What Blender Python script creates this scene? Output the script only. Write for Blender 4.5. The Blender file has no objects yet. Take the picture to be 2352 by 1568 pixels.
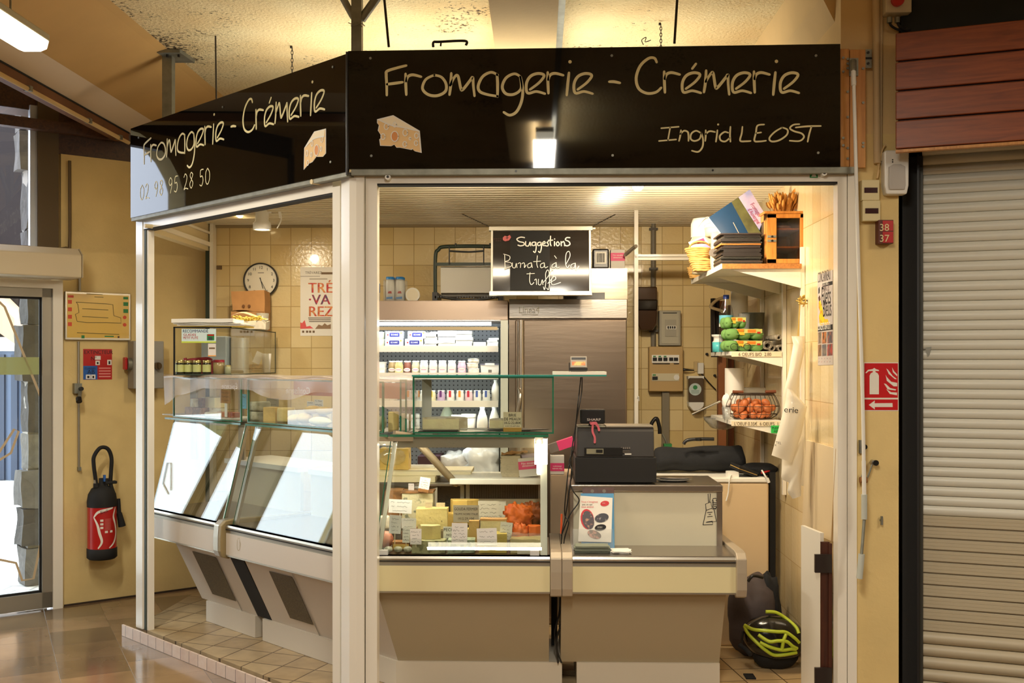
import bpy,math,random
from mathutils import Vector,Matrix,noise
R = math.radians
SC = bpy.context.scene
COL = SC.collection
random.seed(7)

# ---------------------------------------------------------------- camera
F_PX,CX,HY,CAMH,YAW = 2418.0,1176.0,830.0,1.7,R(1.4)
cam_d = bpy.data.cameras.new('camera')
cam_d.sensor_width = 36.0
cam_d.lens = 36.0 * F_PX / 2352.0
cam_d.shift_y = (HY - 784.0) / 2352.0
cam_d.clip_start = 0.05
cam = bpy.data.objects.new('camera',cam_d)
COL.objects.link(cam)
cam.location = (0,0,CAMH)
cam.rotation_euler = (R(90),0,YAW)
SC.camera = cam

# ---------------------------------------------------------------- world (overcast daylight outside), exposure
w = bpy.data.worlds.new('sky');SC.world = w;w.use_nodes = True
bg = w.node_tree.nodes['Background']
bg.inputs['Color'].default_value = (0.80,0.89,1.0,1)
bg.inputs['Strength'].default_value = 5.0
SC.view_settings.view_transform = 'Standard'
SC.view_settings.look = 'None'
SC.view_settings.gamma = 1.0
SC.view_settings.use_curve_mapping = False
SC.view_settings.exposure = 0.38
SC.cycles.max_bounces = 10
SC.cycles.transparent_max_bounces = 24
SC.cycles.diffuse_bounces = 4
SC.cycles.glossy_bounces = 4
SC.cycles.caustics_reflective = False
SC.cycles.caustics_refractive = False
SC.cycles.sample_clamp_indirect = 6.0


def area(name,loc,sx,sy,power,col,rot=(0,0,0),spread=180):
    l = bpy.data.lights.new(name,'AREA');l.shape = 'RECTANGLE'
    l.size = sx;l.size_y = sy;l.energy = power;l.color = col;l.spread = R(spread)
    o = bpy.data.objects.new(name,l);COL.objects.link(o)
    o.location = loc;o.rotation_euler = rot
    return o


def spot(name,loc,target,power,col,ang=100,blend=0.6,r=0.03):
    l = bpy.data.lights.new(name,'SPOT');l.energy = power;l.color = col
    l.spot_size = R(ang);l.spot_blend = blend;l.shadow_soft_size = r
    o = bpy.data.objects.new(name,l);COL.objects.link(o);o.location = loc
    o.rotation_euler = (Vector(target) - Vector(loc)).to_track_quat('-Z','Y').to_euler()
    return o


WARM=(1.0,0.82,0.58);WARM2=(1.0,0.93,0.80);NEUT=(1.0,0.90,0.74);COOL=(0.86,0.95,1.0)
# hall battens throw light down and up (their fixtures stand at the same places, below)
for nm,loc,sx,sy,e in(('left',(-2.43,4.27),.10,1.5,44),('middle',(.05,1.35),.16,1.5,78),('cross',(-.62,-1.75),1.33,.09,78),('right',(3.1,2.2),.16,1.5,36)):
    z = 3.16 if nm == 'left' else 3.29
    area('hall_lamp_' + nm,loc + (z,),sx,sy,e,WARM2)
    if nm!='left':area('hall_lamp_up_'+nm,loc+(z+.09,),sx,sy,e*1.3,WARM2,(R(180),0,0))
area('added_roof_uplight',(-0.3,6.2,2.90),2.6,0.5,20,WARM2,(R(180),0,0))  # unseen uplight added above the stall roof to brighten the hall ceiling
# tubes behind the stall header
area('stall_tube_left',(-0.45,5.115,2.58),0.56,0.05,10,WARM,(R(20),0,0))
area('stall_tube_right',(0.55,5.115,2.58),1.04,0.05,11,WARM,(R(20),0,0))
# spot bulbs
spot('spot_bulb_right',(0.505,5.42,2.52),(1.1,6.3,1.9),45,WARM,150,0.8)
spot('spot_bulb_left',(-1.85,6.60,2.55),(-1.4,7.2,1.2),22,WARM,150,0.8)
spot('track_spot_lamp',(-1.80,6.88,2.50),(-1.6,6.7,0.9),14,WARM,110,0.6)
# chiller cabinet tube
area('chiller_tube',(-0.80,6.56,1.925),1.5,0.05,3.2,COOL,(R(22),0,0))

# ---------------------------------------------------------------- helpers
def ray(px,py):
    a = (px - CX) / F_PX;b = (HY - py) / F_PX
    return Vector((math.cos(YAW) * a - math.sin(YAW),math.sin(YAW) * a + math.cos(YAW),b))
C0 = Vector((0,0,CAMH))
def onP(px,py,p,n):
    d = ray(px,py);n = Vector(n)
    return C0 + d * ((Vector(p) - C0).dot(n) / d.dot(n))
def onY(px,py,Y): return onP(px,py,(0,Y,0),(0,1,0))
def onX(px,py,X): return onP(px,py,(X,0,0),(1,0,0))
def onZ(px,py,Z): return onP(px,py,(0,0,Z),(0,0,1))
SIGNC = Vector((-0.878,4.83,0))
LU=Vector((0.7243,-0.6895,0));LN=Vector((0.6895,0.7243,0));LROT=math.atan2(-0.6895,0.7243);KM=0.40
def onL(px,py,off): return onP(px,py,SIGNC + LN * off,LN)
def corner(off): return Vector((SIGNC.x + KM * off,SIGNC.y + off,0))
def lx(px,off):  # distance along the slanted side (negative to the left of its corner) for a column of the photo
    return (onL(px,HY,off) - corner(off)).dot(LU) + 0.0
def pxrect(x0,y0,x1,y1,Y):
    a = onY(x0,y1,Y);b = onY(x1,y0,Y)
    return a.x,b.x,a.z,b.z

def lin1(c):
    c = c / 255.0
    return c / 12.92 if c <= 0.04045 else ((c + 0.055) / 1.055) ** 2.4
def lin(c): return (lin1(c[0]),lin1(c[1]),lin1(c[2]),1)

MATS = {}
def nodes(name):
    m = bpy.data.materials.new(name);m.use_nodes = True
    nt = m.node_tree;return m,nt,nt.nodes['Principled BSDF']
def nn(nt,t,**kw):
    n = nt.nodes.new(t)
    for k,v in kw.items():
        if k in n.inputs: n.inputs[k].default_value = v
        else: setattr(n,k,v)
    return n
def coords(nt,scale=(1,1,1),rot=(0,0,0)):
    tc = nn(nt,'ShaderNodeTexCoord');mp = nn(nt,'ShaderNodeMapping')
    mp.inputs['Scale'].default_value = scale;mp.inputs['Rotation'].default_value = rot
    nt.links.new(tc.outputs['Object'],mp.inputs['Vector']);return mp.outputs['Vector']
def mat(name,col,rough=0.5,metal=0.0,var=0.0,vscale=9.0,bump=0.0,bscale=60.0,coat=0.0,emit=0.0,sss=0.0,
        col2=None,thr=(0.45,0.6),detail=3.0,stretch=(1,1,1),alpha=1.0,spec=0.5):
    if name in MATS: return MATS[name]
    m,nt,b = nodes(name)
    b.inputs['Base Color'].default_value = lin(col)
    b.inputs['Roughness'].default_value = rough;b.inputs['Metallic'].default_value = metal
    b.inputs['Coat Weight'].default_value=coat;b.inputs['Specular IOR Level'].default_value=spec
    if coat: b.inputs['Coat Roughness'].default_value = 0.08
    if sss:b.inputs['Subsurface Weight'].default_value=sss;b.inputs['Subsurface Radius'].default_value=(0.01,0.006,0.003)
    if emit:b.inputs['Emission Color'].default_value=lin(col);b.inputs['Emission Strength'].default_value=emit
    b.inputs['Alpha'].default_value = alpha
    if var or col2:
        v=coords(nt,stretch);nz=nn(nt,'ShaderNodeTexNoise',Scale=vscale,Detail=detail);nt.links.new(v,nz.inputs['Vector'])
        rp = nn(nt,'ShaderNodeValToRGB');e = rp.color_ramp.elements
        c = lin(col)
        if col2:
            e[0].position,e[1].position = thr;e[0].color = c;e[1].color = lin(col2)
        else:
            e[0].position,e[1].position = 0.3,0.7
            e[0].color=tuple(x*(1-var)for x in c[:3])+(1,);e[1].color=tuple(min(1,x*(1+var))for x in c[:3])+(1,)
        nt.links.new(nz.outputs['Fac'],rp.inputs['Fac']);nt.links.new(rp.outputs['Color'],b.inputs['Base Color'])
    if bump:
        v=coords(nt,stretch);nz=nn(nt,'ShaderNodeTexNoise',Scale=bscale,Detail=3.0);nt.links.new(v,nz.inputs['Vector'])
        bp=nn(nt,'ShaderNodeBump',Strength=bump,Distance=0.01);nt.links.new(nz.outputs['Fac'],bp.inputs['Height'])
        nt.links.new(bp.outputs['Normal'],b.inputs['Normal'])
    MATS[name] = m;return m
def emitter(name,col,s):
    if name in MATS: return MATS[name]
    m,nt,b = nodes(name);b.inputs['Base Color'].default_value = lin(col)
    b.inputs['Emission Color'].default_value=lin(col);b.inputs['Emission Strength'].default_value=s
    MATS[name] = m;return m
def glassmat(name,tint=(0.95,0.98,0.96),gloss=0.02,rough=0.0,f0=0.045,haze=None):
    m = bpy.data.materials.new(name);m.use_nodes = True;nt = m.node_tree;nt.nodes.clear()
    out=nn(nt,'ShaderNodeOutputMaterial');tr=nn(nt,'ShaderNodeBsdfTransparent');gl=nn(nt,'ShaderNodeBsdfGlossy')
    tr.inputs['Color'].default_value = tint + (1,);gl.inputs['Roughness'].default_value = rough
    lw = nn(nt,'ShaderNodeLayerWeight',Blend=0.5)
    p = nn(nt,'ShaderNodeMath',operation='POWER');p.inputs[1].default_value = 4.0
    ml=nn(nt,'ShaderNodeMath',operation='MULTIPLY_ADD');ml.inputs[1].default_value=0.95;ml.inputs[2].default_value=f0
    mx = nn(nt,'ShaderNodeMixShader')
    nt.links.new(lw.outputs['Facing'],p.inputs[0]);nt.links.new(p.outputs[0],ml.inputs[0]);nt.links.new(ml.outputs[0],mx.inputs['Fac'])
    if haze:
        df = nn(nt,'ShaderNodeBsdfDiffuse');df.inputs['Color'].default_value = lin(haze[0])
        m2=nn(nt,'ShaderNodeMixShader',Fac=haze[1]);nt.links.new(tr.outputs[0],m2.inputs[1]);nt.links.new(df.outputs[0],m2.inputs[2])
        nt.links.new(m2.outputs[0],mx.inputs[1])
    else: nt.links.new(tr.outputs[0],mx.inputs[1])
    nt.links.new(gl.outputs[0],mx.inputs[2]);nt.links.new(mx.outputs[0],out.inputs['Surface'])
    MATS[name] = m;return m

class MB:
    def __init__(s): s.v = [];s.f = [];s.fm = [];s.sm = [];s.mats = []
    def mi(s,m):
        if m not in s.mats: s.mats.append(m)
        return s.mats.index(m)
    def add(s,vs,fs,m,smooth=False,M=None):
        o = len(s.v)
        s.v += [(M @ Vector(v)) if M else Vector(v) for v in vs]
        ms = m if isinstance(m,(list,tuple)) else [m] * len(fs)
        for f,mm in zip(fs,ms):s.f.append([o+i for i in f]);s.fm.append(s.mi(mm));s.sm.append(smooth)
        return s
    def box(s,x0,x1,y0,y1,z0,z1,m,M=None):
        if x0 > x1: x0,x1 = x1,x0
        if y0 > y1: y0,y1 = y1,y0
        if z0 > z1: z0,z1 = z1,z0
        v=[(x0,y0,z0),(x1,y0,z0),(x1,y1,z0),(x0,y1,z0),(x0,y0,z1),(x1,y0,z1),(x1,y1,z1),(x0,y1,z1)]
        # bottom, top, front(-y), right, back, left
        return s.add(v,[(3,2,1,0),(4,5,6,7),(0,1,5,4),(1,2,6,5),(2,3,7,6),(3,0,4,7)],m,False,M)
    def cyl(s,p0,p1,r,m,r1=None,n=16,caps=True,M=None):
        p0 = Vector(p0);p1 = Vector(p1);r1 = r if r1 is None else r1
        d = (p1 - p0).normalized();a = d.orthogonal().normalized();b = d.cross(a)
        vs = []
        for p,rr in ((p0,r),(p1,r1)):
            for i in range(n):
                t = 2 * math.pi * i / n;vs.append(p + (a * math.cos(t) + b * math.sin(t)) * rr)
        s.add(vs,[(i,(i + 1) % n,n + (i + 1) % n,n + i) for i in range(n)],m,True,M)
        if caps:
            s.add(vs[:n],[tuple(range(n-1,-1,-1))],m,False,M);s.add(vs[n:],[tuple(range(n))],m,False,M)
        return s
    def lathe(s,prof,m,o=(0,0,0),n=24,M=None,sx=1,sy=1):
        o = Vector(o);vs = [];k = len(prof)
        for i in range(n):
            t = 2 * math.pi * i / n
            for r,z in prof: vs.append(o + Vector((r * math.cos(t) * sx,r * math.sin(t) * sy,z)))
        fs = [];ms = []
        for i in range(n):
            j = (i + 1) % n
            for q in range(k - 1):
                fs.append((i*k+q,j*k+q,j*k+q+1,i*k+q+1));ms.append(m[min(q,len(m)-1)]if isinstance(m,(list,tuple))else m)
        return s.add(vs,fs,ms,True,M)
    def tube(s,pts,r,m,n=8,M=None,smooth=True,rr=None,closed=False):
        P = spline(pts,closed=closed) if smooth and len(pts) > 2 else [Vector(p) for p in pts]
        k = len(P);vs = [];up = None
        for i,p in enumerate(P):
            a = P[max(i - 1,0)];b = P[min(i + 1,k - 1)];d = (b - a)
            if d.length < 1e-9: d = Vector((0,0,1))
            d.normalize()
            if up is None: up = d.orthogonal().normalized()
            else:up=(up-d*up.dot(d));up=up.normalized()if up.length>1e-6 else d.orthogonal().normalized()
            c = d.cross(up);q = r if rr is None else r + (rr - r) * i / (k - 1)
            for j in range(n):
                t = 2 * math.pi * j / n;vs.append(p + (up * math.cos(t) + c * math.sin(t)) * q)
        fs=[(i*n+j,i*n+(j+1)%n,(i+1)*n+(j+1)%n,(i+1)*n+j)for i in range(k-1)for j in range(n)]
        s.add(vs,fs,m,True,M)
        s.add(vs[:n],[tuple(range(n-1,-1,-1))],m,False,M);s.add(vs[-n:],[tuple(range(n))],m,False,M)
        return s
    def prism(s,poly,m,h,fr,side=None,z0=0.0):
        o,u,v = [Vector(x) for x in fr];wv = u.cross(v).normalized();n = len(poly)
        ar=sum(poly[i][0]*poly[(i+1)%n][1]-poly[(i+1)%n][0]*poly[i][1]for i in range(n))
        if ar < 0: poly = poly[::-1]
        A = [o + u * p[0] + v * p[1] + wv * z0 for p in poly];B = [a + wv * h for a in A]
        s.add(A+B,[tuple(range(n-1,-1,-1)),tuple(range(n,2*n))]+[(i,(i+1)%n,n+(i+1)%n,n+i)for i in range(n)],
              [m,m] + [side or m] * n)
        return s
    def ext(s,prof,x0,x1,m,k0=0.0,k1=0.0,M=None,caps=True):
        # profile of (y, z) points swept along x, ends mitred by k * y
        n = len(prof)
        ar=sum(prof[i][0]*prof[(i+1)%n][1]-prof[(i+1)%n][0]*prof[i][1]for i in range(n))
        if ar < 0: prof = prof[::-1]
        A = [(x0 + k0 * y,y,z) for y,z in prof];B = [(x1 + k1 * y,y,z) for y,z in prof]
        fs = [(i,(i + 1) % n,n + (i + 1) % n,n + i) for i in range(n)]
        if caps: fs += [tuple(range(n - 1,-1,-1)),tuple(range(n,2 * n))]
        return s.add(A + B,fs,m,False,M)
    def ribbon(s,strokes,wd,m,fr,h=0.0015,smooth=True,taper=0.0):
        o,u,v = [Vector(x) for x in fr];wv = u.cross(v).normalized()
        for st in strokes:
            if len(st) == 1:
                x,y=st[0];poly=[(x+wd*.6*math.cos(t*math.pi/4),y+wd*.6*math.sin(t*math.pi/4))for t in range(8)]
                s.prism(poly,m,h,fr);continue
            P = [Vector((p[0],p[1],0)) for p in st]
            if smooth and len(P) > 2: P = spline(P,5)
            k = len(P);lft = [];rgt = []
            for i,p in enumerate(P):
                d = P[min(i + 1,k - 1)] - P[max(i - 1,0)]
                if d.length < 1e-9: d = Vector((1,0,0))
                d.normalize();nrm = Vector((-d.y,d.x,0));t = i / (k - 1)
                q = wd / 2 * (1 - taper + taper * math.sin(math.pi * (0.15 + 0.7 * t)))
                lft.append(p + nrm * q);rgt.append(p - nrm * q)
            d0 = (P[0] - P[1]).normalized() * wd * .35;d1 = (P[-1] - P[-2]).normalized() * wd * .35
            lft = [P[0] + d0 + (lft[0] - P[0]) * .5] + lft + [P[-1] + d1 + (lft[-1] - P[-1]) * .5]
            rgt = [P[0] + d0 + (rgt[0] - P[0]) * .5] + rgt + [P[-1] + d1 + (rgt[-1] - P[-1]) * .5]
            vs = [o + u * p.x + v * p.y + wv * h for pr in zip(lft,rgt) for p in pr]
            s.add(vs,[(2 * i,2 * i + 1,2 * i + 3,2 * i + 2) for i in range(len(lft) - 1)],m)
        return s
    def text(s,txt,size,m,fr,align='LEFT',h=0.001,sx=1.0):
        cu=bpy.data.curves.new('t','FONT');cu.body=txt;cu.size=size;cu.align_x=align;cu.resolution_u=3
        ob = bpy.data.objects.new('t',cu);COL.objects.link(ob)
        me=bpy.data.meshes.new_from_object(ob.evaluated_get(bpy.context.evaluated_depsgraph_get()))
        o,u,v = [Vector(x) for x in fr];wv = u.cross(v).normalized()
        s.add([o+u*(p.co.x*sx)+v*p.co.y+wv*h for p in me.vertices],[tuple(p.vertices)for p in me.polygons],m)
        bpy.data.objects.remove(ob);bpy.data.curves.remove(cu);bpy.data.meshes.remove(me)
        return s
    def blob(s,c,r,m,amp=0.08,sc=2.0,seed=0,n=14,p=2.0,M=None,flat=None):
        # super-ellipsoid with noise: p > 2 gives boxy lumps
        c = Vector(c);vs = [];nl = 2 * n
        for i in range(n + 1):
            th = math.pi * i / n
            for j in range(nl):
                ph = 2 * math.pi * j / nl
                d = Vector((math.sin(th) * math.cos(ph),math.sin(th) * math.sin(ph),math.cos(th)))
                q = (abs(d.x) ** p + abs(d.y) ** p + abs(d.z) ** p) ** (-1 / p)
                k = q * (1 + amp * noise.noise(d * sc + Vector((seed * 7.3,seed * 3.1,0))))
                z = d.z * k * r[2]
                if flat is not None and z < -flat * r[2]: z = -flat * r[2]
                vs.append(c + Vector((d.x * k * r[0],d.y * k * r[1],z)))
        fs=[(i*nl+j,(i+1)*nl+j,(i+1)*nl+(j+1)%nl,i*nl+(j+1)%nl)for i in range(n)for j in range(nl)]
        return s.add(vs,fs,m,True,M)
    def grid(s,fn,nu,nv,m,smooth=True,M=None):
        vs = [fn(i / nu,j / nv) for i in range(nu + 1) for j in range(nv + 1)]
        fs=[(i*(nv+1)+j,(i+1)*(nv+1)+j,(i+1)*(nv+1)+j+1,i*(nv+1)+j+1)for i in range(nu)for j in range(nv)]
        return s.add(vs,fs,m,smooth,M)
    def lump(s,x0,x1,y0,y1,z0,z1,m,amp=0.006,sc=9.0,seed=0,n=6,M=None):
        # box with gently uneven faces (cut cheese, sacks, bags)
        def nz(v):return v+Vector((noise.noise(v*sc+Vector((seed,0,0))),noise.noise(v*sc+Vector((0,seed+5,0))),noise.noise(v*sc+Vector((0,0,seed+9)))))*amp
        def face(o,a,b):s.grid(lambda u,v:nz(Vector(o)+Vector(a)*u+Vector(b)*v),n,n,m,True,M)
        dx,dy,dz = x1 - x0,y1 - y0,z1 - z0
        face((x0,y0,z0),(dx,0,0),(0,0,dz));face((x1,y1,z0),(-dx,0,0),(0,0,dz))
        face((x0,y1,z0),(0,-dy,0),(0,0,dz));face((x1,y0,z0),(0,dy,0),(0,0,dz))
        face((x0,y0,z1),(dx,0,0),(0,dy,0));face((x0,y1,z0),(dx,0,0),(0,-dy,0))
        return s

def spline(pts,sub=6,closed=False):
    P = [Vector(p) for p in pts];out = [];n = len(P)
    rng = n if closed else n - 1
    for i in range(rng):
        if closed: p0,p1,p2,p3 = P[i - 1],P[i],P[(i + 1) % n],P[(i + 2) % n]
        else: p0,p1,p2,p3 = P[max(i - 1,0)],P[i],P[i + 1],P[min(i + 2,n - 1)]
        for k in range(sub):
            t = k / sub;t2 = t * t;t3 = t2 * t
            out.append(0.5*((2*p1)+(p2-p0)*t+(2*p0-5*p1+4*p2-p3)*t2+(3*p1-p0-3*p2+p3)*t3))
    out.append(P[0] if closed else P[-1]);return out

ROOTM = {}
def mesh(name,mb,M=None):
    me = bpy.data.meshes.new(name)
    vs = [M @ v for v in mb.v] if M else mb.v
    me.from_pydata([tuple(v) for v in vs],[],mb.f)
    for m in mb.mats: me.materials.append(m)
    me.polygons.foreach_set('material_index',mb.fm);me.polygons.foreach_set('use_smooth',mb.sm)
    me.update();return me
def mods(o,bevel=0,sub=0):
    if bevel:
        b=o.modifiers.new('bevel','BEVEL');b.width=bevel;b.segments=2;b.limit_method='ANGLE';b.angle_limit=R(40)
    if sub: q = o.modifiers.new('sub','SUBSURF');q.levels = sub;q.render_levels = sub
def T(name,label,cat,loc=(0,0,0),rz=0.0,group=None):
    o=bpy.data.objects.new(name,None);COL.objects.link(o);o.location=loc;o.rotation_euler=(0,0,rz)
    o.empty_display_size = 0.05
    ROOTM[o] = Matrix.Translation(Vector(loc)) @ Matrix.Rotation(rz,4,'Z')
    o['label'] = label;o['category'] = cat
    if group: o['group'] = group
    return o
def part(name,mb,parent,local=False,bevel=0,sub=0,label=None,stuff=False):
    M = ROOTM[parent]
    o=bpy.data.objects.new(name,mesh(name,mb,None if local else M.inverted()));COL.objects.link(o);o.parent=parent
    ROOTM[o] = M;mods(o,bevel,sub)
    if label: o['label'] = label
    if stuff: o['kind'] = 'stuff'
    return o
def solo(name,label,cat,mb,loc=None,group=None,bevel=0,sub=0,kind=None):
    if loc is None:
        xs = [v.x for v in mb.v];ys = [v.y for v in mb.v];zs = [v.z for v in mb.v]
        loc = ((min(xs) + max(xs)) / 2,(min(ys) + max(ys)) / 2,min(zs))
    M = Matrix.Translation(Vector(loc))
    o=bpy.data.objects.new(name,mesh(name,mb,M.inverted()));COL.objects.link(o);o.location=loc;ROOTM[o]=M
    o['label'] = label;o['category'] = cat
    if group: o['group'] = group
    if kind: o['kind'] = kind
    mods(o,bevel,sub);return o
def struct(name,mb,bevel=0):
    o=bpy.data.objects.new(name,mesh(name,mb));COL.objects.link(o);o['kind']='structure';ROOTM[o]=Matrix.Identity(4);mods(o,bevel);return o
def copy_tree(o,parent=None,loc=None,rz=None,label=None,group=None):
    c = o.copy();COL.objects.link(c)
    if parent: c.parent = parent
    if loc is not None: c.location = loc
    if rz is not None: c.rotation_euler = (0,0,rz)
    if label: c['label'] = label
    if group: c['group'] = group
    for ch in list(o.children): copy_tree(ch,c)
    return c
def FR(o,u=(1,0,0),v=(0,0,1)): return (Vector(o),Vector(u),Vector(v))
def scribble(x0,x1,y,amp,rnd,step=0.004):
    st = [];x = x0;cur = []
    while x < x1:
        cur.append((x,y + amp * rnd.uniform(-1,1)));x += step * rnd.uniform(.7,1.3)
        if rnd.random() < .12 and len(cur) > 3: st.append(cur);cur = [];x += step * 1.5
    if len(cur) > 2: st.append(cur)
    return st
# ---------------------------------------------------------------- materials
def brickmat(name,c1,c2,mort,bw,rh,off=0.0,ms=0.008,rough=0.35,plane='xz',rotz=0.0,bump=0.0,bscale=30,coat=0.0,var=0.0,vs=6,mb=0.4):
    m,nt,b = nodes(name)
    tc=nn(nt,'ShaderNodeTexCoord');sp=nn(nt,'ShaderNodeSeparateXYZ');cb=nn(nt,'ShaderNodeCombineXYZ')
    nt.links.new(tc.outputs['Object'],sp.inputs[0])
    a = {'x': 'X','y': 'Y','z': 'Z'}
    nt.links.new(sp.outputs[a[plane[0]]],cb.inputs['X']);nt.links.new(sp.outputs[a[plane[1]]],cb.inputs['Y'])
    mp=nn(nt,'ShaderNodeMapping');mp.inputs['Rotation'].default_value=(0,0,rotz);nt.links.new(cb.outputs[0],mp.inputs['Vector'])
    br = nn(nt,'ShaderNodeTexBrick',offset=off,squash=1.0)
    br.inputs['Color1'].default_value=lin(c1);br.inputs['Color2'].default_value=lin(c2);br.inputs['Mortar'].default_value=lin(mort)
    br.inputs['Scale'].default_value=1.0;br.inputs['Mortar Size'].default_value=ms*bw;br.inputs['Mortar Smooth'].default_value=mb
    br.inputs['Brick Width'].default_value=bw;br.inputs['Row Height'].default_value=rh;br.inputs['Bias'].default_value=0.0
    nt.links.new(mp.outputs[0],br.inputs['Vector'])
    col = br.outputs['Color']
    if var:
        nz=nn(nt,'ShaderNodeTexNoise',Scale=vs,Detail=6.0);nt.links.new(mp.outputs[0],nz.inputs['Vector'])
        mx=nn(nt,'ShaderNodeMix',data_type='RGBA',blend_type='OVERLAY');mx.inputs[0].default_value=var
        nt.links.new(col,mx.inputs[6]);nt.links.new(nz.outputs['Fac'],mx.inputs[7]);col=mx.outputs[2]
    nt.links.new(col,b.inputs['Base Color']);b.inputs['Roughness'].default_value=rough;b.inputs['Coat Weight'].default_value=coat
    b.inputs['Coat Roughness'].default_value = 0.06
    hb=nn(nt,'ShaderNodeMath',operation='MULTIPLY');hb.inputs[1].default_value=-0.6;nt.links.new(br.outputs['Fac'],hb.inputs[0])
    h = hb.outputs[0]
    if bump:
        n2=nn(nt,'ShaderNodeTexNoise',Scale=bscale,Detail=2.0);nt.links.new(mp.outputs[0],n2.inputs['Vector'])
        ad=nn(nt,'ShaderNodeMath',operation='MULTIPLY_ADD');ad.inputs[1].default_value=bump;nt.links.new(n2.outputs['Fac'],ad.inputs[0]);nt.links.new(h,ad.inputs[2]);h=ad.outputs[0]
    bp=nn(nt,'ShaderNodeBump',Strength=0.5,Distance=0.006);nt.links.new(h,bp.inputs['Height']);nt.links.new(bp.outputs['Normal'],b.inputs['Normal'])
    MATS[name] = m;return m

def woodmat(name,c1,c2,axis=(1,12,12),scale=3.0,rough=0.45,coat=0.0):
    m,nt,b = nodes(name);v = coords(nt,axis)
    nz=nn(nt,'ShaderNodeTexNoise',Scale=scale,Detail=8.0,Distortion=1.2);nt.links.new(v,nz.inputs['Vector'])
    rp=nn(nt,'ShaderNodeValToRGB');e=rp.color_ramp.elements;e[0].position,e[1].position=0.32,0.68;e[0].color,e[1].color=lin(c1),lin(c2)
    nt.links.new(nz.outputs['Fac'],rp.inputs['Fac']);nt.links.new(rp.outputs['Color'],b.inputs['Base Color'])
    b.inputs['Roughness'].default_value = rough;b.inputs['Coat Weight'].default_value = coat
    MATS[name] = m;return m

def stuccomat():
    m,nt,b = nodes('stucco');v = coords(nt)
    n1=nn(nt,'ShaderNodeTexNoise',Scale=1.6,Detail=4.0);n2=nn(nt,'ShaderNodeTexNoise',Scale=42.0,Detail=5.0,Roughness=0.7)
    for n in (n1,n2): nt.links.new(v,n.inputs['Vector'])
    sm=nn(nt,'ShaderNodeMath',operation='MULTIPLY');nt.links.new(n1.outputs['Fac'],sm.inputs[0]);nt.links.new(n2.outputs['Fac'],sm.inputs[1])
    rp=nn(nt,'ShaderNodeValToRGB');e=rp.color_ramp.elements;e[0].position,e[1].position=0.33,0.385
    e[0].color,e[1].color = lin((232,208,156)),lin((74,58,36))
    nt.links.new(sm.outputs[0],rp.inputs['Fac'])
    n3 = nn(nt,'ShaderNodeTexNoise',Scale=2.2,Detail=3.0);nt.links.new(v,n3.inputs['Vector'])
    mx=nn(nt,'ShaderNodeMix',data_type='RGBA',blend_type='OVERLAY');mx.inputs[0].default_value=0.45
    nt.links.new(rp.outputs['Color'],mx.inputs[6]);nt.links.new(n3.outputs['Fac'],mx.inputs[7])
    nt.links.new(mx.outputs[2],b.inputs['Base Color']);b.inputs['Roughness'].default_value = 0.9
    n4 = nn(nt,'ShaderNodeTexNoise',Scale=55.0,Detail=4.0);nt.links.new(v,n4.inputs['Vector'])
    bp=nn(nt,'ShaderNodeBump',Strength=0.7,Distance=0.02);nt.links.new(n4.outputs['Fac'],bp.inputs['Height']);nt.links.new(bp.outputs['Normal'],b.inputs['Normal'])
    MATS['stucco'] = m;return m

def marblemat():
    m=brickmat('hall_marble',(152,122,90),(102,84,62),(100,84,66),0.36,0.36,0.5,0.004,0.13,'xy',R(62),var=0.55,vs=3.5)
    return m

PL = mat('plaster_yellow',(224,198,136),0.75,var=0.07,vscale=3,bump=0.15,bscale=45)
PLP = mat('plaster_pale',(222,192,138),0.8,var=0.06,vscale=3,bump=0.15,bscale=40)
STUC = stuccomat();MARB = marblemat()
TILEB=brickmat('tile_beige',(230,210,160),(214,188,130),(178,150,98),0.15,0.15,0,0.018,0.22,'xz',bump=0.5,bscale=46,coat=0.4,var=0.12,vs=5)
TILER=brickmat('tile_beige_side',(234,214,170),(220,196,146),(196,168,112),0.15,0.30,0,0.014,0.22,'yz',bump=0.4,bscale=40,coat=0.4,var=0.12,vs=5)
TILEF=brickmat('tile_floor',(206,178,134),(190,160,116),(96,76,54),0.20,0.20,0,0.02,0.4,'xy',R(-8),var=0.25,vs=5)
TILEL=brickmat('tile_floor_corner',(180,158,122),(164,140,104),(98,80,58),0.20,0.20,0,0.025,0.45,'xy',R(20),var=0.4,vs=9)
KERBT=brickmat('tile_kerb',(226,206,190),(214,190,172),(120,98,84),0.10,0.4,0,0.03,0.35,'xz',var=0.25,vs=20)
CORR = mat('ceiling_slat_cream',(216,206,180),0.2,0.0,coat=0.6)
FRW = mat('frame_white',(240,234,220),0.28,coat=0.35)
GASK = mat('gasket_green',(46,58,44),0.6)
ALU = mat('aluminium',(190,184,170),0.32,0.85)
ALUD = mat('aluminium_dull',(168,162,148),0.45,0.7)
STEEL = mat('stainless',(186,178,168),0.3,1.0,bump=0.04,bscale=14,stretch=(1,1,12))
STEELD = mat('stainless_door',(150,134,118),0.3,1.0,bump=0.05,bscale=5,stretch=(.6,1,5))
GALV = mat('galvanised',(140,140,128),0.5,0.6,var=0.15,vscale=20)
BLK = mat('black_plastic',(26,25,24),0.35)
BLKM = mat('black_matt',(22,21,20),0.75)
SIGNB = mat('sign_black',(9,9,8),0.03,spec=0.5)
LETT = mat('sign_cream',(230,218,164),0.5)
WHT = mat('white_paint',(236,232,220),0.4)
WHP = mat('white_plastic',(232,230,222),0.35)
PAPER = mat('paper',(240,236,226),0.8)
CREAM = mat('cream_enamel',(236,224,176),0.35,coat=0.3)
PANEL = mat('counter_panel',(176,162,134),0.5)
PANELL = mat('counter_panel_light',(214,204,190),0.45)
KICK = mat('kick_panel',(206,196,178),0.4)
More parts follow.
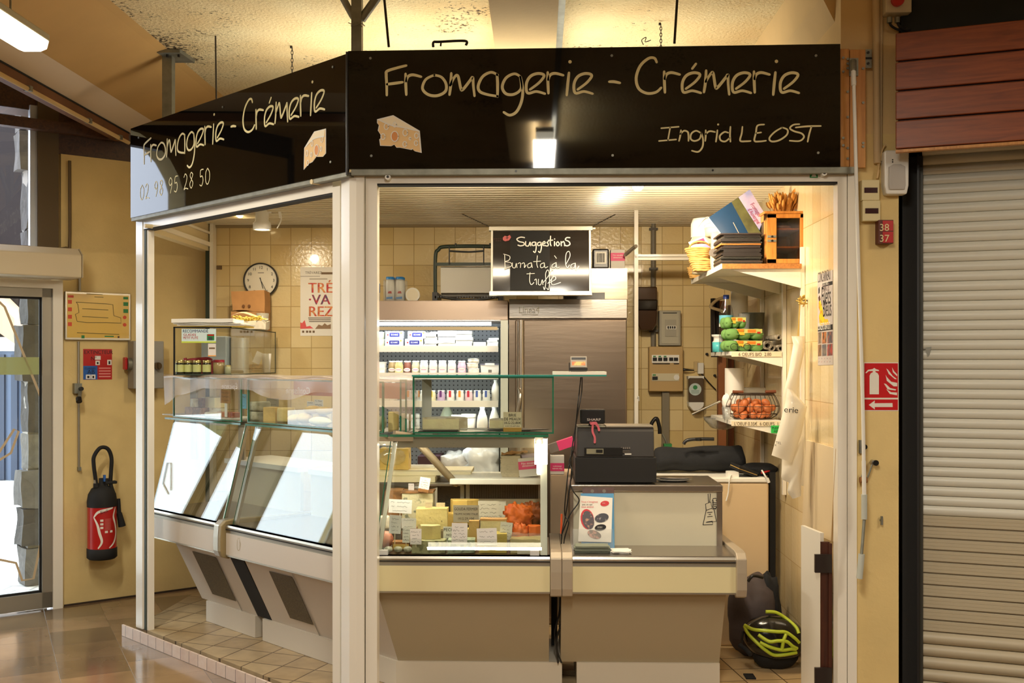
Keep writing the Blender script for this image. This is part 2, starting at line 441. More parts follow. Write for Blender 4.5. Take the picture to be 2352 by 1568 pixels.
BUMP = mat('bumper_grey',(182,168,146),0.35,0.2)
DKWOOD = woodmat('dark_wood',(58,26,14),(84,40,22),(12,12,1))
PINE = woodmat('pine',(176,116,52),(206,148,76),(14,14,1.2))
OAK = woodmat('honey_wood',(176,108,40),(206,138,60),(10,10,2))
REDW = woodmat('red_stained_wood',(116,54,22),(146,74,32),(1.2,12,14),rough=0.4)
BROWNW = woodmat('brown_timber',(62,40,26),(90,58,36),(12,1,12))
GREENGL = mat('glass_edge_green',(44,110,84),0.15,coat=0.5)
TEALGL = mat('glass_edge_teal',(60,150,140),0.12,coat=0.5)
GLS = glassmat('glass_clear',(0.965,0.985,0.97),f0=0.035)
GLSD = glassmat('glass_display',(0.95,0.975,0.955),f0=0.075)
FILM=glassmat('plastic_film',(0.97,0.95,0.93),f0=0.05,rough=0.25,haze=((226,206,192),0.30))
CLEARP=glassmat('clear_plastic',(0.96,0.97,0.97),f0=0.06,rough=0.1,haze=((230,232,230),0.14))
GREYP = glassmat('smoked_plastic',(0.45,0.42,0.38),f0=0.06,rough=0.08)
REDP = mat('red_paint',(188,24,24),0.35,coat=0.3)
BLUEP = mat('blue_print',(36,96,176),0.5)
GREENP = mat('green_print',(40,130,66),0.5)
YELP = mat('yellow_print',(226,186,60),0.5)
PINKP = mat('pink_print',(214,56,110),0.5)
INK = mat('ink',(28,26,28),0.7)
GREYI = mat('grey_ink',(120,112,104),0.7)
KRAFT = mat('kraft',(186,136,82),0.8,var=0.08,vscale=12)
CARDB = mat('grey_card',(188,176,150),0.85,var=0.05,vscale=20)
CHALK = mat('chalk_white',(238,236,230),0.8)
BOARD = mat('chalkboard',(38,32,28),0.09)
LAMPW = emitter('lamp_diffuser',(255,244,214),5.0)
TUBEW = emitter('tube_warm',(255,240,206),9.0)
TUBEC = emitter('tube_cool',(236,246,255),6.0)
BULB = emitter('bulb_warm',(255,226,170),14.0)
PERF = None
def perfmat(name,c,hole,pitch,r):
    m,nt,b = nodes(name);v = coords(nt,(1 / pitch,1 / pitch,1 / pitch))
    fr = nn(nt,'ShaderNodeVectorMath',operation='FRACTION');nt.links.new(v,fr.inputs[0])
    sb=nn(nt,'ShaderNodeVectorMath',operation='SUBTRACT');sb.inputs[1].default_value=(0.5,0.5,0.5);nt.links.new(fr.outputs[0],sb.inputs[0])
    ml=nn(nt,'ShaderNodeVectorMath',operation='MULTIPLY');ml.inputs[1].default_value=(1,0,1);nt.links.new(sb.outputs[0],ml.inputs[0])
    ln=nn(nt,'ShaderNodeVectorMath',operation='LENGTH');nt.links.new(ml.outputs[0],ln.inputs[0])
    lt=nn(nt,'ShaderNodeMath',operation='LESS_THAN');lt.inputs[1].default_value=r;nt.links.new(ln.outputs['Value'],lt.inputs[0])
    mx=nn(nt,'ShaderNodeMix',data_type='RGBA');mx.inputs[6].default_value=lin(c);mx.inputs[7].default_value=lin(hole)
    nt.links.new(lt.outputs[0],mx.inputs[0]);nt.links.new(mx.outputs[2],b.inputs['Base Color']);b.inputs['Roughness'].default_value=0.45
    MATS[name] = m;return m
PERFG = perfmat('perforated_back',(176,180,184),(60,62,66),0.028,0.17)
GRILLE = mat('grille_mesh',(104,92,68),0.55,0.4,var=0.35,vscale=160,bump=0.5,bscale=200)
STONE=brickmat('stone_blocks',(168,160,152),(122,112,104),(96,90,84),0.30,0.34,0.45,0.05,0.9,'xz',bump=1.4,bscale=12,var=0.7,vs=7,mb=0.8)
PAVE=brickmat('paving',(206,204,200),(190,188,184),(150,148,146),0.2,0.14,0.5,0.06,0.7,'xy',R(40))
PLATET = mat('enamel_light',(222,216,200),0.4)
# ---------------------------------------------------------------- hall shell
XR,YB,ZC = 1.40,7.64,3.6
WA=Vector((-3.306,7.223,0));WROT=math.atan2(0.639,0.769);WM=Matrix.Translation(WA)@ Matrix.Rotation(WROT,4,'Z')
WU = Vector((0.769,0.639,0));WN = Vector((0.639,-0.769,0))
def onW(px,py,off=0.0): return onP(px,py,WA + WN * off,WN)
def wl(px,py,off=0.0):
    p = WM.inverted() @ onW(px,py,off);return p
def local_struct(name,mb,M):
    o = struct(name,mb);o.matrix_world = M;ROOTM[o] = M;return o

mb=MB();mb.add([(-7.3,-5,0),(6,-5,0),(6,8.6,0),(-1.7,8.6,0),(-7.3,3.9,0)],[(0,1,2,3,4)],MARB);struct('floor',mb)
mb=MB();mb.prism([(-7.4,-5.1),(6.1,-5.1),(6.1,8.7),(-1.6,8.7),(-3.45,7.35),(-7.4,4.05)],STUC,0.1,((0,0,ZC),(1,0,0),(0,1,0)));struct('ceiling',mb)
mb=MB();mb.box(-7.4,6.1,-5.1,-5,0,ZC,mat('plaster_dark',(112,96,78),.8));struct('wall_front',mb)
mb=MB();mb.box(6,6.1,-5,8.6,0,ZC,PLP);mb.box(2.0,6,5.6,5.7,0,ZC,BLKM);struct('wall_hall_right',mb)
mb = MB();mb.box(-7.4,-7.3,-5,4.0,0,ZC,PLP);struct('wall_hall_left',mb)
# slanted outer wall (local x along the wall, y outwards)
mb = MB()
mb.box(0,1.75,0,0.25,0,3.14,PL);mb.box(-0.13,1.75,0.02,0.25,3.14,ZC,BROWNW)
mb.box(-0.13,0,0.03,0.25,2.44,3.14,PL)
mb.box(-5.3,-2.20,0,0.25,0,ZC,PL);mb.box(-2.20,-0.13,0.03,0.25,3.42,ZC,BROWNW);mb.box(-2.20,-1.14,0.03,0.25,2.49,3.42,PL)
mb.prism([(-1.14,3.0),(-1.10,3.12),(-1.02,3.24),(-.90,3.34),(-.76,3.40),(-.6,3.42),(-1.14,3.42)],PL,.2,FR((0,.24,0)))
local_struct('wall_left',mb,WM)
mb=MB();mb.box(0.02,1.75,-0.012,0.0,0,0.012,mat('floor_line',(60,46,32),0.9));local_struct('baseboard_left',mb,WM)
mb=MB();mb.box(-2.3,-2.12,7.8,8.6,0,ZC,PL);mb.box(-2.3,6,8.5,8.6,0,ZC,PL);struct('wall_rear',mb)
# stepped plaster haunch under the vault, running into the depth
mb=MB();mb.prism([(-2.25,3.6),(-2.30,3.585),(-2.74,3.41),(-2.98,3.41),(-2.98,3.6)],mat('plaster_ochre',(206,164,100),.8,var=.08,vscale=2),12.55,FR((0,7.55,0)))
mb.prism([(-2.741,3.4095),(-2.9,3.325),(-2.98,3.325),(-2.98,3.4095)],mat('plaster_strip',(228,206,176),.8),12.55,FR((0,7.55,0)))
struct('ceiling_haunch',mb)
mb=MB();mb.box(-3.0,-2.9,-5,7.4,3.262,3.3245,mat('rail_brown',(116,74,46),.6,var=.15,vscale=6));mb.box(-2.9,-2.894,-5,7.4,3.315,3.3245,BLKM)
struct('trim_1',mb)
mb = MB();mb.tube([(-2.895,-5,3.247),(-2.895,7.38,3.247)],0.014,PLP,smooth=False)
for y in (5.9,6.7,7.2): mb.box(-2.915,-2.875,y,y + 0.03,3.235,3.265,GALV)
solo('conduit_pipe','cream conduit pipe clipped under the dark timber rail at upper left','pipe',mb)
# centre beam of the hall ceiling and a duct beside it
mb = MB();mb.box(-0.235,0.10,-5,8.4,3.42,3.6,PLP);struct('ceiling_beam',mb)
mb = MB();mb.box(0.10,0.135,-5,8.4,3.44,3.6,GALV);struct('trim_2',mb)
# pilaster / party wall
mb = MB();mb.box(XR,1.665,4.90,8.5,2.75,3.6,PLP);mb.box(1.47,1.665,4.90,8.5,0,2.75,PL)
mb.box(XR + .005,1.47,4.95,8.5,0,2.75,PL);struct('wall_pillar',mb)
mb=MB();mb.prism([(1.40,3.30),(1.34,3.42),(1.30,3.6),(1.5,3.6),(1.5,3.3)],PLP,3.4,FR((0,8.4,0)));struct('ceiling_cornice',mb)

# ---------------------------------------------------------------- stall shell
fp = [(-2.47,6.43),(-0.86,4.90),(1.40,4.90),(1.40,7.70),(-2.40,7.70)]
mb = MB();mb.prism(fp,TILEL,0.07,((0,0,0),(1,0,0),(0,1,0)));struct('floor_stall',mb)
mb=MB();mb.prism([(-0.52,5.9),(1.40,4.95),(1.40,7.64),(-1.2,7.64)],TILEF,0.002,((0,0,0.07),(1,0,0),(0,1,0)));struct('floor_tiles',mb)
mb=MB();mb.box(-2.35,0.02,-0.012,0.0,0,0.07,KERBT);o=local_struct('trim_3',mb,Matrix.Translation(corner(0.025))@ Matrix.Rotation(LROT,4,'Z'))
mb = MB();mb.box(-0.87,1.46,4.85,4.90,0,0.07,KERBT);struct('trim_4',mb)
mb = MB();mb.box(-2.38,XR,YB,YB + 0.12,0.07,3.6,TILEB);struct('wall_back',mb)
mb = MB();mb.box(XR,XR + 0.004,4.945,YB,0.07,2.75,TILER);struct('wall_right',mb)
mb = MB();y = 4.97
def xleft(y): return max(-2.40,SIGNC.x + 0.03 - (y - 4.93) * 0.7243 / 0.6895)
while y < YB - 0.02:
    for a,b,z0,z1 in((y,y+.062,2.715,2.715),(y+.062,y+.066,2.715,2.693),(y+.066,y+.078,2.693,2.693),(y+.078,y+.0825,2.693,2.715)):
        mb.add([(xleft(a),a,z0),(XR,a,z0),(XR,b,z1),(xleft(b),b,z1)],[(3,2,1,0)],CORR)
    y += 0.0825
o = struct('ceiling_stall',mb)
mb=MB();mb.box(-2.36,XR,YB-0.03,YB,2.675,2.715,mat('ceiling_edge',(150,132,96),0.6));struct('trim_5',mb)
# roof board over the stall so no hall light falls in from above
mb=MB();mb.prism([(-2.42,6.40),(-0.86,4.92),(1.40,4.92),(1.40,7.64),(-2.42,7.64)],GALV,0.01,((0,0,2.765),(1,0,0),(0,1,0)));struct('roof_stall',mb)

# ---------------------------------------------------------------- entrance door, transom, outside
D = WM
mb = MB()
for a,b in ((-0.065,0.0),(-2.20,-2.12)): mb.box(a,b,-0.05,0.10,0,2.26,FRW)
mb.box(-2.12,-0.065,-0.05,0.10,2.20,2.26,FRW);mb.box(-1.22,-.98,-.05,.10,0,2.2,FRW)
o = local_struct('door_frame',mb,D)
for k,(a,b) in enumerate(((-0.98,-0.065),(-2.12,-1.22))):
    d=MB();d.box(a,a+.06,-.03,.02,0.012,2.2,ALUD);d.box(b-.065,b,-.03,.02,0.012,2.2,ALUD);d.box(a,b,-.03,.02,0.012,0.12,ALUD);d.box(a,b,-.03,.02,2.14,2.2,ALUD)
    do = local_struct('door_%d' % (k + 1),d,D)
    g=MB();g.box(a+.06,b-.065,-.008,.0,.12,2.14,GLS);q=part('door_glass',g,do,local=True);q.parent=do
    s=MB();s.box(a+.06,a+.072,-.012,.004,.12,2.14,BLKM);s.box(b-.079,b-.065,-.012,.004,.12,2.14,BLKM);s.box(a+.06,b-.065,-.012,.004,.12,.135,BLKM);s.box(a+.06,b-.065,-.012,.004,2.125,2.14,BLKM)
    part('door_gasket',s,do,local=True)
    if k == 0:
        fr = FR((0,-0.0095,0));s = MB();tape = mat('window_tape',(206,186,152),0.7)
        def W(p): q = wl(p[0],p[1]);return (q.x,q.z)
        s.ribbon([[W((-6,690)),W((10,705)),W((48,800)),W((93,912))],[W((-8,1046)),(W((32,985))),W((42,990)),W((24,1040)),W((-6,1058))],
                  [W((-8,1283)),W((36,1292)),W((50,1332)),W((76,1328)),W((93,1245))]],0.016,tape,fr,0.001,smooth=False)
        part('star_outline_sticker',s,do,local=True)
        s=MB();z0,z1=W((60,860))[1],W((60,820))[1];s.box(-1.0,b-.08,-.0105,-.0088,z0,z1,glassmat('frost_band',(0.75,0.8,0.6),rough=.3,haze=((200,205,150),0.6)))
        part('frosted_band',s,do,local=True)
        s=MB();c=W((81,673));s.box(c[0]-.03,c[0]+.02,-.0105,-.0088,c[1]-.022,c[1]+.022,PAPER);s.box(c[0]-.026,c[0]-.008,-.0115,-.0105,c[1]-.014,c[1]+.014,REDP);s.box(c[0]-.004,c[0]+.016,-.0115,-.0105,c[1]-.014,c[1]+.014,REDP)
        part('red_sticker',s,do,local=True)
mb=MB();mb.box(-2.20,-0.155,0.0,0.05,2.44,2.49,BROWNW);mb.box(-0.155,-0.02,-0.02,0.05,2.44,3.5,mat('frame_brown',(92,74,46),0.6));mb.box(-0.20,-0.155,0.0,0.05,2.44,3.45,mat('steel_edge',(190,196,206),0.4))
mb.box(-2.2,-2.15,0,0.05,2.44,3.45,BROWNW)
wo = local_struct('window_1',mb,D)
g=MB();g.box(-1.14,-0.20,0.02,0.028,2.49,3.42,glassmat('glass_dim',(.95,.95,.97)));part('window_pane',g,wo,local=True)
mb = MB();mb.box(-0.86,0.9,-0.10,-0.03,3.27,3.34,BROWNW);local_struct('trim_6',mb,D)
# beam hanging in front of the upper wall, dark brackets
# header box (air curtain) above the door
t=T('air_curtain','long cream roller box above the glass entrance door','air curtain',tuple(WA+Vector((0,0,2.26))),WROT)
mb=MB();mb.prism([(-0.30,-0.0),(-0.0,-0.0),(-0.0,0.2),(-0.22,0.2),(-0.30,0.15)],mat('box_cream',(210,194,160),0.5),2.2,((-2.16,-0.05,0.0),(0,1,0),(0,0,1)))
part('casing',mb,t,local=True,bevel=0.008)
mb=MB();mb.prism([(-0.30,0.002),(-0.0,0.002),(-0.0,0.202),(-0.22,0.202),(-0.30,0.152)],mat('box_cream_end',(196,178,142),0.5),0.006,((0.042,-0.05,0.0),(0,1,0),(0,0,1)))
part('end_cap',mb,t,local=True)
mb=MB();mb.box(-40,-2.0,22,23,0,2.9,mat('street_wall',(120,112,108),.9));local_struct('wall_street',mb,D)
mb=MB();mb.prism([(-7.4,-5.1),(6.1,-5.1),(6.1,8.7),(-1.6,8.7),(-3.45,7.35),(-7.4,4.05)],mat('upper_storey',(120,112,104),.9),5.0,((0,0,3.71),(1,0,0),(0,1,0)));struct('roof_storey',mb)
# outside: stone pier, paving, far shop front
mb = MB();mb.box(-14,14,0.25,40,-0.06,-0.01,PAVE);local_struct('ground_street',mb,D)
rnd = random.Random(3)
t=T('stone_pier','rough grey stone pier outside the glass entrance door','pier',tuple(WM @ Vector((0,0.9,0))),WROT)
PX0=wl(42,830,-1.08).x;z=0.0;n=0;STN=[mat('stone_%d'%i,c,0.9,var=0.22,vscale=14,bump=0.9,bscale=22)for i,c in enumerate(((88,84,80),(70,66,62),(98,94,88),(60,56,52)))]
mb = MB()
while z < 3.9:
    h = rnd.uniform(.24,.46);x0 = PX0 + rnd.uniform(-.03,.03);sp_ = x0 + rnd.uniform(.12,.22)
    for a,b in ((x0,sp_),(sp_ + .014,.4)):
        mb.lump(a,b,-.02+rnd.uniform(-.02,.02),.2,z,z+h-.014,STN[rnd.randrange(4)],0.022,5,n);n+=1
    z += h
part('stonework',mb,t,local=True)
mb=MB();mb.box(PX0+.03,.4,.02,.18,0,3.9,mat('mortar',(150,144,136),.9));part('mortar_core',mb,t,local=True)
mb = MB();blu = mat('shopfront_blue',(92,108,136),0.5)
p0 = onP(-130,830,(0,15,0),(0,1,0));p1 = onP(80,830,(0,15,0),(0,1,0))
mb.box(p0.x,p1.x,15,15.4,-.1,1.85,blu)
for i in range(7):
    x=p0.x+(p1.x-p0.x)*(i+.3)/7;mb.box(x,x+.09,14.95,15,0,1.8,mat('shopfront_blue_dark',(46,56,76),.5))
mb.box(p0.x,p1.x,14.9,15.4,1.85,2.05,WHT)
mb.box(p0.x,p1.x,15,15.4,2.05,6.6,mat('facade_brown',(30,22,20),.9))
mb.prism([(p0.x,2.9),(p1.x,1.95),(p1.x,2.3),(p0.x,3.6)],mat('awning_tan',(214,168,128),.8),.5,FR((0,14.9,0)))
solo('street_facade','blue shopfront across the street with tan awning, seen through the door','building',mb)
# ---------------------------------------------------------------- stall frame
LM = Matrix.Translation(SIGNC) @ Matrix.Rotation(LROT,4,'Z')
t=T('stall_frontage','white aluminium frame of posts and header rails around the cheese stall','frontage',(-0.86,4.93,0.07))
def lbox(x0,x1,y0,y1,z0,z1,m): m_ = MB();m_.box(x0,x1,y0,y1,z0,z1,m,LM);return m_
m_=lbox(-2.245,-2.16,.05,.12,.07,2.56,FRW);m_.box(-2.16,-2.145,.06,.11,.07,2.50,FRW,LM);part('post',m_,t)
m_=lbox(-2.145,-2.12,.055,.105,.07,2.50,GASK);m_.box(-2.12,-2.105,.06,.10,.07,2.50,FRW,LM);part('gasket_strip',m_,t)
m_ = lbox(-.185,-.125,.05,.11,.07,2.53,FRW);part('post',m_,t)
m_ = MB();cz = corner(.05);a = LM @ Vector((-.118,.05,0));b = LM @ Vector((-.03,.035,0)); 
m_.prism([(a.x,a.y),(b.x,b.y),(-.842,4.868),(-.805,4.868),(-.805,4.97),(-.86,5.0)],FRW,2.50,((0,0,0.07),(1,0,0),(0,1,0)));part('corner_post',m_,t,bevel=.004)
m_ = MB();m_.box(-.800,-.747,4.88,4.95,.07,2.59,FRW);part('post',m_,t)
m_ = MB();m_.box(1.38,1.422,4.88,4.95,.07,2.59,FRW);part('post',m_,t)
m_ = MB();m_.box(1.425,1.466,4.875,4.93,.07,2.59,FRW);part('side_post',m_,t)
m_=MB();m_.box(-.747,1.38,4.88,4.945,2.528,2.59,FRW);m_.box(-.747,1.38,4.884,4.94,2.520,2.528,BLKM);part('header_rail',m_,t)
m_=lbox(-2.145,-.185,.05,.115,2.505,2.59,FRW);m_.box(-2.145,-.185,.054,.11,2.497,2.505,BLKM,LM);part('header_rail',m_,t)
m_=MB();m_.box(-2.44,-2.38,6.46,7.64,2.50,2.715,mat('shutter_box',(214,198,158),.5));part('side_header',m_,t)
m_=MB();m_.box(-2.378,-2.362,6.55,7.62,2.53,2.56,FRW);m_.box(-2.378,-2.362,6.55,7.62,2.62,2.635,FRW)
part('side_shutter_slat',m_,t)
m_=MB();m_.box(-2.40,-2.37,7.55,7.60,.07,2.50,GASK);m_.box(-2.37,-2.345,7.55,7.63,.07,2.71,FRW);part('back_post',m_,t)
# little pegs and the green sticker on the header
for nm,px,py,col in (('peg',893,409,GALV),('peg',1889,400,WHP)):
    m_=MB();p=onY(px,py,4.875);m_.cyl(p,p-Vector((0,.035,0)),.013,WHP);m_.cyl(p-Vector((0,.035,0)),p-Vector((0,.037,0)),.006,BLK);part(nm,m_,t)
for px,py in ((350,520),(735,420)):
    m_=MB();p=onL(px,py,.05);m_.cyl(p,p-LN*.05,.012,mat('peg_cream',(226,206,160),.4));part('peg',m_,t)
m_=MB();p=onY(1869,401,4.879);m_.box(p.x-.018,p.x+.018,4.876,4.88,p.z-.014,p.z+.014,GREENP)
m_.prism([(-.012,-.01),(.012,-.01),(0,.011)],WHT,.001,FR((p.x,4.876,p.z)));solo('green_sticker','tiny green sticker with pale triangle on the white header rail','sticker',m_)

# ---------------------------------------------------------------- hand-lettered signs
def Z2(st,dx=0): return [[(p[0] + dx,p[1]) for p in s] for s in st]
E_=[[(122,0),(64,-15),(6,-5),(-2,-65),(24,-115),(74,-135),(116,-122),(84,-75),(22,-28)]]
def ee(x,y): return [[(x + p[0],y + p[1]) for p in E_[0]]]
R_=lambda x,y:[[(x,y-140),(x+2,y-60),(x+5,y)],[(x+4,y-90),(x+17,y-122),(x+50,y-133),(x+104,y-120)]]
I_ = lambda x,y: [[(x,y - 150),(x - 8,y - 75),(x - 15,y)],[(x + 7,y - 223)]]
TITLE=[[(445,437),(385,452),(318,474),(311,500),(314,560),(315,635)],[(316,562),(370,555),(420,548)]]+R_(440,632)+ \
    [[(632,500),(575,530),(553,590),(590,630),(650,638),(705,610),(710,560),(680,515),(632,500)],
     [(745,488),(742,560),(733,632)],[(738,570),(768,512),(790,508),(808,588),(822,597),(868,540),(888,515),(892,570),(900,640)],
     [(1055,500),(1010,482),(955,510),(925,570),(935,610),(985,630),(1055,642)],[(1050,495),(1054,560),(1053,645)],
     [(1205,510),(1165,492),(1110,520),(1085,580),(1110,625),(1165,628),(1210,590),(1205,512)],[(1207,512),(1222,600),(1212,680),(1180,745),(1135,768),(1095,748)]]+ \
    ee(1248,625)+R_(1388,622)+I_(1530,635)+ee(1566,625)+[[(1798,545),(1830,545),(1870,553)],
     [(2115,415),(2100,388),(2060,390),(2005,440),(1978,520),(1995,590),(2050,622),(2110,615),(2145,585)]]+R_(2165,617)+ \
    [[(2377,425),(2352,458)]]+ee(2288,620)+[[(2445,470),(2440,550),(2430,615)],[(2442,545),(2477,490),(2492,490),(2507,578),(2522,582),(2577,515),(2590,500),(2592,560),(2599,630)]]+ \
    ee(2622,620) + R_(2764,617) + I_(2907,632) + ee(2942,620)
o_ = 2242
NAME=[[(-97+o_,855),(20+o_,845)],[(-37+o_,850),(-52+o_,935)],[(-112+o_,940),(3+o_,930)]]+Z2([[(35,868),(30,905),(22,940)],[(30,895),(55,872),(80,880),(85,905),(85,940)],
     [(165,885),(135,872),(105,890),(100,925),(125,940),(160,925),(170,885)],[(170,885),(182,930),(178,980),(150,1012),(108,1005)],[(200,868),(200,905),(197,940)],[(200,895),(225,875),(262,880)],
     [(278,868),(274,905),(268,945)],[(283,830)],[(350,885),(325,880),(295,905),(300,935),(330,943),(360,920)],[(365,845),(362,900),(365,945)],
     [(445,845),(440,890),(430,938),(470,942),(500,940)],[(590,830),(545,838),(535,885),(525,938),(560,943),(602,938)],[(535,888),(570,883)],
     [(710,850),(660,880),(625,920),(640,943),(690,935),(740,900),(745,865),(710,850)],[(825,828),(785,832),(762,855),(790,875),(840,890),(855,915),(825,940),(760,938)],
     [(800,850),(880,842),(968,840)],[(905,845),(890,895),(880,945)]],o_)
def frontmap(st,Y=4.829):
    out = []
    for s in st:
        r = []
        for x,y in s:
            p = onY(780 + x / 2.904,y / 2.904,Y);r.append((p.x,p.z))
        out.append(r)
    return out
CH1=mat('cheese_print_peach',(238,200,140),.5);CH2=mat('cheese_print_light',(246,232,200),.5);CH3=mat('cheese_print_orange',(224,150,84),.5)
def cheese_picture(poly,top,edge,holes,fr,h0=.0005):
    m=MB();m.prism(poly,PAPER,.0010,fr);cx=sum(p[0]for p in poly)/len(poly);cy=sum(p[1]for p in poly)/len(poly)
    m.prism([(cx + (p[0] - cx) * .95,cy + (p[1] - cy) * .94) for p in poly],CH1,.0016,fr)
    m.prism(top,CH2,.0022,fr);m.ribbon(edge,.006,PAPER,fr,.0030)
    for x,y,r,k in holes:
        ring=[(x+r*.7*math.cos(a*math.pi/8),y+r*math.sin(a*math.pi/8))for a in range(17)]
        if k: m.prism(ring[:-1],CH3,.0026,fr)
        m.ribbon([ring],.0045,PAPER,fr,.0032,smooth=False)
    return m
def screw(t,p,n): m = MB();m.cyl(p,p + Vector(n) * .004,.006,GALV,n=10);part('screw',m,t)
t=T('shop_sign','long black front shop sign with cream handwritten lettering above the stall opening','sign',(0.25,4.84,2.56))
FZ0,FZ1 = 2.587,3.138
m_=MB();m_.add([(-.874,4.83,FZ0),(1.378,4.83,FZ0),(1.378,4.83,3.146),(-.874,4.83,3.130),(-.874,4.845,FZ0),(1.378,4.845,FZ0),(1.378,4.845,3.146),(-.874,4.845,3.130)],
   [(0,1,2,3),(5,4,7,6),(3,2,6,7),(1,0,4,5),(1,5,6,2),(0,3,7,4)],SIGNB);part('panel',m_,t)
for a_,b_ in((0,17),(17,18),(18,99)):m_=MB();m_.ribbon(frontmap(TITLE[a_:b_]),.0135,LETT,FR((0,4.83,0)),.0012,taper=.35);part('title_lettering',m_,t,label='large cream handwritten lettering')
for a_,b_ in((0,13),(13,99)):m_=MB();m_.ribbon(frontmap(NAME[a_:b_]),.0080,LETT,FR((0,4.83,0)),.0012,taper=.3);part('name_lettering',m_,t,label='small cream lettering at lower right')
def zpt(x,y): p = onY(780 + x / 2.904,y / 2.904,4.83);return (p.x,p.z)
poly=[zpt(*p)for p in((250,795),(358,768),(535,872),(548,1020),(500,1008),(492,992),(480,1000),(405,985),(380,985),(365,965),(345,975),(270,972),(265,930),(280,915),(268,890),(255,870),(262,835),(250,820))]
top = [zpt(*p) for p in ((262,800),(356,776),(520,868),(420,848),(350,838))]
holes=[zpt(*p)+(r/2.904*.0020,k)for p,r,k in(((312,845),20,0),((368,910),34,1),((438,885),22,0),((513,905),18,0),((435,962),18,0),((510,955),16,0),((290,912),20,0),((368,832),16,0),((470,925),9,0))]
part('cheese_picture',cheese_picture(poly,top,[[zpt(262,800),zpt(350,838),zpt(420,850),zpt(530,875)]],holes,FR((0,4.83,0))),t)
for px,py in((851,134),(853,358),(1405,128),(1407,357),(1874,128),(1879,351)):screw(t,onY(px,py,4.83),(0,-1,0))
m_ = MB();m_.box(-.86,1.46,4.835,4.88,2.560,FZ0,GALV)
for x in (-.1,.8): m_.cyl((x,4.835,2.574),(x,4.832,2.574),.005,BLK,n=8)
part('edge_strip',m_,t)
# slanted left sign: local x along sign, lettering squeezed to the same place
t=T('shop_sign','slanted black side sign with phone number, left of the corner post','sign',(-1.68,5.60,2.55))
def lfr(): return (LM @ Vector((0,0,0)),LU,Vector((0,0,1)))
SL = 2.211
m_ = MB();m_.box(-SL,-.004,0,.015,2.575,3.118,SIGNB,LM);part('panel',m_,t)
xa = (onL(330,HY,0) - SIGNC).dot(LU);xb = (onL(746,HY,0) - SIGNC).dot(LU)
def lmap(st):return[[(xa+(xb-xa)*(p[0]-303)/2761.0,2.885+(628-p[1])/2.904*.00205)for p in s]for s in st]
for a_,b_ in((0,17),(17,18),(18,99)):m_=MB();m_.ribbon(lmap(TITLE[a_:b_]),.0125,LETT,lfr(),.0012,taper=.35);part('title_lettering',m_,t,label='cream handwritten lettering')
DG={'0':[[(.5,1),(.12,.75),(.1,.25),(.45,0),(.85,.25),(.9,.7),(.5,1)]],'2':[[(.1,.8),(.4,1),(.75,.8),(.6,.45),(.1,.02),(.45,.08),(1.0,0)]],
      '9':[[(.85,.8),(.5,1),(.15,.75),(.4,.5),(.8,.65),(.85,.8),(.75,.4),(.45,0)]],'8':[[(.8,.85),(.45,1),(.2,.8),(.5,.55),(.8,.3),(.45,0),(.12,.25),(.45,.52),(.8,.85)]],
      '5': [[(.85,1),(.3,.97),(.22,.58),(.6,.6),(.8,.32),(.5,0),(.1,.08)]]}
m_ = MB();st = []
x=(onL(322,HY,0)-SIGNC).dot(LU);xe=(onL(486,HY,0)-SIGNC).dot(LU);seq='02 98 95 28 50';wch=(xe-x)/12.9
for c in seq:
    if c==' ':m_.ribbon(st,.0055,LETT,lfr(),.0012);part('phone_digits',m_,t);m_=MB();st=[];x+=wch*.72;continue
    st += [[(x + p[0] * wch * .8,2.668 + p[1] * .088) for p in s] for s in DG[c]];x += wch
m_.ribbon(st,.0055,LETT,lfr(),.0012);part('phone_digits',m_,t)
def lp(px,py): p = onL(px,py,0);return ((p - SIGNC).dot(LU),p.z)
poly=[lp(*p)for p in((749,295),(749,352),(742,360),(727,360),(718,372),(710,376),(698,390),(699,340),(722,302))]
top = [lp(*p) for p in ((747,298),(745,312),(722,318),(704,336),(724,303))]
holes=[lp(*p)+(r/1000,k)for p,r,k in(((728,345),26,1),((718,330),12,0),((740,320),14,0),((706,352),14,0),((738,342),10,0),((708,374),12,0),((716,355),10,0))]
part('cheese_picture',cheese_picture(poly,top,[[lp(704,336),lp(722,319),lp(746,313)]],holes,lfr()),t)
for px,py in ((319,316),(765,154),(760,372),(512,246)): screw(t,onL(px,py,0),-LN)
m_ = MB();m_.box(-SL,-.01,.004,.05,2.555,2.575,GALV,LM);part('edge_strip',m_,t)
m_=MB();m_.cyl((SIGNC.x,SIGNC.y-.002,2.56),(SIGNC.x,SIGNC.y-.002,3.125),.006,BLK);part('corner_strip',m_,t)
# rope hung plank beside the sign
t=T('wooden_batten','knotty pine plank fixed upright beside the black front sign','plank',(1.43,4.85,2.58))
m_=MB();a=onY(1931,380,4.86);b=onY(1985,110,4.86);m_.box(1.381,1.425,4.85,4.875,2.59,3.13,PINE);m_.box(1.426,1.497,4.845,4.875,2.585,3.125,PINE)
part('board',m_,t,bevel=.002)
rnd = random.Random(5)
for k in range(16):screw(t,Vector((rnd.choice((1.395,1.415,1.45,1.485)),4.845,rnd.uniform(2.62,3.1))),(0,-1,0))
m_=MB();p=onY(1997,132,4.87);m_.box(1.497,1.530,4.862,4.87,p.z-.05,p.z+.035,GALV);m_.box(1.497,1.530,4.858,4.862,p.z-.010,p.z-.002,BLKM)
for dz in (.02,-.03): m_.cyl((1.513,4.862,p.z + dz),(1.513,4.857,p.z + dz),.006,BLK,n=8)
part('hinge_plate',m_,t)
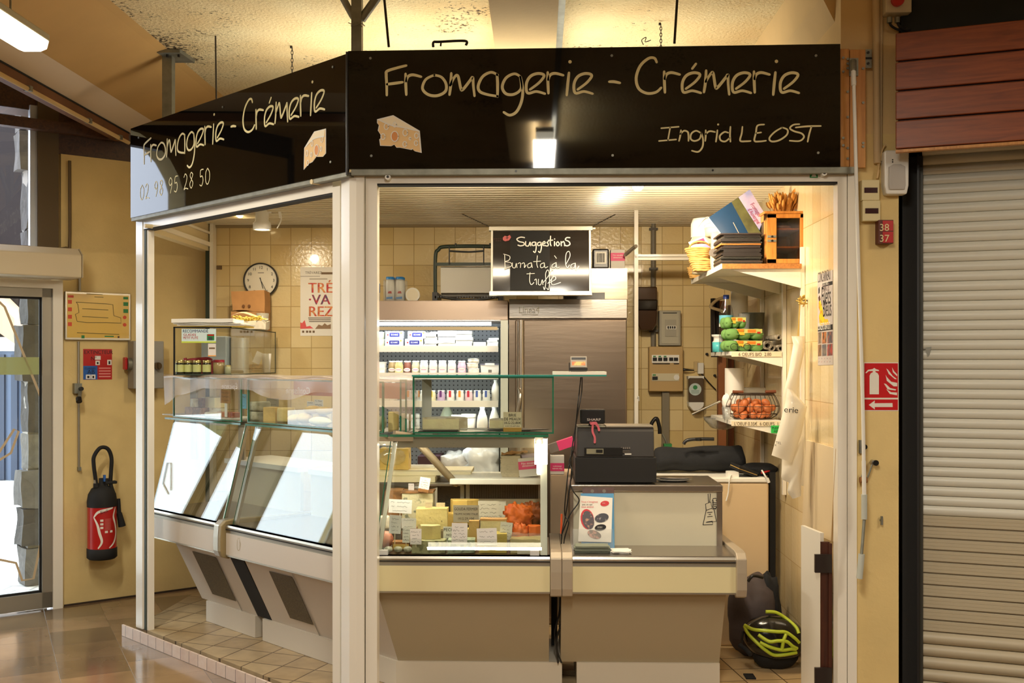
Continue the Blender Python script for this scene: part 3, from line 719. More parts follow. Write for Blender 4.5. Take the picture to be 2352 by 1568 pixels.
# crank rod
t=T('crank_rod','long white awning crank rod hanging down the right post','crank',tuple(onY(1985,1330,4.80)))
Yr = 4.80
m_=MB();m_.tube([onY(1961,190,Yr),onY(1966,380,Yr),onY(1972,610,Yr),onY(1981,900,Yr),onY(1984,1060,Yr)],.0085,WHP);part('rod',m_,t)
m_=MB();p=onY(1960,150,4.845);m_.box(p.x-.02,p.x+.02,4.835,4.846,p.z-.05,p.z+.03,GALV);m_.cyl(onY(1960,140,4.83),onY(1960,165,4.80),.014,GALV);m_.cyl(onY(1960,160,4.80),onY(1961,196,4.80),.011,WHP);part('hook',m_,t)
m_=MB();m_.cyl(onY(1984,1058,Yr),onY(1985,1135,Yr),.0095,WHP);m_.cyl(onY(1985,1135,Yr),onY(1985,1192,Yr),.013,mat('grip_grey',(186,190,180),.5));part('joint',m_,t)
m_=MB();m_.cyl(onY(1985,1192,Yr),onY(1979,1272,Yr-.02),.007,GALV);m_.cyl(onY(1979,1272,Yr-.02),onY(1974,1328,Yr-.02),.014,mat('grip_grey',(186,190,180),.5));part('handle',m_,t)
# ---------------------------------------------------------------- hall fittings
def batten(label,loc,L,axis,wdt=.13,drop=.30):
    t = T('batten_lamp',label,'lamp',loc)
    m = MB();a,b = (L / 2,wdt / 2) if axis == 'x' else (wdt / 2,L / 2)
    m.box(-a,a,-b,b,.05,.085,mat('lamp_body',(196,190,172),.5));part('housing',m,t,local=True,bevel=.006)
    m = MB();e = 0.04
    if axis=='y':m.prism([(-b*0-wdt/2,.05),(-wdt/2+.01,.012),(-wdt/4,0),(wdt/4,0),(wdt/2-.01,.012),(wdt/2,.05)],LAMPW,L-.02,FR((0,L/2-.01,0)))
    else:m.prism([(-wdt/2,.05),(-wdt/2+.01,.012),(-wdt/4,0),(wdt/4,0),(wdt/2-.01,.012),(wdt/2,.05)],LAMPW,L-.02,FR((-L/2+.01,0,0),(0,1,0)))
    part('diffuser',m,t,local=True,bevel=.004)
    m = MB()
    for s in (-.35,.35):
        x,y = (s * L,0) if axis == 'x' else (0,s * L)
        m.cyl((x,y,.085),(x,y,drop),.005,GALV,n=8)
    part('bracket',m,t,local=True)
    return t
batten('bright ceiling batten lamp fixed to the sloped haunch at upper left',(-2.43,4.27,3.19),1.5,'y',.16,.34)
batten('ceiling batten lamp over the aisle before the stall',(.05,1.35,3.30),1.5,'y',.13,.12)
batten('ceiling batten lamp crossing the aisle behind the viewer',(-.62,-1.75,3.30),1.33,'x',.09)
batten('ceiling batten lamp before the roller shutter',(3.1,2.2,3.30),1.5,'y')
t=batten('unseen batten lamp added on the stall roof for the ceiling uplight',(-.3,6.2,2.985),1.5,'x',.13,.10);t.rotation_euler=(R(180),0,0);t.location.z=2.865  # unseen fixture added to accompany the roof uplight
# steel hanger post, braced post, rods and chains above the stall
def up(px,py,Y): return onY(px,py,Y)
t=T('hanger_post','grey steel hanger post with ceiling plate above the side sign','post',tuple(up(386,270,6.42)))
m=MB();p=up(386,270,6.42);m.box(p.x-.03,p.x+.03,6.40,6.46,3.0,3.575,GALV);part('post',m,t)
m=MB();m.add([(p.x-.04,6.34,3.575),(p.x+.10,6.34,3.575),(p.x+.12,6.56,3.575),(p.x-.02,6.56,3.575),(p.x-.04,6.34,3.597),(p.x+.10,6.34,3.597),(p.x+.12,6.56,3.597),(p.x-.02,6.56,3.597)],
   [(3,2,1,0),(4,5,6,7),(0,1,5,4),(1,2,6,5),(2,3,7,6),(3,0,4,7)],GALV);part('plate',m,t)
m=MB();m.cyl((p.x+.08,6.38,3.56),(p.x+.08,6.38,3.58),.008,BLK,n=8);m.cyl((p.x+.01,6.38,3.56),(p.x+.01,6.38,3.58),.008,BLK,n=8);part('bolts',m,t)
t=T('braced_post','grey steel post with two diagonal braces above the sign corner','post',tuple(up(822,108,4.95)))
Yp=4.95;a=up(820,108,Yp);m=MB();m.box(a.x-.024,a.x+.024,Yp-.02,Yp+.03,2.95,3.595,GALV);part('post',m,t)
m=MB();q0=up(812,40,Yp);q1=up(752,-70,Yp);m.tube([q0,q1],.022,GALV,n=4,smooth=False);part('brace',m,t)
m=MB();q0=up(830,45,Yp);q1=up(905,-60,Yp);m.tube([q0,q1],.022,GALV,n=4,smooth=False);part('brace',m,t)
m = MB();rnd = random.Random(2)
m.tube([up(800,52,Yp-.03),up(815,58,Yp-.04),up(830,54,Yp-.04),up(838,60,Yp-.02)],.002,GALV,n=5);m.tube([up(806,60,Yp-.03),up(818,50,Yp-.04),up(832,62,Yp-.03)],.002,GALV,n=5);part('tie_wire',m,t)
DK = mat('rusted_rod',(52,44,34),.7)
for lab,a,b,Y,r in(('thin dark rod hanging beside the grey hanger post',(495,70),(497,232),6.1,.005),('thin dark rod just right of the braced post',(882,-10),(893,108),5.0,.006),
                        ('thin dark rod hanging over the right half of the front sign',(1556,-10),(1549,100),5.0,.006)):
    m = MB();p0,p1 = up(a[0],a[1],Y),up(b[0],b[1],Y);p0.z = min(p0.z,3.6)
    m.cyl(p0,p1,r,DK,n=8);solo('hanger_rod',lab,'rod',m,group='ceiling hanger rods')
def chain(lab,px,y0,y1,Y,n):
    p0,p1=up(px,y0,Y),up(px,y1,Y);m=MB();m.cyl(p0+Vector((-.012,0,0)),p0+Vector((.0,0,.0)),.008,DK,n=8)
    for i in range(n):
        c = p0.lerp(p1,(i + .5) / n);h = (p1 - p0).length / n * .62;w_ = .006
        ax = Vector((1,0,0)) if i % 2 else Vector((0,1,0))
        m.tube([c+ax*w_*math.cos(k*math.pi/4)+Vector((0,0,h*math.sin(k*math.pi/4)))for k in range(9)],.0022,DK,n=5)
    solo('hanger_chain',lab,'chain',m,group='ceiling hanger chains')
chain('short dark chain above the side sign',671,108,178,6.3,8);chain('short dark chain above the front sign',1518,55,112,5.9,8)
m=MB();m.tube([up(995,108,4.84),up(996,97,4.84),up(1010,96,4.84),up(1068,94,4.84),up(1070,104,4.84)],.006,BLKM);m.tube([up(1012,106,4.84),up(1013,97,4.84)],.004,BLKM)
solo('cable_loop','black cable bundle lying along the top of the front sign','cable',m)
m=MB();m.tube([up(1478,103,4.838),up(1474,92,4.838),up(1484,86,4.838),up(1482,96,4.838),up(1495,92,4.838)],.002,BLKM,n=5);solo('wire_curl','curled wire end sticking up from the front sign top','wire',m)
# plan board
def wbox(m,px0,py0,px1,py1,d0,d1,mt):
    a = wl(px0,py0);b = wl(px1,py1);m.box(a.x,b.x,-d1,-d0,min(a.z,b.z),max(a.z,b.z),mt)
def W2(px,py): q = wl(px,py);return (q.x,q.z)
WF = FR((0,0,0))  # local u = x, v = z, normal = -y
t=T('evacuation_plan','framed yellow evacuation plan board on the yellow wall','plan board',tuple(WM @ Vector((W2(220,780)[0],0,W2(220,780)[1]))),WROT)
IW = ROOTM[t].inverted() @ WM
def wpart(name,m,t,**k):
    m.v = [WM @ v for v in m.v];return part(name,m,t,**k)
m = MB();wbox(m,147,669,297,782,.0,.03,ALU);wpart('frame',m,t,bevel=.003)
m=MB();wbox(m,151,674,293,777,.0302,.0315,mat('plan_yellow',(226,186,80),.25,coat=.4));wpart('sheet',m,t)
for py in (681,693,710,727,744):
    m=MB();wbox(m,153,py-4 if py!=681 else py-3,166 if py==681 else 162,py+5 if py!=681 else py+3,.0316,.0322,mat('plan_red',(222,84,50),.5));wpart('red_pictogram',m,t)
for py in (685,697,713):
    m=MB();wbox(m,280,py-3,291,py+(3 if py==685 else 6),.0316,.0322,GREENP);wpart('green_pictogram',m,t)
for py in (729,746):
    m=MB();c=W2(283,py);m.cyl((c[0],-.0316,c[1]),(c[0],-.0322,c[1]),.013,mat('plan_red',(222,84,50),.5));wpart('round_pictogram',m,t)
m=MB();pl=[[(172,694),(205,696),(240,698),(256,700),(258,725),(274,730),(275,742),(240,741),(196,741),(174,738),(170,722),(178,718),(176,700),(172,694)],[(186,727),(245,730)],[(186,709),(245,712)],[(196,675),(232,677)],[(214,682),(234,683)],[(174,764),(270,768)]]
m.ribbon([[W2(*p)for p in s]for s in pl],.0045,mat('plan_ink',(120,104,50),.6),(Vector((0,-.0322,0)),Vector((1,0,0)),Vector((0,0,1))),.0004,smooth=False);wpart('plan_drawing',m,t)
m=MB();wbox(m,184,770,191,779-2,.0316,.0323,GREENP);wbox(m,237,771,258,774,.0316,.0323,GREENP);wbox(m,267,772,271,776,.0316,.0323,DKWOOD);wpart('legend_marks',m,t)
# extinguisher notice
t=T('extinguisher_notice','red and blue extinguisher class notice on the yellow wall','notice',tuple(WM @ Vector((W2(224,870)[0],0,W2(224,870)[1]))),WROT)
m = MB();wbox(m,191,801,257,871,0,.002,REDP);wpart('plate',m,t)
m = MB();wbox(m,191,840,223.5,871,.002,.0026,BLUEP);wpart('blue_field',m,t)
m = MB();a = W2(192.5,812.5);sz = (W2(257,812)[0] - a[0]) / 6.6
def wtext(m,s,px,py,sz,mt,d=.0026,sx=1.0):
    q=W2(px,py);m.text(s,sz,mt,(Vector((q[0],-d,q[1])),Vector((1,0,0)),Vector((0,0,1))),sx=sx)
wtext(m,'EXTINCTEUR',192.5,812.5,.038,INK,sx=.88);wtext(m,'N°',208,827,.036,INK);wtext(m,'CLASSES',194,848,.020,INK);wtext(m,'AB',200,858.5,.042,INK);wpart('lettering',m,t)
for b in((219,828,229,838),(246,826,256,838),(197,860,208,870),(209,860,219,870)):m=MB();wbox(m,b[0],b[1],b[2],b[3],.0026,.0030,PAPER);wbox(m,b[0]+3,b[1]+3,b[2]-3,b[3]-2,.0030,.0034,INK);wpart('pictogram',m,t)
m = MB();wbox(m,218,817,231,826,.0026,.0030,PAPER);wpart('number_field',m,t)
m = MB()
for k in range(4):wbox(m,227,844+6.4*k,254,846.5+6.4*k,.002,.0026,mat('notice_pink',(232,150,140),.6))
wpart('small_print',m,t)
# grey switch box, conduits, crank holder
t=T('switch_box','grey metal switch box with red rotary handle and knob','electric box',tuple(WM @ Vector((W2(315,892)[0],0,W2(315,892)[1]))),WROT)
GB = mat('box_grey',(150,146,136),.45)
m=MB();a=W2(293,892);b=W2(362,784);m.box(a[0],b[0],-.13,0,a[1],b[1],GB);wpart('casing',m,t,bevel=.006)
m=MB();c=W2(277,836);m.cyl((a[0],-.07,c[1]),(a[0]-.03,-.07,c[1]),.045,GALV);wpart('switch_plate',m,t)
m=MB();m.box(a[0]-.05,a[0]-.03,-.10,-.04,c[1]-.04,c[1]+.05,REDP);wpart('switch_handle',m,t,bevel=.008)
m=MB();c=W2(345,840);m.cyl((c[0],-.13,c[1]),(c[0],-.17,c[1]),.026,mat('bronze_knob',(96,76,48),.4,.5));m.box(c[0]-.006,c[0]+.006,-.185,-.17,c[1]-.02,c[1]+.02,mat('bronze_knob',(96,76,48),.4,.5));wpart('knob',m,t)
m = MB()
def WP(px,py,d): q = W2(px,py);return (q[0],-d,q[1])
m.tube([WP(158,370,.02),WP(158,560,.02),WP(150,570,.02),WP(120,573,.02)],.011,mat('conduit_brown',(104,84,54),.6));m.tube([WP(163,576,.02),WP(176,584,.02),WP(181,600,.02),WP(181,668,.02)],.009,ALUD);m.tube([WP(179,784,.012),WP(180,1072,.012)],.008,ALUD,smooth=False)
m.box(WP(177,0,0)[0],WP(184,0,0)[0],-.03,0,WP(0,1080,0)[2]if False else W2(180,1080)[1],W2(180,1072)[1],GALV)
m.v=[WM @ v for v in m.v];solo('wall_conduit','thin grey conduit running down the yellow wall past the plan board','conduit',m)
m=MB();q=W2(175,905);m.box(q[0]-.025,q[0]+.025,-.05,0,W2(175,903)[1],W2(175,880)[1],GALV);m.cyl(WP(180,892,.05),WP(180,892,.08),.014,BLK);m.tube([WP(177,900,.07),WP(171,914,.12)],.012,GALV,smooth=False);m.cyl(WP(170,913,.11),WP(169,921,.13),.020,BLK)
m.v=[WM @ v for v in m.v];solo('crank_socket','small metal crank with black knob on the wall conduit','crank',m)
# fire extinguisher
q = W2(221,1276);base = WM @ Vector((q[0],-.13,q[1]))
t=T('fire_extinguisher','red and black fire extinguisher with looped hose hung on the yellow wall','fire extinguisher',tuple(base),WROT)
k = 7.55 / F_PX;r = .097
m = MB();m.lathe([(r,.075),(r,.37)],REDP,n=32);part('body',m,t,local=True)
m=MB();m.lathe([(0,0),(r*.9,0),(r*1.04,.012),(r*1.04,.075),(r,.078)],BLKM,n=32);part('base_ring',m,t,local=True)
m=MB();m.lathe([(r*1.02,.365),(r*1.03,.40),(r*.95,.45),(r*.72,.49),(r*.4,.51),(r*.22,.525),(r*.22,.56),(0,.56)],BLKM,n=32);part('shoulder',m,t,local=True)
def cyl_label(m,strokes,wd,mt,rad):
    for st in strokes:
        P = spline([Vector((p[0],p[1],0)) for p in st],6);vs = []
        for i,p in enumerate(P):
            d=P[min(i+1,len(P)-1)]-P[max(i-1,0)];d.normalize();nr=Vector((-d.y,d.x,0))*wd*(.35+.65*math.sin(math.pi*(i+.5)/len(P)))
            for s_ in (1,-1):
                e=p+nr*s_;th=-math.pi/2+e.x/rad;vs.append((rad*math.cos(th),rad*math.sin(th),e.y))
        m.add(vs,[(2 * i,2 * i + 1,2 * i + 3,2 * i + 2) for i in range(len(P) - 1)],mt)
m=MB();cyl_label(m,[[(-.085,.30),(-.06,.25),(-.045,.19),(-.03,.13),(-.055,.085)],[(.075,.36),(.055,.30),(.075,.24),(.085,.18),(.06,.12),(.02,.085)],[(-.085,.30),(-.055,.335),(.0,.35),(.05,.36)]],.009,PAPER,r+.0008)
part('label_swirl',m,t,local=True)
m = MB()
for a,b,z0,z1 in((-.04,-.02,.27,.285),(-.04,-.02,.245,.26),(-.04,-.02,.22,.235),(-.01,.01,.19,.205),(.025,.045,.19,.205)):
    vs = [];
    for x in (a,b):
        th = -math.pi / 2 + x / r
        for z in (z0,z1): vs.append(((r + .0009) * math.cos(th),(r + .0009) * math.sin(th),z))
    m.add(vs,[(0,2,3,1)],PAPER)
for i in range(9):cyl_label(m,[[(-.012,.285-i*.009),(.01,.285-i*.009),(.035,.285-i*.009)]],.0012,mat('label_pink',(226,150,140),.6),r+.001)
part('label_print',m,t,local=True)
m = MB()
tm = MB();tm.text('Sicli',.034,INK,FR((0,0,0)),'CENTER'); 
for v in tm.v: pass
vs = [];
for v in tm.v:
    th=-math.pi/2+(v.x-.015)/r;vs.append(((r+.0012)*math.cos(th),(r+.0012)*math.sin(th),.328+v.z*.9+(v.x)*.25))
m.add(vs,tm.f,INK);part('lettering',m,t,local=True)
m=MB();m.tube([(-.045,-.02,.50),(-.05,-.02,.56),(-.065,-.03,.66),(-.062,-.03,.72),(-.02,-.03,.775),(.03,-.03,.765),(.055,-.03,.70),(.052,-.03,.60),(.05,-.03,.52),(.07,-.03,.45)],.0135,BLKM,n=10);part('hose',m,t,local=True)
m=MB();m.cyl((-.045,-.02,.50),(-.045,-.02,.53),.02,BLKM);m.cyl((-.05,-.02,.53),(-.052,-.02,.555),.012,ALU);part('hose_fitting',m,t,local=True)
m=MB();m.box(.01,.09,-.05,0,.52,.54,BLKM);m.cyl((.02,-.03,.50),(.02,-.03,.56),.014,BLKM);part('lever',m,t,local=True,bevel=.006)
m=MB();m.box(.0,.014,-.04,-.02,.54,.585,BLUEP);part('safety_pin',m,t,local=True,label='blue safety pin')
m=MB();m.cyl((.105,-.02,.41),(.112,-.02,.30),.014,BLKM);m.cyl((.112,-.02,.31),(.132,-.02,.215),.018,BLKM,r1=.026);part('nozzle',m,t,local=True)
m = MB();m.box(-.03,.03,.08,.13,.40,.46,BLKM);part('wall_bracket',m,t,local=True)
# ---------------------------------------------------------------- right column
YC = 4.90
def colsign(name,label,cat,px,py,d=.0): return T(name,label,cat,tuple(onY(px,py,YC)))
def cb(m,px0,py0,px1,py1,d0,d1,mt):a=onY(px0,py1,YC);b=onY(px1,py0,YC);m.box(a.x,b.x,YC-d1,YC-d0,a.z,b.z,mt)
t=colsign('motion_detector','white wall motion detector with grey lens beside the dark shutter jamb','motion detector',2050,450)
m=MB();a=onY(2023,450,YC);b=onY(2078,350,YC);w2=(b.x-a.x)/2;cx=(a.x+b.x)/2;h=b.z-a.z
m.prism([(-w2,0.2*h),(-w2*.84,0.0),(w2*.84,0.0),(w2,.2*h),(w2*1.02,h*.96),(w2*.9,h),(-w2*.9,h),(-w2*1.02,h*.96)],WHP,.055,FR((cx,YC,a.z)));part('casing',m,t,bevel=.006)
m=MB();m.prism([(-w2*.62,.10*h),(w2*.62,.10*h),(w2*.68,.2*h),(w2*.66,.62*h),(w2*.3,.67*h),(-w2*.3,.67*h),(-w2*.66,.62*h),(-w2*.68,.2*h)],mat('lens_grey',(176,170,162),.35),.008,FR((cx,YC-.055,a.z)));part('lens',m,t,bevel=.002)
m=MB();m.cyl((cx-w2*.35,YC-.055,a.z+h*.78),(cx-w2*.35,YC-.057,a.z+h*.78),.003,BLK,n=8);m.cyl((cx-w2*.35,YC-.055,a.z+h*.73),(cx-w2*.35,YC-.057,a.z+h*.73),.003,BLK,n=8);part('indicator_holes',m,t)
t=colsign('alarm_button_box','cream emergency box with red button and black cables high on the column','alarm box',2050,45)
m=MB();cb(m,2023,-25,2082,40,0,.07,mat('box_ivory',(208,200,176),.45));part('casing',m,t,bevel=.004)
m=MB();c=onY(2060,2,YC-.07);m.cyl(c,c-Vector((0,.02,0)),.028,REDP);part('button',m,t)
m = MB()
for px in(2043,2061):a=onY(px,40,YC-.04);m.cyl(a,a-Vector((0,0,.025)),.012,GALV);m.tube([a-Vector((0,0,.02)),a+Vector((.01,0,-.04)),a+Vector((.05,.01,-.055)),a+Vector((.09,.02,-.04))],.006,BLKM)
part('cable',m,t)
m=MB();m.tube([onY(2012,-20,YC-.02),onY(2015,375,YC-.02)],.017,mat('conduit_cream',(206,182,140),.6),smooth=False);m.tube([onY(2024,-20,YC-.012),onY(2022,370,YC-.012)],.009,mat('conduit_cream',(206,182,140),.6),smooth=False)
m.tube([onY(2016,370,YC-.012),onY(2018,395,YC-.02),onY(2014,408,YC-.02),onY(2025,350,YC-.02),onY(2034,332,YC-.02)],.004,PLP)
solo('column_conduit','pair of cream conduits running down the top of the right column','conduit',m)
for px,py,lab in((1994,441,'upper of two square cream indicator boxes on the column'),(1996,488,'lower of two square cream indicator boxes on the column')):
    t=colsign('indicator_box',lab,'indicator box',px,py+22);t['group']='indicator boxes on the column'
    m=MB();cb(m,px-20,py-25,px+20,py+22,0,.04,mat('box_ivory_two',(222,208,160),.45));part('casing',m,t,bevel=.003)
    m=MB();cb(m,px-15,py-7,px+15,py+5,.04,.042,mat('display_dark_red',(54,14,14),.2));part('display',m,t)
t=colsign('stall_number_sign','small dark red number sign fixed sideways on the yellow column','number sign',2028,562)
m=MB();cb(m,2010,508,2044,562,0,.05,mat('plaque_brown',(92,36,24),.5));part('block',m,t,bevel=.002)
m=MB();cb(m,2019,510,2043,533,.05,.0515,REDP);cb(m,2019,535,2043,560,.05,.0515,REDP);part('plaque',m,t)
m = MB()
for s,py in(('38',530),('37',555)):p=onY(2031,py,YC-.0515);m.text(s,.046,LETT,FR(p),'CENTER')
part('lettering',m,t)
t=colsign('fire_sign','red and white fire extinguisher arrow sign on the yellow column','sign',2024,943)
m = MB();cb(m,1983.5,832,2063.5,943.5,0,.002,WHT);part('plate',m,t)
m=MB();cb(m,1985,834,2062,913,.002,.0026,mat('sign_red',(200,20,28),.4));cb(m,1985,917,2062,941.5,.002,.0026,mat('sign_red',(200,20,28),.4));part('red_field',m,t)
def cpt(px,py): p = onY(px,py,YC);return (p.x,p.z)
z8 = lambda x,y: cpt(1900 + x / 2.529,380 + y / 2.529)
m = MB();f = FR((0,YC - .0026,0))
m.prism([z8(*p)for p in((245,1328),(299,1328),(299,1220),(292,1206),(280,1200),(278,1193),(300,1193),(298,1187),(282,1182),(272,1175),(262,1182),(236,1186),(220,1204),(226,1206),(240,1194),(264,1193),(264,1200),(252,1206),(245,1220))],WHT,.0006,f);part('extinguisher_pictogram',m,t)
m = MB()
for fl in(((342,1178),(356,1210),(392,1240),(404,1240),(380,1222),(352,1186)),((375,1172),(380,1200),(405,1224),(405,1212),(388,1195)),((338,1215),(345,1250),(385,1282),(405,1282),(405,1262),(370,1255),(345,1228)),
           ((328,1265),(350,1300),(395,1306),(400,1300),(365,1292),(340,1268)),((342,1298),(362,1326),(404,1334),(404,1318),(370,1316))):
    m.prism([z8(*p) for p in fl],WHT,.0006,f)
part('flames',m,t)
m=MB();m.prism([z8(*p)for p in((240,1390),(275,1364),(274,1380),(378,1379),(379,1402),(275,1402),(275,1416))],WHT,.0006,f);part('arrow',m,t)
t=colsign('wall_hook','chrome coat hook with a wooden ring hanging beside the crank rod','hook',1995,1070)
m=MB();p=onY(2003,1061,YC);m.cyl(p,p-Vector((0,.03,0)),.012,ALU);m.cyl(p-Vector((-.006,.03,0)),p-Vector((-.006,.04,0)),.013,BLK);part('hook',m,t)
m=MB();m.tube([onY(2003,1066,YC-.03),onY(1997,1085,YC-.03),onY(1990,1102,YC-.03)],.004,GALV);m.tube([onY(1982,1085,YC-.02),onY(1976,1105,YC-.02)],.004,GALV,smooth=False);part('wire',m,t)
m=MB();a=onY(1984,1102,YC-.03);m.cyl(a-Vector((.018,0,0)),a+Vector((.014,0,0)),.014,mat('cork',(150,100,50),.8));part('cork',m,t)
m=MB();a=onY(1976,1025,YC);m.box(a.x-.008,a.x+.01,YC-.02,YC,a.z-.03,a.z+.03,GALV);m.cyl(a+Vector((.012,-.02,0)),a+Vector((.012,-.03,0)),.012,BLK);solo('lock_plate','small metal lock plate on the edge of the right post','lock plate',m)
m=MB();p=onY(2023,1194,YC);m.cyl(p,p-Vector((0,.012,0)),.006,GALV);m.box(p.x-.004,p.x+.004,YC-.02,YC-.008,p.z-.02,p.z+.02,GALV);solo('wing_bolt','little metal wing bolt low on the yellow column','bolt',m)
# ---------------------------------------------------------------- neighbouring stall: boards and roller shutter
SR=R(-19.9);SU=Vector((math.cos(SR),math.sin(SR),0));SN=Vector((SU.y,-SU.x,0))  # SN towards the viewer
sp = onY(2070,830,5.02);SP = Vector((sp.x,5.02,0))
SM = Matrix.Translation(SP) @ Matrix.Rotation(SR,4,'Z')
def onS(px,py,off=0): q = SM.inverted() @ onP(px,py,SP + SN * off,SN);return q
t=T('roller_shutter','closed cream roller shutter with dark frame at the far right','roller shutter',tuple(SP),SR)
j=onS(2118,830).x;SLT=mat('slat_cream',(212,210,196),.38,coat=.15);SLT2=mat('slat_perforated',(184,172,146),.45)
m=MB();m.box(.005,.07,-.02,.12,0,2.66,BLKM);m.box(.07,j-.012,-.07,.10,0,2.66,mat('jamb_black',(20,18,18),.5));part('jamb',m,t,local=True)
m=MB();m.box(j-.012,j+.004,-.03,.10,0,2.66,mat('guide_dark',(62,60,52),.5,.3));part('guide_rail',m,t,local=True)
Lx = 3.4;m = MB();z = 2.80;zt = onS(2118,1175).z;zb = onS(2118,1432).z
n = 0
while z > 0.02:
    if z > zt: h = .0455;kind = 0
    elif z > zb: h = .0545;kind = 1
    else: h = .058;kind = 2
    d=(.009,.007,.018)[kind];prof=[(0,z),(-d*.5,z-h*.12),(-d,z-h*.35),(-d,z-h*.6),(-d*.55,z-h*.86),(0,z-h*.97),(.006,z-h*.97),(.006,z-h)]
    if kind==1:prof=[(0,z),(-d,z-h*.06),(-d,z-h*.28),(-d*.8,z-h*.3),(-d,z-h*.32),(-d,z-h*.58),(-d*.8,z-h*.6),(-d,z-h*.62),(-d,z-h*.86),(.004,z-h*.88),(.004,z-h)]
    vs = [(j,y,q) for y,q in prof] + [(Lx,y,q) for y,q in prof];k = len(prof)
    m.add(vs,[(i,i+k,i+k+1,i+1)for i in range(k-1)],SLT if kind==0 else SLT2,kind!=1)
    z -= h;n += 1
m.box(j,Lx,.006,.012,0,2.80,BLKM)
part('slat_curtain',m,t,local=True)
m=MB();q=onS(2132,805);m.prism([(-.012,.014),(.014,.018),(.006,-.02),(-.002,-.03),(-.01,-.004)],mat('sticker_bits',(150,150,140),.6),.0008,FR((q.x,-.0105,q.z)));part('torn_sticker',m,t,local=True)
t2=Vector((onY(2057,340,4.74).x,4.74,0));TM=Matrix.Translation(t2)@ Matrix.Rotation(SR,4,'Z')
t=T('timber_fascia','red-brown stained timber fascia of four boards above the shutter','fascia',(t2.x,t2.y,2.63),SR)
z0 = 2.645 - 2.63;hb = .131
for k in range(4):
    m=MB();m.box(0,3.2,0,.022,z0+k*hb+.004,z0+(k+1)*hb-.004,REDW);part('board',m,t,local=True,bevel=.004)
m=MB();m.box(.01,3.2,.022,.03,z0,z0+4*hb,DKWOOD);m.box(0,3.2,.0,.03,z0-.012,z0,PINE);part('backing',m,t,local=True)
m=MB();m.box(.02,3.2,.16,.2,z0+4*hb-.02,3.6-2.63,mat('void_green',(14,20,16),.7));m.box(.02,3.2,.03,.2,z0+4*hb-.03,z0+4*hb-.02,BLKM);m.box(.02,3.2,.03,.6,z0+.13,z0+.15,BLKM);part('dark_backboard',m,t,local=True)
# ---------------------------------------------------------------- refrigerated counters: local x along, y inwards, z up
ZR = .768
RAILP = [(0,.745),(-.004,.757),(0,ZR),(.055,ZR),(.055,.745)]
def counter(label,root_loc,rz,x0,x1,bx0,bx1,k0=0.0,k1=0.0,display=True,grilles=(),kx=.08):
    t = T('service_counter',label,'counter',root_loc,rz)
    b0 = k0 if k0 else 0;b1 = k1 if k1 else 0
    m=MB();m.ext([(0,.600),(0,.722),(.05,.722),(.05,.600)],x0,x1,CREAM if display and rz==0 or not display else PANELL,b0,b1);part('bumper_panel',m,t,local=True)
    m=MB();m.ext([(.004,.722),(.004,.742),(.05,.742),(.05,.722)],x0,x1,ALUD,b0,b1);m.ext(RAILP,x0,x1,ALU,b0,b1);m.ext([(-.003,.592),(-.003,.600),(.05,.600),(.05,.592)],x0,x1,ALU,b0,b1)
    m.ext([(-.004,.742),(-.004,.745),(.05,.745),(.05,.742)],x0,x1,BLKM,b0,b1)
    part('rail',m,t,local=True)
    pan = PANEL if rz == 0 else PANELL
    m=MB();m.ext([(.05,.592),(.24,.20),(.70,.20),(.70,.592)],bx0,bx1,pan,b0,b1);part('body',m,t,local=True)
    m=MB();m.ext([(.225,.072),(.225,.20),(.68,.20),(.68,.072)],bx0+(kx if not b0 else 0),bx1+(.065 if b0 else 0),KICK,b0,b1);part('kick_panel',m,t,local=True)
    for gx0,gx1 in grilles:
        m = MB()
        def pt(x,s,d=0.004): return (x,.05 + .19 * s - d * .9,.592 - .392 * s - d * .44)
        m.add([pt(gx0,.12),pt(gx1,.12),pt(gx1,.84),pt(gx0,.84)],[(3,2,1,0)],GRILLE);part('vent_grille',m,t,local=True)
        m=MB();m.add([pt(gx1+.012,.06),pt(gx1+.02,.06),pt(gx1+.02,1),pt(gx1+.012,1)],[(3,2,1,0)],ALUD);part('grille_trim',m,t,local=True)
    return t
def bumper_end(m,x0,x1,mt=BUMP):
    # rounded nosing that closes a counter end
    pr=[(.62,.745),(.62,.78),(.05,.795),(.0,.79),(-.028,.765),(-.034,.70),(-.034,.62),(-.02,.585),(.02,.572),(.06,.60),(.06,.72),(.10,.745)]
    m.ext(pr,x0,x1,mt);return m
FC = corner(.20)                     # outer corner of the rails
GY0,GY1,GZ1 = .035,.185,1.325    # glass foot, glass head
# --- front display counter
xo = FC.x
fx = lambda px,d=0.0: onY(px,HY,FC.y + d).x - FC.x
XE = fx(1263)
t=F1=counter('front glass-fronted cheese display counter right of the corner post',(FC.x,FC.y,0),0,0,XE,0,XE-.002,k0=KM)
m=MB();m.ext([(.0,ZR-.02),(.0,ZR),(.56,ZR),(.56,ZR-.02)],0,XE,STEEL,KM);part('deck',m,t,local=True)
def slant(m,x0,x1,th,mt,edge,k0=0,k1=0):
    A=[(x0+k0*GY0,GY0,ZR),(x1+k1*GY0,GY0,ZR),(x1+k1*GY1,GY1,GZ1),(x0+k0*GY1,GY1,GZ1)]
    B = [(a[0],a[1] + th,a[2]) for a in A]
    m.add(A+B,[(0,1,2,3),(5,4,7,6),(3,2,6,7),(1,0,4,5),(1,5,6,2),(0,3,7,4)],[mt,mt,edge,edge,edge,edge])
m = MB();slant(m,.006,XE - .01,.006,GLSD,GREENGL,KM);part('front_glass',m,t,local=True)
m = MB()
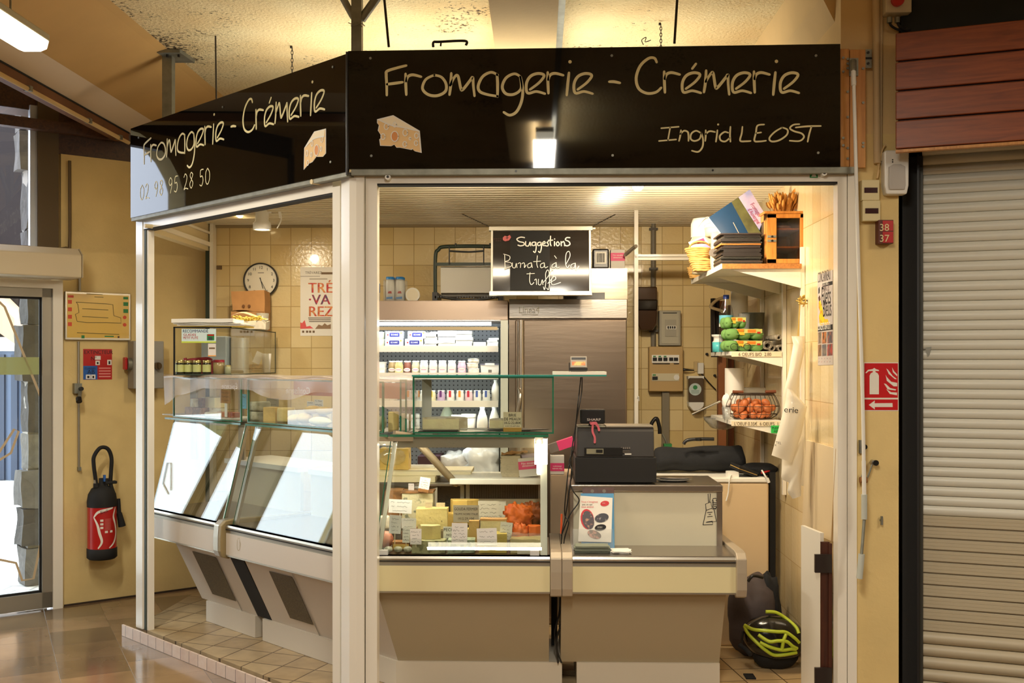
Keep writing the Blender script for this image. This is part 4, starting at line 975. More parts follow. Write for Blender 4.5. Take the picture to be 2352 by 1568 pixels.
for a,b in ((.008,.026),):
    A=[(a+KM*GY0,GY0+.008,ZR),(b+KM*GY0,GY0+.008,ZR),(b+KM*GY1,GY1+.008,GZ1),(a+KM*GY1,GY1+.008,GZ1)];B=[(p[0],p[1]+.02,p[2])for p in A]
    m.add(A+B,[(0,1,2,3),(5,4,7,6),(3,2,6,7),(1,0,4,5),(1,5,6,2),(0,3,7,4)],ALU)
part('corner_bar',m,t,local=True)
m = MB();a,b = XE - .045,XE - .012
A=[(a,GY0+.008,ZR),(b,GY0+.008,ZR),(b,GY1+.008,GZ1-.02),(a,GY1+.008,GZ1-.02)];B=[(p[0],p[1]+.025,p[2])for p in A]
m.add(A+B,[(0,1,2,3),(5,4,7,6),(3,2,6,7),(1,0,4,5),(1,5,6,2),(0,3,7,4)],WHT);part('end_bar',m,t,local=True)
m=MB();m.add([(XE-.012,GY0,ZR),(XE-.012,.56,ZR),(XE-.012,.56,GZ1-.2),(XE-.012,.4,GZ1),(XE-.012,GY1,GZ1)],[(0,1,2,3,4)],GLS);part('end_glass',m,t,local=True)
m=MB();xt=XE-.052;m.tube([(xt,.155,1.31),(xt,.135,1.235),(xt,.115,1.155)],.011,TUBEW,n=10,smooth=False);part('light_tube',m,t,local=True)
m=MB();m.box(xt-.02,xt+.02,.15,.17,1.305,1.325,WHT);part('tube_holder',m,t,local=True)
for cx in (fx(880,.03),fx(1228,.03)):
    m=MB();m.box(cx-.022,cx+.022,GY0-.006,GY0+.02,ZR,ZR+.022,WHP);part('glass_clip',m,t,local=True)
# inner stepped deck, back wall, evaporator, worktop
m=MB();m.ext([(.27,ZR),(.27,.845),(.56,.845),(.56,ZR)],.0,XE-.05,STEEL,KM);part('raised_deck',m,t,local=True)
m=MB();m.ext([(.555,.84),(.555,.97),(.575,.97),(.575,.84)],.35,XE-.02,mat('inner_cream',(206,192,160),.5));part('inner_back',m,t,local=True)
m = MB();m.ext([(.60,.6),(.60,1.055),(.62,1.055),(.62,.6)],.02,XE - .01,BLKM,KM); 
for i in range(30):x=.44+i*.0125;m.box(x,x+.004,.585,.60,.965,1.04,mat('grille_dark',(58,54,48),.6))
for x in (.385,.415,.80): m.box(x,x + .02,.575,.60,.955,1.06,ALUD)
part('cooling_grille',m,t,local=True)
m=MB();m.ext([(.44,1.06),(.44,1.09),(.80,1.09),(.80,1.06)],.34,XE-.01,WHT);part('worktop',m,t,local=True,bevel=.004)
m=MB();m.ext([(.50,1.045),(.50,1.055),(1.0,1.055),(1.0,1.045)],-.05,.40,STEEL,KM);part('worktop',m,t,local=True,label='steel corner worktop')
m = MB()
sa = onY(945,1000,FC.y + .24) - FC;sb = onY(1048,1112,FC.y + .50) - FC;sa.z += 0;sb.z += 0
for d in(0,):m.tube([(sa.x-.08,sa.y-.05,sa.z+.012),(sa.x,sa.y,sa.z),(sb.x,sb.y,sb.z)],.021,mat('arm_taupe',(150,134,108),.5),n=4,smooth=False)
part('support_arm',m,t,local=True)
m=MB();a=onY(872,996,FC.y+.2)-FC;m.box(a.x,a.x+.17,.17,.215,1.305,1.325,mat('arm_taupe',(150,134,108),.5));part('bracket',m,t,local=True)
m=MB();m.ext([(.17,1.328),(.17,1.338),(.60,1.338),(.60,1.328)],.0,XE-.005,GLS,KM);m.ext([(.166,1.327),(.166,1.339),(.17,1.339),(.17,1.327)],.0,XE-.005,GREENGL,KM);part('shelf_glass',m,t,local=True)
m=MB();m.box(.10,XE-.03,.196,.24,1.302,1.324,ALU);m.box(.10,XE-.03,.196,.200,1.272,1.302,ALU);part('added_tube_shield',m,t,local=True)  # opaque rail added to hide the tube behind it
m=MB();m.tube([(.2,.222,1.290),(XE-.08,.222,1.290)],.010,TUBEW,smooth=False,n=10);part('light_tube',m,t,local=True)  # extra tube added inside the display, hidden from the front
m = MB();bumper_end(m,XE + .002,fx(1290));part('bumper_end',m,t,local=True,bevel=.004)
m=MB();a=fx(1272,.3);m.box(a-.01,a+.006,.50,.54,.21,.56,BLKM);part('leg',m,t,local=True)
# --- cash counter
X2,X3 = fx(1315),fx(1690)
t=F2=counter('low cash desk counter with white front, right of the glass display',(FC.x,FC.y,0),0,X2,X3,fx(1290)+.0,fx(1672),display=False)
m = MB();bumper_end(m,fx(1290) + .001,X2);part('bumper_end',m,t,local=True,bevel=.004)
m = MB();bumper_end(m,X3,fx(1713));part('bumper_end',m,t,local=True,bevel=.004)
m=MB();m.ext([(.01,.745),(.01,.772),(.33,.772),(.33,.745)],X2,X3,STEEL);part('shelf',m,t,local=True)
m=MB();m.ext([(.30,.772),(.30,1.045),(.315,1.045),(.315,.772)],X2+.005,X3-.04,mat('desk_white',(232,224,196),.4));part('front_panel',m,t,local=True)
m=MB();m.box(X3-.04,X3-.012,.295,.32,.772,1.045,STEEL);m.box(X2-.002,X2+.014,.295,.32,.772,1.045,STEEL);m.box(X3-.03,X3-.012,.32,.70,.6,1.045,STEEL);part('side_panel',m,t,local=True)
m=MB();m.box(X2-.01,X3-.01,.285,.74,1.045,1.078,STEEL);part('desk_top',m,t,local=True,bevel=.004)
# apron drawing on the front panel
zA = lambda x,y: (lambda p: (p.x - FC.x,p.z))(onY(1260 + x / 3.136,800 + y / 3.136,FC.y + .30))
DRAW=[[(1112,1270),(1135,1165),(1130,1120),(1168,1105),(1178,1150),(1135,1165)],[(1178,1155),(1192,1158),(1208,1245),(1135,1252)],[(1112,1270),(1182,1268),(1180,1250)],[(1152,1110),(1148,1048),(1166,1044),(1160,1106)],
        [(1178,1100),(1186,1080),(1204,1078),(1216,1086),(1205,1092)],[(1180,1108),(1210,1112)],[(1182,1120),(1214,1126)],[(1182,1132),(1212,1140)],[(1186,1146),(1205,1154)],[(1210,1095),(1216,1130),(1200,1158)],[(1186,1095),(1182,1140),(1192,1156)],
        [(1144,1182),(1178,1178)],[(1154,1196),(1168,1194)],[(1144,1212),(1180,1208)],[(1138,1250),(1180,1243)]]
m=MB();m.ribbon([[zA(*p)for p in s]for s in DRAW],.0035,INK,FR((0,.2995,0)),.0006,smooth=False);part('apron_drawing',m,t,local=True)
# --- slanted left counters
lr = (FC.x,FC.y,0)
xl0,xs,= lx(336,.2),lx(508,.2)
fxl = lambda px,d=0.0: (onL(px,HY,.2 + d) - Vector((FC.x,FC.y,0))).dot(LU)
x1 = xs - .035;x2 = xs + .055
L1=counter('far left slanted display counter behind the side frame',lr,LROT,xl0,x1,xl0+.27,x1+.03,grilles=((fxl(452,.1),fxl(520,.14)),))
L2=counter('second slanted display counter, between the first one and the corner post',lr,LROT,x2,0,x2+.10,0,k1=-KM,kx=-.08,grilles=((fxl(625,.09),fxl(700,.15)),))
for t,a,b,k1 in ((L1,xl0,x1,0),(L2,x2,0,-KM)):
    m=MB();slant(m,a+.01,b-.008,.006,GLSD,GREENGL,0,k1);part('front_glass',m,t,local=True)
    m=MB();m.ext([(.0,ZR-.02),(.0,ZR),(.56,ZR),(.56,ZR-.02)],a,b,STEEL,0,k1);part('deck',m,t,local=True)
    for q in ((a + .01,a + .028),) + (((b - .032,b - .014),) if not k1 else ()):
        A=[(q[0],GY0+.008,ZR),(q[1],GY0+.008,ZR),(q[1],GY1+.008,GZ1),(q[0],GY1+.008,GZ1)];B=[(p[0],p[1]+.02,p[2])for p in A]
        m=MB();m.add(A+B,[(0,1,2,3),(5,4,7,6),(3,2,6,7),(1,0,4,5),(1,5,6,2),(0,3,7,4)],ALU);part('slanted_bar',m,t,local=True)
    m=MB();m.ext([(.15,1.328),(.15,1.338),(.60,1.338),(.60,1.328)],a-.04,b,GLS,0,k1);m.ext([(.145,1.327),(.145,1.339),(.15,1.339),(.15,1.327)],a-.04,b,GREENGL,0,k1);part('shelf_glass',m,t,local=True)
    m=MB();m.ext([(.56,.75),(.56,1.02),(.58,1.02),(.58,.75)],a+.02,b,mat('inner_cream',(206,192,160),.5),0,k1);part('inner_back',m,t,local=True)
    m=MB();m.ext([(.54,1.02),(.54,1.05),(.90,1.05),(.90,1.02)],a+.02,b,WHT,0,k1);part('worktop',m,t,local=True)
m=MB();m.add([(xl0+.012,GY0,ZR),(xl0+.012,.56,ZR),(xl0+.012,.56,GZ1),(xl0+.012,GY1,GZ1)],[(0,1,2,3)],GLS);part('end_glass',m,L1,local=True)
m = MB();bumper_end(m,x1 + .002,x2 - .03,ALU);part('bumper_end',m,L1,local=True,bevel=.004)
m=MB();bumper_end(m,x2-.03,x2-.002,mat('bumper_khaki',(150,132,92),.5));part('bumper_end',m,L2,local=True,bevel=.004)
m=MB();m.ext([(.052,.58),(.24,.20),(.6,.2),(.6,.58)],x1+.035,x2+.095,BLKM);part('dark_gap',m,L2,local=True)
# little smiling cup emblem pressed in the bumper
m=MB();cc=fxl(548);m.ribbon([[(cc-.012,.70),(cc-.014,.655),(cc,.64),(cc+.014,.655),(cc+.014,.70)],[(cc-.006,.712),(cc-.004,.705)],[(cc+.008,.712),(cc+.006,.705)],[(cc+.014,.69),(cc+.022,.68),(cc+.014,.66)]],.003,mat('emboss',(186,170,130),.5),FR((0,-.0005,0)),.0008)
part('pressed_emblem',m,L2,local=True)
# ---------------------------------------------------------------- glass boxes on top of the counters
def glass_box(name,label,loc,rz,x0,x1,y0,y1,z0,z1,edge=GREENGL,k0=0,k1=0,top=True,th=.008,back=True):
    t = T(name,label,'glass case',loc,rz)
    m=MB();m.ext([(y0+.004,z0+.006),(y0+.004,z1-.006),(y0+.006,z1-.006),(y0+.006,z0+.006)],x0+.004,x1-.004,GLS,k0,k1);part('front_pane',m,t,local=True)
    m = MB()
    for z in(z0,z1-th):m.ext([(y0,z),(y0,z+th),(y0+.012,z+th),(y0+.012,z)],x0,x1,edge,k0,k1)
    for x,k in((x0,k0),(x1-.008,k1)):m.box(x+k*y0,x+.008+k*y0,y0,y0+.010,z0+th,z1-th,edge)
    part('glass_edge',m,t,local=True)
    if top:m=MB();m.ext([(y0+.01,z1-.006),(y0+.01,z1-.001),(y1,z1-.001),(y1,z1-.006)],x0,x1,GLS,k0,k1);part('top_pane',m,t,local=True)
    m=MB();m.ext([(y0+.01,z0+.001),(y0+.01,z0+.006),(y1,z0+.006),(y1,z0+.001)],x0,x1,GLS,k0,k1);part('bottom_pane',m,t,local=True)
    for x,k in ((x0,k0),(x1,k1)):
        m = MB();s = -.003 if x == x1 else .003
        m.add([(x+s+k*(y0+.01),y0+.01,z0+th),(x+s+k*y1,y1,z0+th),(x+s+k*y1,y1,z1-th),(x+s+k*(y0+.01),y0+.01,z1-th)],[(0,1,2,3)],GLS);part('side_pane',m,t,local=True)
    return t
BZ0,BZ1 = 1.340,1.625
bx0,bx1 = fx(948,.22),fx(1272,.22)
BOXF=glass_box('glass_case','green-edged glass box with brie pieces on the front counter',lr,0,bx0,bx1,.22,.50,BZ0,BZ1)
m=MB();m.box(bx0-.004,fx(1272,.22),.215,.50,BZ1,BZ1+.008,TEALGL);part('top_shelf',m,BOXF,local=True)
m=MB();m.box(bx0+.02,bx0+.07,.46,.465,BZ0+.01,BZ1-.02,mat('grey_strip',(214,212,204),.5));part('back_strip',m,BOXF,local=True)
m=MB();a,b=fx(1270,.24),fx(1393,.24);z=1.7-(863-830)*(FC.y+.24)/F_PX;m.box(a,b,.235,.42,BZ1+.009,BZ1+.024,WHT);m.box(a,b,.235,.42,BZ1+.001,BZ1+.009,TEALGL)
for v in m.v: v += Vector(lr)
solo('payment_shelf','white narrow shelf with teal glass edge sticking out beside the glass box','shelf',m)
bl = [fxl(397,.17),fxl(553,.17),fxl(568,.17)]
BOX1=glass_box('glass_case','left glass box with sliced cheeses on the slanted counter',lr,LROT,bl[0],bl[1],.17,.47,1.342,1.60)
BOX2=glass_box('glass_case','right glass box of the slanted counter, with small round cheeses',lr,LROT,bl[2],-.06,.17,.47,1.342,1.60,k1=-KM)
BOX3=glass_box('glass_case','corner glass box behind the post, under the film sheet',lr,0,.02,bx0-.03,.22,.50,BZ0,1.61,k0=KM)
# ---------------------------------------------------------------- back of the stall: chiller, fridge
YF = 6.50
ORD=['topmost','second from the top','third from the top','fourth from the top','fifth from the top','sixth from the top']
P6 = lambda px,py,Y=YF: onY(px,py,Y)
xr = P6(1150,800).x;xl = -1.16
t=CH=T('chiller','open multideck dairy chiller with brightly lit shelves behind the counter','chiller',((xl+xr)/2,YF,0.07))
PINKST = mat('canopy_steel',(196,176,160),.35,.7)
m = MB();m.box(xl,xr + .045,YF,7.22,1.955,2.078,PINKST);part('canopy',m,t,bevel=.004)
m=MB();m.box(xl,xr,YF+.012,YF+.07,1.90,1.905,WHT);m.add([(xl,YF+.01,1.895),(xr-.02,YF+.01,1.895),(xr-.02,YF+.005,1.915),(xl,YF+.005,1.915)],[(0,1,2,3)],mat('louver_tan',(206,190,160),.5));part('louver',m,t)
m=MB();m.tube([(xl+.05,YF+.035,1.935),(xr-.06,YF+.035,1.935)],.011,TUBEC,n=10,smooth=False);part('light_tube',m,t)
m = MB();m.box(xl,xr,7.10,7.12,.9,1.955,PERFG);part('back_panel',m,t)
m=MB();m.box(xr,xr+.045,YF-.01,7.22,.07,1.955,mat('chiller_side',(196,200,190),.35,.3));part('side_panel',m,t)
m=MB();m.box(xr-.012,xr-.004,YF+.01,YF+.03,.9,1.91,mat('dark_edge',(24,44,48),.3));part('glass_edge',m,t)
m = MB();m.box(xl - .04,xl,YF,7.22,.07,1.955,WHT);part('side_panel',m,t)
m = MB();m.box(xl,xr,YF + .02,7.22,.07,.94,WHT);part('base',m,t)
SHZ = {}
for k,py in enumerate((795,857,921.5,1010)):
    z = 1.7 - (py - 830) * 6.63 / F_PX;SHZ[k] = z
    m=MB();m.box(xl,xr-.02,6.63,7.10,z-.012,z,WHT);m.box(xl,xr-.02,6.615,6.63,z-.036,z+.004,WHT);part('shelf',m,t)
    m=MB();m.cyl((xl+.03,6.645,z-.026),(xr-.05,6.645,z-.026),.007,emitter('added_shelf_glow',(236,246,255),2.2),n=8);part('added_shelf_light',m,t)  # glowing tube added under each shelf to brighten the goods
    area('added_shelf_area',((xl+xr)/2,6.645,z-.036),xr-xl-.1,.012,.5,COOL,(R(14),0,0))  # area light added along with the shelf glow
SHZ[4] = .94
m = MB();q = P6(862 + 0,1018,6.61)
for s,px,py in(('LAIT CRU 0.95',900,1014),('LAIT DEMI 1.10',900,1020)):q=P6(px,py,6.614);m.text(s,.016,GREYI,FR((q.x,6.6145,SHZ[3]-(.012 if py==1014 else .030))),sx=.9)
part('price_print',m,t)
# steel fridge
x0,x1 = xr + .05,P6(1441,700).x
t=T('steel_fridge','tall stainless steel upright fridge beside the chiller','fridge',((x0+x1)/2,YF,.07))
m = MB();m.box(x0,x1,YF,7.25,1.965,2.085,STEEL);part('motor_housing',m,t,bevel=.004)
m = MB();m.box(x0,x1,YF + .03,7.25,.07,1.963,STEELD);part('body',m,t)
m=MB();m.box(x0+.04,x1-.004,YF-.01,YF+.028,.12,1.955,STEELD);part('door',m,t,bevel=.006)
m=MB();m.cyl((x0+.075,YF-.014,.2),(x0+.075,YF-.014,1.955),.022,STEEL);part('door_edge',m,t)
m=MB();h=P6(1192,930);m.tube([(h.x,YF-.03,h.z+.10),(h.x+.01,YF-.07,h.z+.06),(h.x-.005,YF-.07,h.z-.04),(h.x-.02,YF-.05,h.z-.10)],.012,STEEL);part('handle',m,t)
m=MB();h=P6(1191,719);m.text('Linea4',.058,CHALK,FR((h.x,YF-.001,h.z),),sx=.86,h=.002);m.box(h.x+.02,h.x+.12,YF-.003,YF-.001,h.z-.012,h.z-.008,CHALK);part('lettering',m,t)
xs0=P6(1358,650,6.85).x;m=MB();m.box(xs0,P6(1441,650,6.85).x,6.85,7.3,2.09,2.305,STEELD);solo('steel_hood','stainless steel box standing on top of the fridge at its right','steel box',m)
# things on top of the fridge and chiller
m=MB();a=P6(1295,685,6.6);b=P6(1389,666,6.6);m.lump(a.x,b.x,6.58,6.75,2.086,2.13,BLK,.004,8,3);solo('black_tray','long black tray lying on top of the fridge under the chalkboard','tray',m)
zt = 2.306
def sbox(name,label,cat,px0,px1,py0,Y,dep,z0,mt,py1=None,**k):
    a=P6(px0,0,Y);b=P6(px1,py0,Y);m=MB();m.box(a.x,b.x,Y,Y+dep,z0,b.z,mt);return m,a.x,b.x,b.z
m,a,b,z = sbox('','','',1361,1399,571,6.88,.12,zt,BLK)
t=T('black_package','black package with white barcode label on the steel box','package',((a+b)/2,6.94,zt));part('body',m,t,bevel=.01)
m = MB();m.box(a + .018,b - .018,6.876,6.88,zt + .03,z - .02,PAPER)
for i in range(9):x=a+.026+i*(b-a-.052)/9;m.box(x,x+.002+.003*(i%2),6.875,6.876,zt+.04,z-.03,INK)
part('barcode_label',m,t)
def filmbox(label,loc,rz,w_,d,h,txt=True,tilt=None):
    t = T('film_carton',label,'carton',loc,rz,'pink cling film cartons')
    m=MB();m.box(-w_/2,w_/2,0,d,0,h,mat('carton_grey',(206,200,190),.6));part('carton',m,t,local=True,bevel=.003)
    m=MB();m.box(-w_/2-.0005,w_/2+.0005,-.0012,.0,h*.40,h*.82,PINKP);part('pink_band',m,t,local=True)
    m = MB();s = w_ / 6.0
    m.text('Film étirable',s*.86,PAPER,FR((0,-.0014,h*.66)),'CENTER');m.text('alimentaire',s*.86,PAPER,FR((0,-.0014,h*.54)),'CENTER');part('lettering',m,t,local=True)
    if tilt:t.rotation_euler=tilt;ROOTM[t]=Matrix.Translation(Vector(loc))@ t.rotation_euler.to_matrix().to_4x4()
    return t
a=P6(1419,615,6.88);filmbox('pink and grey cling film carton on top of the steel box',(a.x,6.88,zt),0,.092,.09,.125)
m=MB();p0,p1=P6(1436,585,6.8),P6(1461,565,6.62);m.tube([p0,p1],.012,ALU,smooth=False);solo('metal_rod_roll','slim metal roll propped from the steel box against the white post','roll',m)
# paper dispenser with a white roll
t=T('paper_dispenser','green tube frame dispenser holding a wide white paper roll','paper dispenser',(P6(1075,685,6.70).x,6.75,2.079))
GRN = mat('frame_green',(40,56,44),.45)
f0,f1 = P6(1000,0,6.7).x,P6(1150,0,6.7).x;zb = P6(0,609,6.7).z;ztp = P6(0,569,6.7).z
m=MB();m.tube([(f0,6.7,2.085),(f0,6.7,ztp-.07),(f0+.02,6.7,ztp-.02),(f0+.07,6.7,ztp),(f1-.07,6.7,ztp),(f1-.02,6.7,ztp-.02),(f1,6.7,ztp-.07),(f1,6.7,2.085)],.012,GRN,n=10);m.box(f0,f1,6.69,6.705,zb-.010,zb+.010,GRN)
m.box(f0-.016,f0+.016,6.66,6.95,2.08,2.14,BLK);m.box(f1-.016,f1+.016,6.66,6.95,2.08,2.14,BLK);part('tube_frame',m,t)
m = MB()
for px in(1032,1111):x=P6(px,0,6.68).x;m.cyl((x,6.68,zb),(x,6.68,ztp),.004,BLK,n=8);m.cyl((x+.04,6.69,ztp),(x+.04,6.69,ztp+.02),.006,BLK,n=8)
m.tube([(P6(1032,0,6.68).x,6.68,ztp-.03),(P6(1075,0,6.68).x,6.68,ztp-.036),(P6(1111,0,6.68).x,6.68,ztp-.03)],.006,BLK);part('cutter_arm',m,t)
m=MB();m.cyl((f0+.03,6.83,2.20),(f1-.02,6.83,2.20),.088,PAPER,n=32);m.box(f0+.03,f1-.02,6.74,6.744,2.14,zb-.01,PAPER);part('paper_roll',m,t)
m = MB()
for i in range(24):
    x=f0+(f1-f0)*i/24;m.box(x,x+.008,6.66,6.67,2.085+.02*abs(math.sin(i*.35+.9)),2.10+.02*abs(math.sin(i*.35+.9)),BLK)
m.tube([(f0,6.67,2.115),((f0+f1)/2,6.66,2.088),(f1,6.67,2.11)],.008,BLK);part('serrated_blade',m,t)
# milk bottles in a shrink pack, round tub
def bottle(m,c,r,h,mt,cap):m.lathe([(0,0),(r,0),(r,h*.5),(r*.92,h*.7),(r*.55,h*.88),(r*.5,h*.93),(0,h*.93)],mt,c,20);m.lathe([(r*.62,h*.90),(r*.62,h),(0,h)],cap,c,16)
PBLU = mat('cap_blue',(50,130,200),.4)
rr = .031;pk = []
c0 = P6(907,688,6.72)
for i,(dx,dy) in enumerate(((-.031,0),(.031,0),(-.031,.062),(.031,.062))):
    p=Vector((c0.x+dx,6.72+dy,2.079));t=T('milk_bottle',('front left','front right','rear left','rear right')[i]+' blue-capped white milk bottle of the pack on the chiller','bottle',tuple(p),0,'milk bottles on the chiller')
    m=MB();m.lathe([(0,0),(rr,0),(rr,.09),(rr*.9,.13),(rr*.78,.145),(0,.146)],WHP,(0,0,0),20);part('body',m,t,local=True)
    m=MB();m.lathe([(rr*.84,.145),(rr*.84,.162),(0,.163)],PBLU,(0,0,0),18);part('cap',m,t,local=True)
    if i < 2:
        m=MB();m.prism([(-.02,.02),(.02,.02),(.02,.035),(-.02,.03)],PBLU,.0008,FR((0,-rr-.0004,0)));m.prism([(-.01,.055),(.016,.055),(.012,.07),(-.006,.068)],REDP,.0008,FR((0,-rr-.0004,0)));part('label',m,t,local=True)
m=MB();m.lump(c0.x-.068,c0.x+.068,6.682,6.82,2.0795,2.22,CLEARP,.003,12,4);solo('shrink_wrap','clear shrink wrap around the milk bottles on the chiller','wrap',m)
p=P6(863,688,6.72);t=T('milk_bottle','blue and white bottle half hidden by the corner post, on the chiller','bottle',(p.x,6.72,2.079),0,'milk bottles on the chiller')
m=MB();m.lathe([(0,0),(.028,0),(.028,.12),(.02,.145),(0,.146)],WHP);m.lathe([(.0284,.06),(.0284,.12)],BLUEP);part('body',m,t,local=True);m=MB();m.lathe([(.02,.145),(.02,.158),(0,.158)],PBLU);part('cap',m,t,local=True)
p=P6(948,688,6.70);t=T('round_tub','round white tub lying on its side beside the milk bottles','tub',(p.x,6.70,2.079))
m=MB();m.cyl((0,.0,.046),(0,.09,.046),.043,WHP,r1=.038,n=28);part('body',m,t,local=True)
m=MB();m.cyl((0,-.008,.046),(0,0,.046),.046,WHT,n=28);m.cyl((0,-.009,.046),(0,-.008,.046),.036,mat('lid_cream',(236,226,200),.5),n=28);part('lid',m,t,local=True)
# chalkboard on chains
YK = 6.25;a = onY(1128,672,YK);b = onY(1357,525,YK)
t=T('chalkboard','dark chalkboard with white handwriting in a slim frame, hung on chains','chalkboard',((a.x+b.x)/2,YK,a.z))
m=MB();m.grid(lambda u,v:Vector((a.x+(b.x-a.x)*u,YK+.004+.003*math.sin(u*4),a.z+(b.z-a.z)*v)),6,6,BOARD);m.box(a.x,b.x,YK+.006,YK+.012,a.z,b.z,BLKM);part('board',m,t)
m = MB();q0 = onY(1122,679,YK);q1 = onY(1362,517,YK);hz = .026
m.box(q0.x,q1.x,YK-.012,YK+.016,q1.z-hz,q1.z,ALU);m.box(q0.x+.004,q1.x-.006,YK-.012,YK+.016,q0.z,q0.z+hz,ALU);m.box(a.x-.002,a.x+.010,YK-.01,YK+.014,a.z,b.z,WHT);m.box(b.x-.010,b.x+.002,YK-.01,YK+.014,a.z,b.z,WHT)
m.cyl((q1.x,YK,q1.z-.012),(q1.x+.016,YK,q1.z-.012),.005,WHT);part('edge_rails',m,t,bevel=.002)
z7 = lambda x,y: (lambda p: (p.x,p.z))(onY(840 + x / 3.92,480 + y / 3.92,YK))
CT=[[(1430,250),(1395,245),(1360,262),(1380,285),(1420,295),(1425,315),(1395,325),(1370,318)],[(1440,285),(1440,320),(1465,325),(1480,290),(1485,325)],[(1525,290),(1500,295),(1500,320),(1525,318),(1530,290),(1535,340),(1525,385),(1510,375)],
      [(1570,290),(1548,300),(1552,322),(1575,315),(1578,290),(1582,340),(1570,385),(1555,375)],[(1590,310),(1615,300),(1610,285),(1595,295),(1595,320),(1620,322)],[(1645,285),(1632,295),(1645,308),(1640,325),(1622,325)],
      [(1665,235),(1662,300),(1670,325)],[(1645,275),(1685,272)],[(1700,285),(1700,325)],[(1702,262)],[(1730,285),(1715,305),(1728,325),(1745,308),(1730,285)],[(1760,285),(1762,325)],[(1762,300),(1780,285),(1790,300),(1792,325)],
      [(1840,250),(1810,250),(1800,270),(1830,285),(1840,310),(1815,325),(1795,318)]]
CT2=[[(1250,405),(1252,470),(1255,530)],[(1240,400),(1295,420),(1290,455),(1255,470),(1305,480),(1310,510),(1250,540)],[(1320,480),(1322,520),(1345,525),(1355,485),(1362,525)],[(1370,490),(1385,480),(1395,490),(1392,525)],
       [(1405,490),(1420,480),(1430,490),(1428,525),(1445,500)],[(1490,480),(1460,495),(1462,525),(1490,515),(1492,480),(1500,525)],[(1545,415),(1540,490),(1550,525)],[(1510,470),(1575,465)],[(1605,480),(1575,495),(1578,525),(1605,515),(1608,480),(1615,525),(1640,515)],
       [(1710,480),(1680,500),(1682,525),(1710,515),(1715,475),(1720,525),(1745,520)],[(1700,415),(1718,440)],[(1800,500),(1840,420),(1830,375),(1805,400),(1800,480),(1815,525),(1835,500)],[(1880,485),(1850,500),(1852,530),(1880,520),(1888,480),(1892,550),(1920,510)],
       [(1480,570),(1475,640),(1490,680),(1515,660)],[(1450,582),(1520,578)],[(1520,640),(1535,630),(1538,680)],[(1555,630),(1555,675),(1575,680),(1590,635),(1595,680)],[(1600,660),(1650,590),(1640,545),(1620,580),(1622,660),(1610,725),(1600,700)],
       [(1640,670),(1690,600),(1685,545),(1655,580),(1655,660),(1645,725),(1630,710)],[(1660,660),(1710,630),(1700,605),(1675,630),(1680,680),(1755,660)]]
cf = FR((0,YK - .003,0))
m=MB();m.ribbon([[z7(*p)for p in s]for s in CT],.0068,CHALK,cf,.0008);m.ribbon([[z7(*p)for p in s]for s in CT2],.0040,CHALK,cf,.0008);part('chalk_lettering',m,t)
m=MB();m.prism([z7(*p)for p in((1232,250),(1250,232),(1275,238),(1295,224),(1308,245),(1290,275),(1255,284),(1234,272))],mat('mark_pink',(196,96,96),.6),.0008,cf);m.ribbon([[z7(1260,253),z7(1285,250)],[z7(1271,240),z7(1273,264)]],.003,BLKM,cf,.0014,smooth=False)
m.ribbon([[z7(x,262),z7(x+14,262)]for x in range(1150,1220,20)]+[[z7(x,278),z7(x+12,278)]for x in range(1170,1220,18)],.0018,mat('mark_pink_dark',(110,60,52),.6),cf,.0008,smooth=False);part('pink_emblem',m,t)
m = MB()
for(px,py),e in(((1060,470),Vector((a.x-.01,YK,q1.z))),((1415,470),Vector((b.x+.01,YK,q1.z)))):
    p0 = onZ(px,py,2.70);n = 26
    for i in range(n):
        c=p0.lerp(e,(i+.5)/n);d=(e-p0).normalized();s=d.cross(Vector((0,1,0)))if i%2 else d.cross(Vector((0,.3,1)));s.normalize()
        L=(e-p0).length/n*.62;m.tube([c+d*L*math.cos(k*math.pi/3)+s*.0035*math.sin(k*math.pi/3)for k in range(7)],.0014,DK,n=4,smooth=False)
part('hanging_chain',m,t)
t.rotation_euler = (R(-6),0,0)
# ---------------------------------------------------------------- chiller goods
def z8p(x): return 840 + x * .2041
def shx(x,Y=6.68): return onY(z8p(x),HY,Y).x
BUTW = mat('butter_wrap',(238,240,244),.4);BUTB = mat('butter_blue',(44,48,130),.45)
def butter(label,cx,z):
    t = T('butter_pack',label,'butter pack',(cx,6.66,z),0,'butter packs on the top shelf')
    m = MB();m.box(-.057,.057,0,.09,0,.048,BUTW);part('pack',m,t,local=True,bevel=.002)
    m=MB();m.prism([(-.03,.014),(-.026,.011),(.03,.011),(.034,.014),(.034,.034),(.03,.038),(-.026,.038),(-.03,.034)],BUTB,.0006,FR((0,-.0004,0)));part('blue_label',m,t,local=True)
    m=MB();m.text('ÉCHIRÉ',.0135,PAPER,FR((.002,-.0012,.020)),'CENTER');part('lettering',m,t,local=True)
    m=MB();m.cyl((-.041,0,.024),(-.041,-.001,.024),.005,REDP,n=10);m.cyl((.044,0,.036),(.044,-.001,.036),.006,YELP,n=10);part('print_dots',m,t,local=True)
z1 = SHZ[0]
butter('butter pack at bottom left of the four white and blue packs',shx(322),z1);butter('butter pack at bottom right of the four white and blue packs',shx(548),z1)
butter('butter pack at top left of the four white and blue packs',shx(326),z1+.049);butter('butter pack at top right of the four white and blue packs',shx(578),z1+.049)
YT = mat('tub_pale_yellow',(232,232,196),.5)
